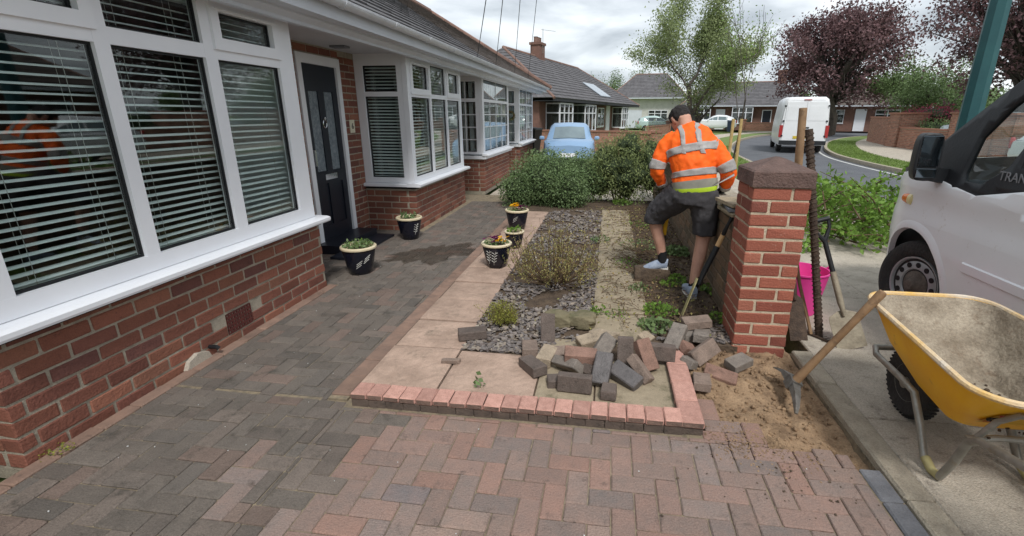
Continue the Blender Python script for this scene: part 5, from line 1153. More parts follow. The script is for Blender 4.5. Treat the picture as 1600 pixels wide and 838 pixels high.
box_obj('floor', (VX + .1, VX + VW - .1, -.35, 3.3, .36, .42), M['trim'], van); box_obj('bulkhead', (VX + .08, VX + VW - .08, 2.1, 2.14, .42, 1.84), M['seat'], van)
box_obj('dashboard', (VX + .12, VX + VW - .12, 3.28, 3.78, .8, 1.12), M['seat'], van)
box_obj('wheel_well', (VX + .14, VX + .5, 3.3, 4.2, .25, .8), M['seal'], van)
m = MB()
for x in (VX + .45, VX + 1.1, VX + 1.5): m.cbox(.45, .14, .6, .05, T=TR((x, 2.55, 1.1), (-10, 0, 0))); m.cbox(.45, .5, .16, .05, T=TR((x, 2.8, .8))); m.cbox(.26, .1, .2, .04, T=TR((x, 2.48, 1.52)))
m.build('seat', M['seat'], van)
st = MB(); st.tube([(VX + 1.45 + .19 * math.cos(t), 3.2 + .09 * math.sin(t), 1.14 + .16 * math.sin(t)) for t in np.linspace(0, 6.283, 24)], .014, 7); st.build('steering_wheel', M['trim'], van, True)
# details: mirror, repeater, door gap, rub strip, lettering
mi = MB(); Tm = TR((2.125, 3.62, 1.285), (0, 0, -6)); rings = []
for (y_, w_, h_) in ((-.05, .066, .148), (-.042, .075, .158), (.02, .075, .157), (.065, .056, .13), (.085, .026, .07)): rings.append([Tm @ Vector((w_ * math.copysign(abs(math.cos(t)) ** .5, math.cos(t)), y_, h_ * math.copysign(abs(math.sin(t)) ** .5, math.sin(t)))) for t in np.linspace(0, 6.283, 24, endpoint=False)])
mo = mi.loft(rings).build('mirror', M['trim'], van, True)
g = MB(); g.cbox(.118, .006, .2, .002, T=Tm @ Matrix.Translation((0, -.053, .038))); g.cbox(.118, .006, .06, .002, T=Tm @ Matrix.Translation((0, -.053, -.105))); g.build('mirror_glass', P('mirror_glass', S(132, 142, 148), None, .06, metal=1.0), mo)
MB().loft([[Vector((x, 3.62 + dy, z + dz)) for dy, dz in ((-.03, -.05), (.05, -.05), (.05, .05), (-.03, .05))] for x, z in ((2.15, 1.18), (2.22, 1.165), (2.28, 1.16))]).build('mirror_arm', M['trim'], mo)
xi = side_x(3.94, .95) - .004; MB().lathe([(.004, .09), (.03, .072), (.038, .02), (.038, 0)], 14, T=TR((xi - .004, 3.93, .95), (-90, 0, 0)) @ Matrix.Scale(.7, 4, (1, 0, 0))).build('indicator', M['orange'], van, True)
MB().lathe([(.038, 0), (.042, -.04), (.004, -.055)], 14, T=TR((xi - .006, 3.93, .95), (-90, 0, 0)) @ Matrix.Scale(.7, 4, (1, 0, 0))).build('indicator_base', M['cream'], van, True)
m = MB(); m.tube([(side_x(Y, z) - .001, Y, z) for Y, z in ((3.60, 1.055), (3.64, .9), (3.645, .83))], .0045, 4); m.tube([(side_x(Y, z) - .001, Y, z) for Y, z in ((3.30, .80), (3.22, .62), (3.2, .32))], .0045, 4); m.build('door_gap', M['seal'], van)
m = MB(); m.loft([[Vector((side_x(Y, z) - d, Y, z)) for z, d in ((.60, .002), (.612, .022), (.665, .022), (.68, .002))] for Y in np.linspace(3.2, .9, 12)], 0, False, False); m.build('rubbing_strip', M['van'], van)
t = link('lettering', text_mesh('TRANSIT', .075, .0015, P('badge_grey', S(132, 134, 138), None, .5), 'LEFT'), van); t.rotation_euler = (rad(90), 0, rad(-90)); t.location = (side_x(3.1, 1.2) - .008, 3.16, 1.215)
m = MB(); m.loft([[Vector((side_x(2.55, z_) - d_, Y_, z_)) for z_, d_ in ((.93, .004), (.94, .03), (.985, .03), (.995, .004))] for Y_ in (2.5, 2.53, 2.67, 2.7)], 0, False, False); m.build('door_handle', M['trim'], van, True)
m = MB(); m.tube([(side_x(Y_, .86) - .002, Y_, .86 + .012 * math.sin(Y_ * 3)) for Y_ in np.linspace(3.28, .9, 14)], .004, 4); m.tube([(side_x(2.3, z_) - .001, 2.3, z_) for z_ in (.32, .6, .9, 1.2)], .0045, 4); m.build('panel_gap', M['seal'], van)
# wheels
def van_wheel(parent, loc, ang, R=.335, W=.2, holes=12):
    T = Matrix.Translation(loc) @ rotz(ang) @ Matrix.Rotation(rad(-90), 4, 'Y')
    ty = MB().lathe([(R * .62, -W / 2), (R * .9, -W / 2), (R * .985, -W * .36), (R, 0), (R * .985, W * .36), (R * .95, W / 2 - .005), (R * .84, W / 2 + .006), (R * .68, W / 2 - .006), (R * .62, W / 2 - .03)], 48, T=T).build('wheel', M['tyre'], parent, True)
    m = MB(); m.lathe([(R * .63, W * .3), (R * .63, W * .46), (R * .6, W * .44), (R * .57, W * .3), (R * .5, W * .38), (R * .36, W * .4), (R * .3, W * .26), (.05, W * .26)], 40, T=T); m.build('rim', M['wheel_grey'], ty, True)
    m = MB()
    for k in range(holes): a = 6.283 * k / holes; m.lathe([(.001, 0), (.02, 0), (.02, .004), (.001, .0045)], 12, T=T @ Matrix.Rotation(a, 4, 'Z') @ Matrix.Translation((R * .45, 0, W * .388)))
    m.build('vent_hole', M['seal'], ty); MB().lathe([(R * .31, W * .24), (R * .31, W * .36), (R * .26, W * .42), (R * .18, W * .46), (R * .1, W * .62), (.01, W * .64)], 24, T=T).build('hub_cap', P('rusty_hub', S(110, 100, 92), S(78, 70, 64), .85, 26, bump=.6), ty, True); return ty
van_wheel(van, (2.40, 3.755, .335), rad(13)); van_wheel(van, (2.40, .45, .335), 0); van_wheel(van, (VX + VW - .15, 3.755, .335), rad(180)); van_wheel(van, (VX + VW - .15, .45, .335), rad(180))
# ================================================================== the worker
M['skin'] = P('skin', S(206, 160, 138), S(190, 142, 122), .55, 14, bump=.15, bscale=60)
M['hair'] = P('dark_hair', S(48, 42, 40), S(30, 27, 27), .6, 60, bump=.9, bscale=160)
M['hivis'] = P('hi_vis_orange', S(255, 112, 24), S(246, 96, 22), .7, 7, bump=.35, bscale=26, speck=S(206, 92, 34), speck_amt=.03, speck_scale=12)
M['band'] = P('reflective_band', S(168, 164, 160), S(150, 146, 144), .45, 14, bump=.2, bscale=40)
M['shorts'] = P('charcoal_shorts', S(74, 72, 74), S(60, 58, 61), .9, 7, bump=.35, bscale=40)
M['lime'] = P('lime_vest', S(196, 226, 60), S(180, 212, 52), .8, 8)
M['greytee'] = P('grey_tee', S(152, 150, 138), S(132, 130, 120), .9, 10)
M['sock'] = P('black_sock', S(30, 30, 32), None, .95, bump=.3)
M['shoe'] = P('trainer', S(170, 180, 194), S(130, 142, 164), .7, 22, bump=.3)
M['sole'] = P('trainer_sole', S(216, 212, 204), S(186, 182, 172), .8, 18)
M['glove'] = P('dark_glove', S(44, 42, 44), S(34, 32, 34), .8, 20)
def spline(pts, k=4):
    P_ = [np.array(p, float) for p in pts]; out = []
    for i in range(len(P_) - 1):
        p0, p1, p2, p3 = P_[max(i - 1, 0)], P_[i], P_[i + 1], P_[min(i + 2, len(P_) - 1)]
        for t in np.linspace(0, 1, k, endpoint=False): out.append(.5 * ((2 * p1) + (-p0 + p2) * t + (2 * p0 - 5 * p1 + 4 * p2 - p3) * t * t + (-p0 + 3 * p1 - 3 * p2 + p3) * t ** 3))
    out.append(P_[-1]); return out
def limb(mb, keys, side=(1, 0, 0), n=16, k=4, lo=0.0, hi=1.0, grow=0.0, cap=True, wob=0.0, seed=0.0):
    """keys: (x,y,z,a,b): centre and half-widths along side / across; lo..hi picks part of the run"""
    Q = spline(keys, k); N_ = len(Q); i0, i1 = int(round(lo * (N_ - 1))), int(round(hi * (N_ - 1))); rings = []
    for i in range(i0, i1 + 1):
        c = Vector(Q[i][:3]); t = Vector(Q[min(i + 1, N_ - 1)][:3] - Q[max(i - 1, 0)][:3]).normalized(); s = Vector(side); s = (s - t * s.dot(t)).normalized(); b = t.cross(s)
        row = []
        for j in range(n):
            an = 6.283185 * j / n; ca, sa = math.cos(an), math.sin(an); ca, sa = math.copysign(abs(ca) ** .85, ca), math.copysign(abs(sa) ** .85, sa)
            w = 1 + (wob * vnoise((c.x + ca * .3, c.y + sa * .3, c.z), 9, seed) if wob else 0); row.append(c + (s * ca * (Q[i][3] + grow) + b * sa * (Q[i][4] + grow)) * w)
        rings.append(row)
    mb.loft(rings, 0, cap); return mb
def fused(name, mb, mat, parent, vox=.012, smooth_it=4, fold=0.0, fscale=.1):
    o = mb.build(name, mat, parent, True)
    r = o.modifiers.new('r', 'REMESH'); r.mode = 'VOXEL'; r.voxel_size = vox; r.use_smooth_shade = True
    s = o.modifiers.new('s', 'SMOOTH'); s.iterations = smooth_it; s.factor = .5
    if fold:
        tx_ = bpy.data.textures.new(name + '_fold', 'CLOUDS'); tx_.noise_scale = fscale; tx_.noise_depth = 2
        d = o.modifiers.new('d', 'DISPLACE'); d.texture = tx_; d.strength = fold; d.mid_level = .5
    return o
def make_worker(name, label):
    W = thing(name, label, 'person', (.72, 4.2, 0))
    TORSO = [(.735, 4.2, .90, 0.137, 0.104), (.735, 4.2, .99, 0.139, 0.099), (.72, 4.22, 1.1, 0.137, 0.096), (.70, 4.26, 1.22, 0.154, 0.101), (.68, 4.3, 1.33, 0.162, 0.096), (.665, 4.33, 1.40, 0.132, 0.079), (.65, 4.35, 1.45, 0.071, 0.063)]
    SIDE = (.97, -.2, -.12)
    ARM_L = [(.53, 4.33, 1.375, 0.050, 0.050), (.475, 4.33, 1.28, 0.045, 0.048), (.425, 4.3, 1.12, 0.037, 0.040), (.44, 4.33, 1.03, 0.033, 0.036), (.505, 4.41, .945, 0.024, 0.026), (.53, 4.43, .915, 0.022, 0.024)]
    ARM_R = [(.83, 4.27, 1.36, 0.050, 0.050), (.9, 4.24, 1.26, 0.046, 0.048), (.985, 4.2, 1.12, 0.039, 0.042), (1.01, 4.22, 1.04, 0.035, 0.037), (.995, 4.3, .955, 0.026, 0.027), (1.0, 4.33, .93, 0.024, 0.026)]
    LEG_R = [(.815, 4.2, .92, .1, .115), (.835, 4.2, .78, .098, .105), (.85, 4.19, .6, .072, .078), (.845, 4.18, .50, .058, .064), (.825, 4.14, .38, .055, .06), (.80, 4.1, .25, .044, .048), (.785, 4.08, .12, .036, .042), (.78, 4.07, .05, .036, .045)]
    LEG_L = [(.66, 4.22, .92, .1, .115), (.59, 4.3, .83, .1, .105), (.49, 4.4, .72, .082, .085), (.455, 4.43, .64, .066, .07), (.475, 4.43, .53, .055, .06), (.515, 4.43, .40, .05, .055), (.54, 4.43, .28, .037, .042), (.55, 4.43, .2, .036, .042)]
    b = MB(); limb(b, TORSO, SIDE, 20); limb(b, [(.65, 4.34, 1.42, .062, .066), (.632, 4.36, 1.50, .056, .062), (.62, 4.37, 1.54, .055, .062)])
    # head: skull, jaw, nose, ears; looking down and to the left
    HC = Vector((.60, 4.42, 1.515)); TH = Matrix.Translation(HC) @ Euler((rad(-42), rad(-10), rad(26))).to_matrix().to_4x4() @ Matrix.Scale(.95, 4)
    limb(b, [tuple(TH @ Vector((0, y, z))) + (a, c) for (y, z, a, c) in ((.03, -.105, .035, .045), (.035, -.085, .056, .066), (.015, -.03, .07, .088), (.0, .03, .076, .096), (-.005, .07, .066, .085), (-.005, .1, .03, .04))], tuple(TH.to_3x3() @ Vector((1, 0, 0))), 18)
    limb(b, [tuple(TH @ Vector((0, .1, .01))) + (.009, .012), tuple(TH @ Vector((0, .122, -.025))) + (.014, .014), tuple(TH @ Vector((0, .105, -.04))) + (.014, .008)], tuple(TH.to_3x3() @ Vector((1, 0, 0))), 8)
    limb(b, [tuple(TH @ Vector((0, .095, -.06))) + (.022, .012), tuple(TH @ Vector((0, .1, -.066))) + (.02, .008)], tuple(TH.to_3x3() @ Vector((1, 0, 0))), 8)
    for s in (-1, 1): limb(b, [tuple(TH @ Vector((s * .076, -.012, -.035))) + (.009, .012), tuple(TH @ Vector((s * .085, -.016, 0))) + (.009, .022), tuple(TH @ Vector((s * .084, -.012, .028))) + (.007, .014)], tuple(TH.to_3x3() @ Vector((1, 0, 0))), 10, 3)
    limb(b, ARM_L, (1, 0, .2)); limb(b, ARM_R, (1, 0, .2)); limb(b, LEG_R); limb(b, LEG_L)
    # feet
    limb(b, [(.78, 4.04, .045, .03, .03), (.775, 4.1, .05, .036, .045), (.765, 4.2, .04, .044, .03), (.76, 4.27, .032, .03, .018)], (1, 0, 0)); limb(b, [(.58, 4.425, .185, .03, .03), (.53, 4.43, .19, .038, .034), (.45, 4.44, .16, .038, .026), (.40, 4.45, .14, .024, .016)], (0, 1, 0))
    fused('body', b, M['skin'], W, .011, 3)
    # hair: cap over the skull, short and thick
    h = MB(); limb(h, [tuple(TH @ Vector((0, y, z))) + (a, c) for (y, z, a, c) in ((-.035, -.055, .06, .052), (-.026, -.02, .076, .078), (-.014, .035, .083, .093), (-.01, .08, .074, .085), (-.01, .108, .03, .04))], tuple(TH.to_3x3() @ Vector((1, 0, 0))), 20); hair = fused('hair', h, M['hair'], W, .008, 2, .018, .025)
    for s in (-1, 1):
        MB().lathe([(.001, -.006), (.009, -.003), (.011, 0), (.009, .003), (.001, .006)], 10, T=TH @ TR((s * .03, .088, .005), (90, 0, 0))).build('eye', M['sole'], W, True)
    # jacket
    JT = [(.735, 4.205, .965, 0.173, 0.132), (.73, 4.21, 1.02, 0.178, 0.137), (.72, 4.225, 1.1, 0.173, 0.132), (.70, 4.26, 1.22, 0.187, 0.135), (.68, 4.3, 1.33, 0.193, 0.126), (.665, 4.33, 1.405, 0.159, 0.102), (.648, 4.35, 1.455, 0.082, 0.077), (.64, 4.355, 1.475, 0.068, 0.068)]
    JL = [(.57, 4.335, 1.36, 0.075, 0.075), (.5, 4.335, 1.30, 0.075, 0.077), (.435, 4.315, 1.16, 0.065, 0.070), (.43, 4.315, 1.07, 0.060, 0.065), (.475, 4.365, .985, 0.044, 0.048), (.498, 4.4, .955, 0.041, 0.044)]
    JR = [(.80, 4.285, 1.35, 0.075, 0.075), (.88, 4.25, 1.28, 0.076, 0.079), (.965, 4.21, 1.16, 0.069, 0.072), (1.0, 4.21, 1.07, 0.062, 0.067), (1.005, 4.27, .985, 0.048, 0.051), (1.0, 4.305, .955, 0.044, 0.046)]
    j = MB(); limb(j, JT, SIDE, 24, wob=.07, seed=1); limb(j, JL, (1, 0, .2), 18, wob=.12, seed=2); limb(j, JR, (1, 0, .2), 18, wob=.12, seed=3)
    jacket = fused('jacket', j, M['hivis'], W, .011, 2, .026, .06)
    def bandp(keys, side, lo, hi, g=.008, nm='reflective_band', n=24, seed=1, wob=.07, cut=None):
        m = MB(); limb(m, keys, side, 56, 14, lo, hi, g, False, wob, seed); o = m.build(nm, M['band'], jacket, True); sw = o.modifiers.new('w', 'SHRINKWRAP'); sw.target = jacket; sw.wrap_mode = 'ABOVE_SURFACE'; sw.offset = .006; sd = o.modifiers.new('s', 'SOLIDIFY'); sd.thickness = .004; return o
    bandp(JT, SIDE, .21, .29); bandp(JT, SIDE, .435, .515)
    bandp(JL, (1, 0, .2), .39, .52, .007, n=18, seed=2, wob=.12); bandp(JR, (1, 0, .2), .39, .52, .007, n=18, seed=3, wob=.12); bandp(JL, (1, 0, .2), .8, .9, .007, n=18, seed=2, wob=.12); bandp(JR, (1, 0, .2), .8, .9, .007, n=18, seed=3, wob=.12)
    for sg in (-1, 1):                            # braces over the shoulders, lying on the cloth
        U = spline([(.69 + sg * .078, 4.135, 1.25), (.682 + sg * .074, 4.145, 1.285), (.67 + sg * .066, 4.17, 1.34), (.66 + sg * .062, 4.23, 1.41), (.652 + sg * .066, 4.32, 1.45), (.655 + sg * .075, 4.40, 1.42), (.67 + sg * .085, 4.43, 1.33), (.69 + sg * .095, 4.42, 1.2)], 12); m = MB(); q = []
        for i, p in enumerate(U): c = Vector(p); sd_ = Vector((.97, -.2, -.05)); q.append([c + sd_ * w_ for w_ in (-.02, -.012, -.004, .004, .012, .02)])
        m.loft(q, 0, False, False); o = m.build('reflective_brace', M['band'], jacket, True); sw = o.modifiers.new('w', 'SHRINKWRAP'); sw.target = jacket; sw.wrap_mode = 'ABOVE_SURFACE'; sw.offset = .006; sd = o.modifiers.new('s', 'SOLIDIFY'); sd.thickness = .003
    m = MB(); limb(m, [(.74, 4.2, .94, .18, .138), (.738, 4.2, .958, .184, .141), (.736, 4.2, .975, .186, .142)], SIDE, 24); m.build('lime_hem', M['lime'], W, True)
    m = MB(); limb(m, [(.738, 4.2, .95, .184, .14), (.734, 4.205, .99, .187, .144), (.73, 4.21, 1.02, .188, .145)], SIDE, 24); m.build('grey_tee', M['greytee'], W, True)
    # shorts
    s = MB(); limb(s, [(.74, 4.2, .96, .176, .134), (.74, 4.2, .9, .185, .142), (.735, 4.205, .83, .18, .145)], SIDE, 24)
    limb(s, [(.815, 4.2, .93, .118, .135), (.835, 4.2, .8, .118, .128), (.85, 4.195, .68, .104, .112), (.852, 4.19, .555, .1, .108)], n=18, wob=.05, seed=5); limb(s, [(.66, 4.22, .92, .125, .135), (.585, 4.3, .835, .122, .128), (.50, 4.38, .74, .106, .112), (.455, 4.42, .675, .095, .105), (.45, 4.425, .6, .094, .1)], n=18, wob=.05, seed=6)
    fused('shorts', s, M['shorts'], W, .012, 2, .02, .06)
    for keys in ([(.806, 4.105, .20, .047, .052), (.795, 4.09, .15, .042, .05), (.785, 4.08, .09, .043, .052)], [(.538, 4.43, .325, .043, .048), (.545, 4.43, .27, .042, .048), (.55, 4.43, .22, .045, .05)]): m = MB(); limb(m, keys, n=14); m.build('sock', M['sock'], W, True)
    for keys, sole, side in (([(.785, 4.01, .075, .032, .05), (.782, 4.04, .075, .042, .056), (.777, 4.1, .075, .046, .05), (.768, 4.2, .055, .052, .036), (.762, 4.28, .042, .04, .026), (.76, 4.305, .035, .022, .016)], [(.785, 4.0, .02, .034, .02), (.78, 4.06, .02, .045, .02), (.768, 4.2, .018, .055, .018), (.76, 4.315, .02, .024, .016)], (1, 0, 0)),
                         ([(.60, 4.42, .205, .032, .046), (.57, 4.425, .205, .044, .052), (.52, 4.43, .195, .048, .046), (.44, 4.44, .162, .05, .036), (.39, 4.45, .14, .038, .025), (.37, 4.455, .13, .022, .015)], [(.605, 4.42, .152, .034, .02), (.55, 4.425, .15, .045, .02), (.44, 4.44, .126, .053, .018), (.36, 4.455, .112, .026, .014)], (0, 1, 0))):
        m = MB(); limb(m, keys, side, 16); sh = m.build('shoe', M['shoe'], W, True); m = MB(); limb(m, sole, side, 16); m.build('sole', M['sole'], sh, True)
    # gloved hands: palm, four fingers and a thumb closed on what they hold
    g = MB(); limb(g, [(.51, 4.415, .945, .03, .036), (.525, 4.43, .915, .022, .042), (.54, 4.445, .885, .02, .042), (.548, 4.45, .87, .016, .036)], (1, 0, 0), 12)
    for i, dl in enumerate((0, .004, .002, -.008)): y_ = 4.415 + i * .021; g.tube([(.548, y_, .885), (.575, y_, .868 - dl), (.59, y_, .885), (.585, y_, .905)], [.0105, .0105, .0095, .008], 8)
    g.tube([(.52, 4.41, .915), (.525, 4.388, .89), (.555, 4.385, .875), (.575, 4.392, .876)], [.013, .012, .011, .009], 8); g.build('glove', M['glove'], W, True)
    g = MB(); limb(g, [(1.0, 4.32, .945, .03, .035), (1.0, 4.345, .925, .04, .024), (1.0, 4.39, .912, .042, .02), (1.0, 4.41, .908, .036, .017)], (1, 0, 0), 12)
    for i, dl in enumerate((.0, .012, .016, .004)): x_ = .967 + i * .022; g.tube([(x_, 4.405, .91), (x_ - .002 + i * .002, 4.435 + dl, .914), (x_ - .003 + i * .003, 4.46 + dl, .902)], [.0105, .0095, .008], 8)
    g.tube([(.97, 4.35, .918), (.94, 4.37, .91), (.925, 4.395, .905)], [.013, .011, .009], 8); g.build('glove', M['glove'], W, True)
    return W
worker = make_worker('person', 'man in orange hi-vis jacket and charcoal shorts digging with one foot raised')
digger('spade', 'yellow-shafted spade under the worker\'s raised foot in the bed', (.52, 4.5, -.06), (.575, 4.435, .9), (1, .15, 0), .17, .26, M['yellow_paint'], M['rusty'], 'D', .15, 0)

rc = rock("earth-covered root clump under the worker's raised foot", (.46, 4.46, .075), (.2, .13, .115), 15); rc.name = 'root_clump'; rc['category'] = 'root clump'; del rc['group']; rc.data.materials.clear(); rc.data.materials.append(M['soil'])
# ================================================================== trees
def make_tree(name, label, base, h, spread, nleaf, lsize, mat, seed, trunk_r=.16, fork=.3, lean=(0, 0), twig_levels=4, multi=1, droop=0.0, cl=.35, asp=.55, bark='bark', flat=1.0, dens_low=0.0, cat='tree', rx=None, dome=None):
    random.seed(seed); e = thing(name, label, cat, base, 0); m = MB(); tips = []
    def grow(p, d, l, r, lev):
        n = 3; pts = [p]; rr = [r]; q = p.copy(); dd = d.copy()
        for i in range(n): dd = (dd + Vector((random.gauss(0, .13), random.gauss(0, .13), random.gauss(.02, .08)))).normalized(); q = q + dd * l / n; pts.append(q.copy()); rr.append(r * (1 - .45 * (i + 1) / n))
        m.tube(pts, rr, 8 if lev < 2 else 5 if lev < 3 else 4)
        if lev >= 2:
            for a in pts[1:]: tips.append((a, lev))
        if lev >= twig_levels: return
        for k in range(random.randint(3, 4) if lev < 3 else random.randint(2, 3)):
            t = random.uniform(.4, 1.0) if k else 1.0; s = pts[0].lerp(pts[-1], t) if lev == 0 else pts[min(n, 1 + int(t * (n - 1)))]
            az = random.uniform(0, 6.283); sp = random.uniform(.5, 1.05) * spread; nd = (dd * .75 + Vector((math.cos(az) * sp, math.sin(az) * sp, random.uniform(-.1, .5) * flat - droop))).normalized()
            grow(s, nd, l * random.uniform(.6, .82), max(.006, rr[-1] * random.uniform(.55, .8)), lev + 1)
    for k in range(multi):
        d = Vector((lean[0] + (random.gauss(0, .14) if multi > 1 else 0), lean[1] + (random.gauss(0, .14) if multi > 1 else 0), 1)).normalized(); grow(Vector((k * .5 * trunk_r * 4 if multi > 1 else 0, 0, 0)), d, h * fork, trunk_r * (1 if k == 0 else .65), 0)
    if rx:                                        # bring the grown crown to its real height and spread
        tz = max(t[0].z for t in tips); cxm = sum(t[0].x for t in tips) / len(tips); cym = sum(t[0].y for t in tips) / len(tips); rr_ = sorted(math.hypot(t[0].x - cxm, t[0].y - cym) for t in tips)[int(len(tips) * .93)]; kz, kr = (h - cl) / tz, rx / rr_
        def fit(p): w_ = min(1.0, p[2] / (h * .3)); return Vector((p[0] * (1 - w_) + (p[0] - cxm * w_) * kr * w_, p[1] * (1 - w_) + (p[1] - cym * w_) * kr * w_, p[2] * kz))
        m.v = [tuple(fit(p)) for p in m.v]; tips = [(fit(t[0]), t[1]) for t in tips]
    if dome:                                      # further limbs filling out a full, ragged dome
        dcz, drx, drz, dn = dome
        for _ in range(dn):
            d = RNG.normal(size=3); d /= np.linalg.norm(d); d[2] = d[2] if d[2] > -.75 else -d[2]; k = (1 + .28 * vnoise(d, 2.5, seed) + .2 * vnoise(d, 7, seed)) * RNG.uniform(.45, 1.0) ** .6
            tip = Vector((d[0] * drx * k, d[1] * drx * k, dcz + d[2] * drz * k)); b0_ = Vector((0, 0, max(1.0, dcz - drz * .7))).lerp(Vector((tip.x * .35, tip.y * .35, dcz * .9)), random.random()); md = b0_.lerp(tip, .55) + Vector((0, 0, .15 * drz * random.random())); m.tube([b0_, md, tip], [.05, .03, .01], 4)
            for t in (.55, .7, .85, 1.0, 1.05): tips.append((md.lerp(tip, t), 3))
    m.build('trunk', M[bark], e, True, False); T_ = np.array([tuple(t[0]) for t in tips]); wts = np.array([1.0 + .8 * t[1] for t in tips]); wts /= wts.sum()
    idx = RNG.choice(len(T_), nleaf, p=wts); P0 = T_[idx] + RNG.normal(size=(nleaf, 3)) * cl * np.array([1, 1, .75]); P0 = P0[P0[:, 2] > h * dens_low] if dens_low else P0
    V, F = leaf_cloud(P0, lsize, asp, .1, droop=droop); link('crown', mesh_np('crown', V, F, mat), e, False); random.seed(seed + 1); return e
make_tree('street_tree', 'sparse pale green street tree with forked trunk behind the worker', (3.75, 23.5, 0), 7.4, .8, 26000, .1, M['leaf_tree'], 21, .17, .36, (-.05, 0), 4, 1, .0, .24, rx=2.5)
make_tree('street_tree', 'slimmer green street tree right of the forked one', (4.35, 24.2, 0), 5.4, .75, 9500, .1, M['leaf_tree'], 33, .11, .36, (.14, 0), 4, 1, 0, .2, rx=1.7)
make_tree('copper_beech', 'large domed purple leaved tree behind the white road van', (18.6, 45.0, 0), 10.2, .8, 24000, .24, M['leaf_copper'], 5, .42, .25, (0, 0), 4, 1, .05, .38, .6, rx=4.4, dome=(5.6, 5.2, 4.6, 230))
make_tree('copper_beech', 'dark purple leaved tree at the top right above the wall', (18.8, 26.0, 0), 9.6, .85, 24000, .17, M['leaf_copper'], 12, .36, .24, (0, 0), 4, 1, .1, .32, .6, rx=3.8, dome=(5.6, 4.6, 4.4, 230))
make_tree('copper_beech', 'purple leaved tree on the right, largely beyond the picture edge', (18.5, 12.5, 0), 9.5, .85, 14000, .19, M['leaf_copper'], 14, .34, .24, (0, 0), 4, 1, .1, .42, .6, rx=4)
make_tree('garden_tree', 'rounded green tree between the two purple trees', (22.5, 41.0, 0), 6.2, .85, 9000, .16, M['leaf_hedge'], 8, .2, .22, (0, 0), 4, 1, .05, .4, rx=3)
make_tree('garden_tree', 'bushy green tree low behind the red shrub', (19.5, 33.5, 0), 4.2, .9, 8000, .14, M['leaf_hedge'], 18, .16, .2, (0, 0), 4, 1, .05, .35, rx=2.4)
make_tree('bare_tree', 'distant thinly leaved tree above the far roofs', (-.5, 80, 0), 9.8, .8, 2600, .22, M['leaf_hedge'], 40, .3, .34, (0, 0), 5, 1, 0, .4)
make_tree('bare_tree', 'faint far tree right of the thinly leaved one', (6.5, 96, 0), 10.5, .8, 3400, .25, M['leaf_hedge'], 44, .3, .34, (0, 0), 5, 1, 0, .4)
# row of far trees closing the view on the right
for i, (x, y, h, c) in enumerate(((36, 78, 9, 'leaf_hedge'), (46, 74, 10, 'leaf_dark'), (30, 88, 11, 'leaf_hedge'), (40, 60, 8, 'leaf_dark'), (52, 58, 9, 'leaf_hedge'))):
    make_tree('garden_tree', ('far green tree beyond the bend, leftmost of the row', 'tall dark far tree beyond the bend', 'tallest far tree behind the purple tree', 'dark tree beyond the right-hand gardens', 'green tree far right behind the gardens')[i], (x, y, 0), h, .85, 5000, .32, M[c], 60 + i, .3, .22, (0, 0), 3, 1, 0, .8)
# sapling with stakes on the verge
sap = make_tree('sapling', 'young staked sapling with few leaves on the verge behind the pillar', (3.62, 15.0, 0), 3.6, .35, 420, .06, M['leaf_fresh'], 70, .028, .55, (0, 0), 3, 1, 0, .14)
M['post_wood'] = P('stake_wood', S(190, 164, 112), S(164, 138, 92), .85, 9, bump=.4, bscale=30)
for k, (x, lab) in enumerate(((3.5, 'left of the two'), (3.72, 'right of the two'))): tag(MB().tube([(x, 14.9, -.02), (x + .01, 14.9, 1.45)], .045, 8).build('tree_stake', M['post_wood'], None, True), 'pale wooden tree stake, %s holding the sapling' % lab, 'stake', 'stakes holding the sapling')
# ================================================================== lamp post, wires
M['teal'] = P('teal_paint', S(44, 88, 90), S(38, 78, 82), .45, 5, speck=S(60, 70, 66), speck_amt=.05, speck_scale=20)
lm = thing('lamp_post', 'teal green steel lamp post rising behind the near van', 'lamp post', (4.55, 7.05, 0))
MB().lathe([(.125, 0), (.12, 1.6), (.105, 3.1), (.075, 3.3), (.065, 6.0), (.05, 6.02)], 8, (4.55, 7.05, 0)).build('column', M['teal'], lm); MB().tube([(4.55, 7.05, 5.98), (4.7, 7.05, 6.25), (5.3, 7.05, 6.35)], .035, 8).build('arm', M['teal'], lm); MB().cbox(.6, .22, .12, .04, T=TR((5.5, 7.05, 6.34))).build('lantern', M['galv'], lm)
WIRES = [((-2.24, 8.33, 2.41), (-1.09, 4.58, 2.71)), ((-2.24, 9.7, 2.43), (-1.11, 5.34, 2.9)), ((-2.24, 11.6, 2.42), (-1.12, 6.38, 3.18)), ((-2.24, 13.5, 2.42), (-1.06, 7.43, 3.43))]
for i, (a, b) in enumerate(WIRES):
    a, b = Vector(a), Vector(b); tag(MB().tube([a.lerp(b, t) for t in np.linspace(0, 1.6, 10)], .005, 5).build('overhead_wire', M['seal']), ('leftmost thin overhead wire rising from the near gutter', 'second overhead wire from the left rising from the eaves', 'third overhead wire from the left', 'rightmost overhead wire, passing by the chimney')[i], 'wire', 'wires over the roofs')
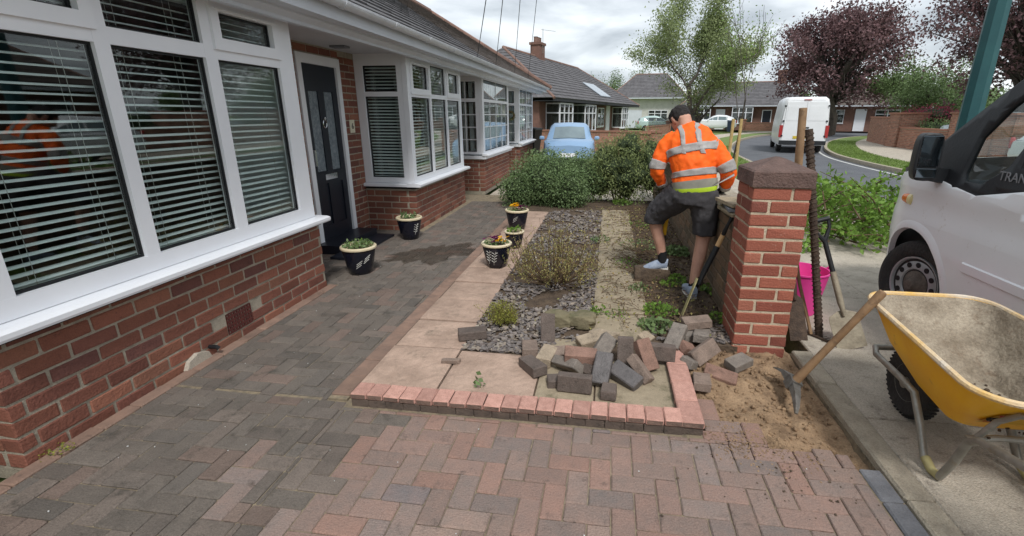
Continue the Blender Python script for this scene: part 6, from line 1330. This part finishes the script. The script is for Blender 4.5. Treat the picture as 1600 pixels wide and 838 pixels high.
# ================================================================== bungalows beyond
def bay_unit(parent, o, ang, w, z0, z1, n=3, dark=False):
    window(parent, o, ang, w, z0, z1, [((w / n) * i + .04, (w / n) * (i + 1) - .04) for i in range(n)], z0 + (z1 - z0) * .68, low=.06, top=.06, tb=.06)
def far_house(name, label, loc, rz, W, D, wall_h, roof_h, units, roofmat, brick, hip=2.5, hip2=None, chim=None, eave=.35, white_fascia=True, lead_panel=None):
    """local frame: front along +x, facing -y"""
    e = thing(name, label, 'house', loc, rz); T = Matrix.Translation(Vector(loc)) @ rotz(rz); m = MB()
    m.box(0, W, .02, .12, 0, wall_h, 0, T); m.box(0, .1, .12, D, 0, wall_h, 0, T); m.box(W - .1, W, .12, D, 0, wall_h, 0, T); m.box(.1, W - .1, D - .1, D, 0, wall_h, 0, T); wl_ = m.build('wall', brick, e)
    for (kind, x0, x1, z0, z1) in units:
        o2 = T @ Vector((x0, -.06, 0))
        if kind == 'bay':
            m = MB(); m.box(x0, x1, -.75, .02, 0, z0, 0, T); bw = m.build('bay', brick, e); m = MB(); m.box(x0 + .08, x1 - .08, -.6, .0, z0, z1, 0, T); m.build('room_behind', M['interior'], bw)
            bay_unit(bw, T @ Vector((x0, -.75, 0)), rz, x1 - x0, z0, z1, 3); bay_unit(bw, T @ Vector((x0 + .001, .0, 0)), rz - rad(90), .74, z0, z1, 1); bay_unit(bw, T @ Vector((x1 - .001, -.74, 0)), rz + rad(90), .74, z0, z1, 1)
            MB().box(x0 - .06, x1 + .06, -.84, -.6, z0 - .06, z0, 0, T).build('sill', M['white'], bw)
        elif kind == 'win':
            wo = MB().box(x0 - .04, x1 + .04, -.05, .02, z0 - .06, z0, 0, T).build('window', M['white'], e); MB().box(x0, x1, .0, .018, z0, z1, 0, T).build('room_behind', M['interior'], wo); bay_unit(wo, T @ Vector((x0, -.08, 0)), rz, x1 - x0, z0, z1, max(1, int((x1 - x0) / .7)))
        elif kind == 'door':
            do = MB().box(x0, x1, -.03, .02, z0, z1, 0, T).build('door', M['door'] if z1 < 2.05 else M['white'], e); MB().box(x0 - .07, x0, -.05, .02, z0, z1, 0, T).box(x1, x1 + .07, -.05, .02, z0, z1, 0, T).box(x0 - .07, x1 + .07, -.05, .02, z1, z1 + .07, 0, T).build('door_frame', M['white'], do)
        elif kind == 'garage':
            MB().box(x0, x1, -.03, .02, z0, z1, 0, T).build('garage_door', M['white_dull'], e)
    fe = MB(); fe.box(-eave, W + eave, -eave - .5, -eave - .46, wall_h, wall_h + .16, 0, T).build('fascia', M['white_dull'] if white_fascia else M['trim'], e); MB().box(-eave, W + eave, -eave - .46, .1, wall_h, wall_h + .03, 0, T).build('soffit', M['white_dull'] if white_fascia else M['trim'], e)
    ea, eb = (eave if hip > .1 else 0), (eave if hip2 is None or hip2 > .1 else 0); A = [T @ Vector(p) for p in ((-ea, -eave - .52, wall_h + .14), (W + eb, -eave - .52, wall_h + .14), (W + eb, D + eave, wall_h + .14), (-ea, D + eave, wall_h + .14))]; B = [T @ Vector(p) for p in ((hip, D / 2, wall_h + roof_h), (W - (hip if hip2 is None else hip2), D / 2, wall_h + roof_h))]
    m = MB(); m.add(A + B, [(0, 1, 5, 4), (1, 2, 5), (2, 3, 4, 5), (3, 0, 4), (3, 2, 1, 0)]); ro = m.build('roof', roofmat, e)
    t = roof_rows(A[0], A[1], B[0], B[1], 16, .4, .03); 
    for (a, b, c, d) in ((A[3], A[0], B[0], B[0]), (A[1], A[2], B[1], B[1])): q = roof_rows(a, b, c, d, 16, .4, .03); t.add(q.v, q.f)
    tag(t.build('roof_tiles', roofmat, ro), kind='stuff'); ridge_tiles(ro, B[0], B[1], M['ridge'], .09, .5)
    for a, b, hh_ in ((A[0], B[0], hip), (A[1], B[1], hip if hip2 is None else hip2)):
        if hh_ > .1: ridge_tiles(ro, a, b, M['ridge'], .07, .5)
    if chim:
        cx_, cy_, cw, ctop = chim; m = MB(); m.box(cx_, cx_ + cw, cy_, cy_ + .6, wall_h + roof_h * .4, ctop, 0, T); m.box(cx_ - .06, cx_ + cw + .06, cy_ - .06, cy_ + .66, ctop, ctop + .14, 0, T); ch = m.build('chimney', brick, ro)
    return e, T
hc, Tc = far_house('bungalow', 'grey roofed bungalow with brick chimney beyond the blue car', (-3.3, 23.2, 0), rad(76), 9.0, 6.2, 2.15, 2.75, [('bay', .8, 2.8, .65, 2.1), ('door', 3.4, 4.2, .05, 2.03), ('bay', 5.0, 7.2, .65, 2.1)], M['roof'], M['brick_distant'], 2.6, .05, (6.9, 2.8, .85, 5.55), white_fascia=False)
hn, Tn = far_house('bungalow', 'next bungalow joined on under the same long grey roof, with the pale roof panel', tuple(Tc @ Vector((9.02, 0, 0))), rad(76), 10.5, 6.2, 2.15, 2.75, [('win', 1.0, 2.6, .8, 2.0), ('door', 3.4, 4.2, .05, 2.1), ('bay', 5.2, 7.4, .65, 2.1)], M['roof'], M['brick_distant'], .05, 4.2, white_fascia=False)
# chimney pots and aerial
for k in range(3): o = MB().lathe([(.13, 0), (.12, .25), (.14, .3), (.1, .3)], 12, Tc @ Vector((7.02 + k * .28, 3.1, 5.69))).build('chimney_pot', M['ridge']); tag(o, ('leftmost terracotta chimney pot', 'middle terracotta chimney pot', 'rightmost terracotta chimney pot')[k], 'chimney pot', 'pots on the chimney')
ae = thing('aerial', 'thin television aerial on the brick chimney', 'aerial', tuple(Tc @ Vector((7.3, 2.75, 5.5)))); q = Tc @ Vector((7.3, 2.75, 5.1)); MB().tube([q, q + Vector((0, 0, 1.35))], .015, 6).build('mast', M['galv'], ae); MB().tube([q + Vector((-.1, 0, 1.3)), q + Vector((.75, .1, 1.2))], .01, 5).build('boom', M['galv'], ae)
for k in range(8): c = q + Vector((-.05 + k * .1, .01 * k, 1.295 - .012 * k)); MB().tube([c - Vector((0, .22, .02)), c + Vector((0, .22, .02))], .006, 4).build('element', M['galv'], ae)
# solar panels on that roof
sp = thing('solar_panel', 'pale roof light panel on the far slope of the grey roof', 'solar panel', tuple(Tc @ Vector((8.8, 1, 3)))); e0 = Vector((0, -.87, 2.29)); e1 = Vector((0, 3.1, 4.9)); d = (e1 - e0); nrm = Vector((0, -d.z, d.y)).normalized(); m = MB()
for k in range(2):
    P4 = [Tc @ (Vector((9.6 + k * 1.3 + u * 1.15, 0, 0)) + e0 + d * v + nrm * .09) for u, v in ((0, .14), (1.1, .14), (1.1, .46), (0, .46))]; P5 = [p - Vector((0, 0, .05)) for p in P4]; MB().add(P4 + P5, [(0, 1, 2, 3), (0, 4, 5, 1), (1, 5, 6, 2), (2, 6, 7, 3), (3, 7, 4, 0)]).build('panel', P('solar_glass', S(150, 160, 170), None, .12, spec=.9), sp)
far_house('bungalow', 'bungalow with white fascia across the bend, white bays and red front door', (8.2, 58.5, 0), rad(-14), 12.5, 8, 2.45, 2.7, [('bay', .9, 3.0, .7, 2.35), ('door', 3.6, 4.4, .05, 2.1), ('bay', 5.2, 7.3, .7, 2.35), ('door', 8.3, 9.1, .05, 2.03), ('win', 9.6, 11.6, .8, 2.1)], M['roof'], M['brick_distant'], 2.5, None, (9.5, 3.6, .9, 6.2))
far_house('house', 'white and brick house with a garage behind the street trees', (.2, 62.0, 0), rad(-8), 8.5, 7, 3.4, 3.0, [('garage', .8, 3.6, .05, 2.1), ('win', 4.4, 6.6, .9, 2.1)], M['roof'], P('pale_render', S(206, 204, 198), S(186, 184, 178), .9, 3), 2.4)
far_house('bungalow', 'low dark roofed bungalow right of the white fascia one', (20.6, 55.2, 0), rad(-22), 9, 8, 2.4, 2.6, [('win', 1, 3, .8, 2.1), ('door', 4, 4.8, .05, 2.1), ('win', 5.6, 7.6, .8, 2.1)], M['roof_brown'], M['brick_distant'], 2.4)
far_house('bungalow', 'brick bungalow with dark porch at the right edge behind the wall', (19.2, 21.0, 0), rad(-80), 13, 9, 2.5, 3.0, [('win', 1.2, 3.2, .8, 2.1), ('door', 4, 4.9, .05, 2.1), ('win', 6, 8, .8, 2.1), ('win', 9.5, 11.5, .8, 2.1)], M['roof_brown'], M['brick_distant'], 2.6)
# ================================================================== walls across the road
def far_wall(name, label, A, B, h, pier_a=True, pier_b=True, ph=1.55, pw=.5, joined=True):
    A, B = Vector(A), Vector(B); d = B - A; L = d.length; ang = math.atan2(d.y, d.x); e = thing(name, label, 'wall', tuple(A)); T = Matrix.Translation(A) @ rotz(ang); c = MB(); c.box(.006, L - .006, .006, .2, -.1, h - .02, 0, T); core = c.build('core', M['mortar'], e)
    mb = MB(); brick_face(None, A, ang, L, 0, int(h / .075), None, 'f', .225, .064, .011, as_objs=False, mb=mb); tag(mb.build('bricks', M['brick_far'], core), kind='stuff'); MB().box(0, L, -.03, .24, h - .02, h + .05, 0, T).build('coping', M['brick_far'], e)
    for on, u in ((pier_a, 0), (pier_b, L - pw)):
        if not on: continue
        pm = MB(); pm.box(u + .006, u + pw - .006, -.08 + .006, pw - .1, -.1, ph - .02, 0, T); pr = pm.build('pier', M['mortar'], e); mb = MB()
        o1 = T @ Vector((u, -.08, 0)); brick_face(None, o1, ang, pw, 0, int(ph / .075), None, 'f', .225, .064, .011, as_objs=False, mb=mb); o2 = T @ Vector((u, pw - .1, 0)); brick_face(None, o2, ang - rad(90), pw - .02, 0, int(ph / .075), None, 'f', .225, .064, .011, as_objs=False, mb=mb, first_half=1); o3 = T @ Vector((u + pw, -.08, 0)); brick_face(None, o3, ang + rad(90), pw - .02, 0, int(ph / .075), None, 'f', .225, .064, .011, as_objs=False, mb=mb, first_half=1)
        tag(mb.build('pier_bricks', M['brick_far'], pr), kind='stuff'); MB().box(u - .05, u + pw + .05, -.13, pw - .05, ph - .02, ph + .06, 0, T).build('pier_cap', M['brick_far'], pr)
    return e
far_wall('brick_wall', 'curved corner of the tall brick wall, darker end piece left of the first pier', (16.3, 34.0, 0), (14.9, 29.0, 0), 1.45, False, False)
far_wall('brick_wall', 'brick wall between two tall piers, dipping low behind the van mirror', (14.75, 28.7, 0), (14.0, 21.6, 0), .95, True, True, 1.65, 1.3)
far_wall('brick_wall', 'brick wall continuing right behind the windscreen of the near van', (14.0, 20.2, 0), (13.8, 8.0, 0), .95, True, True, 1.6, .9)
far_wall('brick_wall', 'orange brick wall far beyond the road bins', (24, 66, 0), (44, 78, 0), 1.4, True, True, 1.8, .5)
far_wall('brick_wall', 'brick wall with gate posts left of the far bins', (19.0, 62.0, 0), (23, 65.2, 0), 1.2, True, True, 1.9, .5)
far_wall('brick_wall', 'low garden wall of the white fascia bungalow', (13.8, 55.0, 0), (19.5, 52.2, 0), .8, True, True, 1.1, .4)
far_wall('brick_wall', 'low brown wall under the iron railings', (2.8, 37.5, 0), (5.4, 46, 0), .7, False, True, 1.0, .4)
far_wall('brick_wall', 'dark boundary wall behind the blue car', (-4.2, 22.6, 0), (2.2, 21.2, 0), .85, False, False)
far_wall('brick_wall', 'low brown garden wall beyond the looser shrub', (1.6, 21.2, 0), (2.7, 30, 0), .65, True, False, .8, .4)
for k, (x, y, h) in enumerate(((14.9, 26.3, 1.35), (14.4, 22.9, 1.5), (14.5, 19.3, 1.6))): 
    hedge(('low shrub over the dip of the far brick wall', 'leafy shrub beside the right-hand brick pier', 'green shrub behind the wall near the near van')[k], [((x + .7, y, h * .62), (.7, 1.3, h * .5), 1)], 1500, .1, M['leaf_hedge'], 20 + k, stem=(x + .7, y), nm='garden_shrub')
hedge('crimson leaved shrub over the left brick pier', [((16.3, 28.0, 1.55), (1.0, 2.0, .55), 1)], 2600, .12, M['leaf_red'], 31, .35, (16.3, 28.0), 'red_shrub', .3, .4, .9)
hedge('dark red shrub farther left beyond the wall end', [((24.5, 62.0, 1.5), (1.6, 2, .8), 1)], 1500, .2, M['leaf_red'], 37, .35, (24.5, 62), 'red_shrub', .3, .4, .9)
# ================================================================== wheelie bins
def bin_(label, loc, rz, col):
    e = thing('wheelie_bin', label, 'bin', loc, rz, 'wheelie bins put out'); k = 'bin' + str(col); M.setdefault(k, P('bin_plastic', S(*col), None, .5, 4))
    m = MB(); m.loft([[Vector((sx * a, sy * b, z)) for sx, sy in ((-1, -1), (1, -1), (1, 1), (-1, 1))] for a, b, z in ((.22, .24, .06), (.28, .34, .98), (.3, .36, 1.0))]); m.build('body', M[k], e, False, False); m = MB(); m.loft([[Vector((sx * .31, y, z)) for sx in (-1, 1) for y, z in (((-.38, 1.0), (.36, 1.0)) if sx < 0 else ((.36, 1.0), (-.38, 1.0)))], [Vector((sx * .28, y, z)) for sx in (-1, 1) for y, z in (((-.34, 1.06), (.3, 1.1)) if sx < 0 else ((.3, 1.1), (-.34, 1.06)))]]); m.build('lid', M[k], e, False, False)
    for s in (-1, 1): MB().lathe([(.1, -.03), (.1, .03)], 14, T=TR((s * .24, .26, .1), (0, 90, 0))).build('wheel', M['seal'], e, False, False)
    return e
bin_('dark blue bin on the far verge, left one of the pair past the bend', (25.4, 58.5, 0), .2, (38, 50, 78)); bin_('dark blue bin on the far verge, right one of the pair past the bend', (28.2, 60.8, 0), .4, (36, 46, 70)); bin_('blue bin by the low wall left of the road van', (17.6, 52.0, 0), -.3, (44, 60, 86)); bin_('blue-black bin between the white car and the tree stakes', (11.3, 49.0, 0), -.2, (46, 56, 74)); bin_('black bin against the bungalow wall behind the rounded shrub', (-3.0, 18.8, 0), 1.2, (34, 34, 36))
# ================================================================== cars
def car(name, label, loc, rz, col, L=4.0, Wd=1.72, H=1.5, cat='car', front_plate=True, suv=False):
    e = thing(name, label, cat, loc, rz); paint = P('car_paint', S(*col), None, .25, 2, spec=.6); hw = Wd / 2   # local: nose towards -y
    zb = .22; st = [(-L / 2, .62, .42, .80), (-L / 2 + .12, .72, .34, .92), (-L / 2 + .5, .80, .28, .98), (-L * .22, .84, .26, .97), (0, .86, .26, .96), (L * .3, .85, .26, .97), (L / 2 - .18, .80, .28, .95), (L / 2, .70, .42, .88)]
    k = Wd / 1.72; zz = H / 1.5; m = MB(); rings = []
    for (y, a, z0, z1) in st:
        a *= k; z1 *= zz * (1.04 if suv else 1); rings.append([Vector((x, y, z)) for x, z in ((-a * .9, z0), (-a, z0 + .12), (-a, (z0 + z1) / 2), (-a * .97, z1 - .06), (-a * .86, z1), (0, z1 + .035), (a * .86, z1), (a * .97, z1 - .06), (a, (z0 + z1) / 2), (a, z0 + .12), (a * .9, z0))])
    body = m.loft(rings).build('body', paint, e, True, False)
    g = MB(); gr = [(-L * .235, .74, .95), (-L * .06, .66, 1.36), (L * .05, .65, 1.47), (L * .25, .63, 1.44), (L * .42, .60, 1.22), (L * .455, .66, .96)]; rings = []
    for (y, a, zt) in gr: a *= k; zt *= zz; rings.append([Vector((x, y, z)) for x, z in ((-.76 * k, .93 * zz), (-a, max(.94 * zz, zt - .1)), (-a * .8, zt), (0, zt + .02), (a * .8, zt), (a, max(.94 * zz, zt - .1)), (.76 * k, .93 * zz))])
    g.loft(rings).build('cabin', paint, e, True, False)
    gl = P('car_glass', S(120, 136, 140), S(96, 110, 116), .08, 1.5, spec=.9)
    def gp(nm, A, B, off):
        A, B = [Vector(p) + Vector(off) for p in A], [Vector(p) + Vector(off) for p in B]; MB().loft([A, B], 0, False, False).build(nm, gl, e, False, False)
    def band(r0, r1, t, q=.9): return [Vector((p.x * q, p.y, p.z)) for p in (r0[n_].lerp(r1[n_], t) for n_ in (2, 3, 4))]
    gp('windscreen', band(rings[0], rings[1], .08), band(rings[0], rings[1], .93), (0, -.014, .014)); gp('rear_window', band(rings[4], rings[5], .1), band(rings[4], rings[5], .8), (0, .02, .012))
    for s in (-1, 1):
        lo_, hi_ = (0, 1) if s < 0 else (6, 5)
        for (ra, rb, t0, t1) in ((0, 1, .45, .95), (1, 2, .02, .95), (2, 3, .08, .98), (3, 4, .02, .5)):
            def sd(t): a_, b_ = rings[ra][lo_].lerp(rings[rb][lo_], t), rings[ra][hi_].lerp(rings[rb][hi_], t); return [a_.lerp(b_, .18), a_.lerp(b_, .9)]
            gp('side_window', sd(t0), sd(t1), (s * .012, 0, 0))
        MB().cbox(.16, .1, .12, .035, T=TR((s * (hw + .04), -L * .17, 1.0 * zz))).build('door_mirror', paint, e, False, False)
        MB().cbox(.3, .12, .14, .04, T=TR((s * hw * .68, -L / 2 + .13, .70 * zz), (0, 0, s * 22))).build('headlight', M['chrome'], e, False, False); MB().cbox(.16, .08, .3, .03, T=TR((s * hw * .82, L / 2 - .05, .84 * zz), (0, 0, -s * 18))).build('tail_light', M['tail'], e, False, False)
        for y in (-L * .31, L * .31):
            T = TR((s * (hw - .1), y, .3), (0, s * 90, 0)); wh = MB().lathe([(.19, -.09), (.28, -.09), (.3, -.05), (.3, .05), (.28, .09), (.19, .09)], 24, T=T).build('wheel', M['tyre'], e, True, False); MB().lathe([(.2, .04), (.19, .085), (.06, .07), (.01, .075)], 20, T=T).build('rim', M['wheel_grey'], wh, True, False)
    MB().box(-.26, .26, -L / 2 - .012, -L / 2 + .05, .46, .57).build('number_plate', M['white'], e, False, False); MB().box(-.5, .5, -L / 2 - .006, -L / 2 + .06, .34, .43).build('lower_grille', M['seal'], e, False, False)
    MB().box(-.26, .26, L / 2 - .05, L / 2 + .012, .62, .73).build('number_plate', M['plate_y'], e, False, False); return e
M['tail'] = P('tail_lamp', S(168, 40, 40), None, .2, spec=.7); M['plate_y'] = P('yellow_plate', S(214, 188, 60), S(196, 170, 56), .6, 30)
car('parked_car', 'light blue hatchback parked on the drive behind the shrubs', (-1.3, 16.2, -.1), rad(4), (132, 162, 194), 3.8, 1.66, 1.42)
car('parked_car', 'silver green hatchback behind the iron railings', (4.7, 51.5, 0), rad(96), (168, 188, 184), 4.1, 1.75, 1.5)
car('parked_car', 'white car with its tail to the road by the white fascia bungalow', (11.0, 54.5, 0), rad(-100), (226, 228, 230), 4.2, 1.8, 1.6, suv=True)
car('parked_car', 'silver blue car half hidden behind the far brick wall', (17.4, 25.0, 0), rad(-86), (176, 186, 192), 4.2, 1.8, 1.75, suv=True)
car('parked_car', 'white car seen through the near van\'s door glass', (11.9, 13.3, 0), rad(4), (228, 230, 232), 4.1, 1.76, 1.5)
# railings in front of the farther bungalow
rl = thing('railings', 'black iron railings before the silver green car', 'railings', (3.6, 44, .7))
a, b = Vector((2.9, 38.2, .72)), Vector((5.3, 45.6, .72))
for z in (.08, .55): MB().tube([a + Vector((0, 0, z)), b + Vector((0, 0, z))], .018, 5).build('rail', M['seal'], rl)
for k in range(50): c = a.lerp(b, k / 49); MB().tube([c, c + Vector((0, 0, .62))], .011, 4).build('bar', M['seal'], rl)
# white stones edging the next garden
# ================================================================== white van in the road
rv = thing('panel_van', 'tall white van seen from behind, parked at the far kerb of the road', 'van', (9.35, 26.6, GZ), rad(-13)); Lv, Wv, Hv = 5.6, 1.93, 2.5
secs = [(-Lv / 2, .93, .40, 2.36), (-Lv / 2 + .1, .97, .36, 2.47), (-1, .98, .36, 2.52), (1.2, .98, .36, 2.5), (1.7, .96, .36, 2.3), (2.15, .94, .36, 1.5), (2.7, .86, .36, 1.15), (2.8, .75, .42, .8)]; m = MB()
m.loft([[Vector((x, y, z)) for x, z in ((-a * .96, z0), (-a, z0 + .2), (-a, z0 + (z1 - z0) * .5), (-a * .93, z1 - .32), (-a * .86, z1 - .1), (-a * .72, z1), (a * .72, z1), (a * .86, z1 - .1), (a * .93, z1 - .32), (a, z0 + (z1 - z0) * .5), (a, z0 + .2), (a * .96, z0))] for (y, a, z0, z1) in secs]); m.build('body', M['van'], rv, True, False); yb = -Lv / 2 - .004
for s in (-1, 1):
    x0, x1 = (-.86, -.006) if s < 0 else (.006, .86); dr = MB().prism([(x0, .55), (x1, .55), (x1 * (1 if s < 0 else .93), 2.26), (x0 * (.93 if s < 0 else 1), 2.26)], 1, yb - .03, yb + .02).build('rear_door', M['van'], rv, False, False)
    MB().prism([(x0 + .09, 1.45), (x1 - .09, 1.45), (x1 - .12, 2.08), (x0 + .12, 2.08)], 1, yb - .04, yb - .028).build('pressed_panel', M['van'], dr, False, False)
    for z in (.75, 1.4, 2.05): MB().box(s * .87 - .04, s * .87 + .04, yb - .045, yb - .02, z, z + .07).build('hinge', M['trim'], dr, False, False)
    MB().box(s * .93 - .07, s * .93 + .07, yb - .03, yb + .05, .72, 1.25).build('tail_light', M['tail'], rv, False, False)
    for y in (-1.75, 1.85): T = TR((s * .84, y, .34), (0, s * 90, 0)); MB().lathe([(.2, -.1), (.31, -.1), (.34, 0), (.31, .1), (.2, .1), (.05, .06)], 28, T=T).build('wheel', M['tyre'], rv, True, False)
MB().box(-.95, .95, yb - .13, yb + .05, .40, .58).build('bumper', M['trim'], rv, False, False); pl = MB().box(-.4, .12, yb - .045, yb - .03, .66, .78).build('number_plate', M['plate_y'], rv, False, False); MB().box(-.04, .2, yb - .06, yb - .03, 1.12, 1.18).build('door_handle', M['trim'], rv, False, False); MB().box(-.15, .15, yb - .03, yb + .05, 2.33, 2.37).build('brake_light', M['tail'], rv, False, False)
# ================================================================== cut branches heaped on the footway
br = thing('branch_heap', 'heap of freshly cut leafy green branches on the footway before the near van', 'branches', (3.1, 6.5, 0)); m = MB(); P0 = []
for k in range(70):
    bx, by = random.uniform(2.55, 3.8), random.uniform(5.9, 8.0); az = random.uniform(0, 6.28); l = random.uniform(.5, 1.2); el = random.uniform(-.05, .75); q = Vector((bx, by, random.uniform(.02, .42))); d = Vector((math.cos(az) * math.cos(el), math.sin(az) * math.cos(el), math.sin(el))); pts = [q, q + d * l * .5 + Vector((0, 0, .03)), q + d * l - Vector((0, 0, .06))]
    pts = [Vector((min(max(p.x, 2.35), 4.2), max(5.75, p.y), min(max(p.z, .015), .92))) for p in pts]; m.tube(pts, [.012, .008, .003], 5)
    for _ in range(75): t = random.uniform(.15, 1); a_ = pts[0].lerp(pts[1], t * 2) if t < .5 else pts[1].lerp(pts[2], t * 2 - 1); P0.append((a_.x + random.gauss(0, .06), a_.y + random.gauss(0, .06), max(.01, a_.z + random.gauss(0, .05))))
m.build('branches', M['twig'], br); leaf_obj('leaves', P0, .075, M['leaf_fresh'], br, .55, .2)
# drain stain and stray weeds
# second worker standing out of the picture on the right, mirrored in the near bay
def copy_tree(o, parent=None):
    c = o.copy(); COL.objects.link(c); inv = o.matrix_parent_inverse.copy(); c.parent = parent; c.matrix_parent_inverse = inv
    for ch in list(o.children): copy_tree(ch, c)
    return c
w2 = copy_tree(worker); w2.location = (2.0, .55, -.02); w2.rotation_euler = (0, 0, rad(30)); w2['label'] = 'second worker in orange, outside the picture and mirrored in the near window'; w2['group'] = 'workers'; worker['group'] = 'workers'
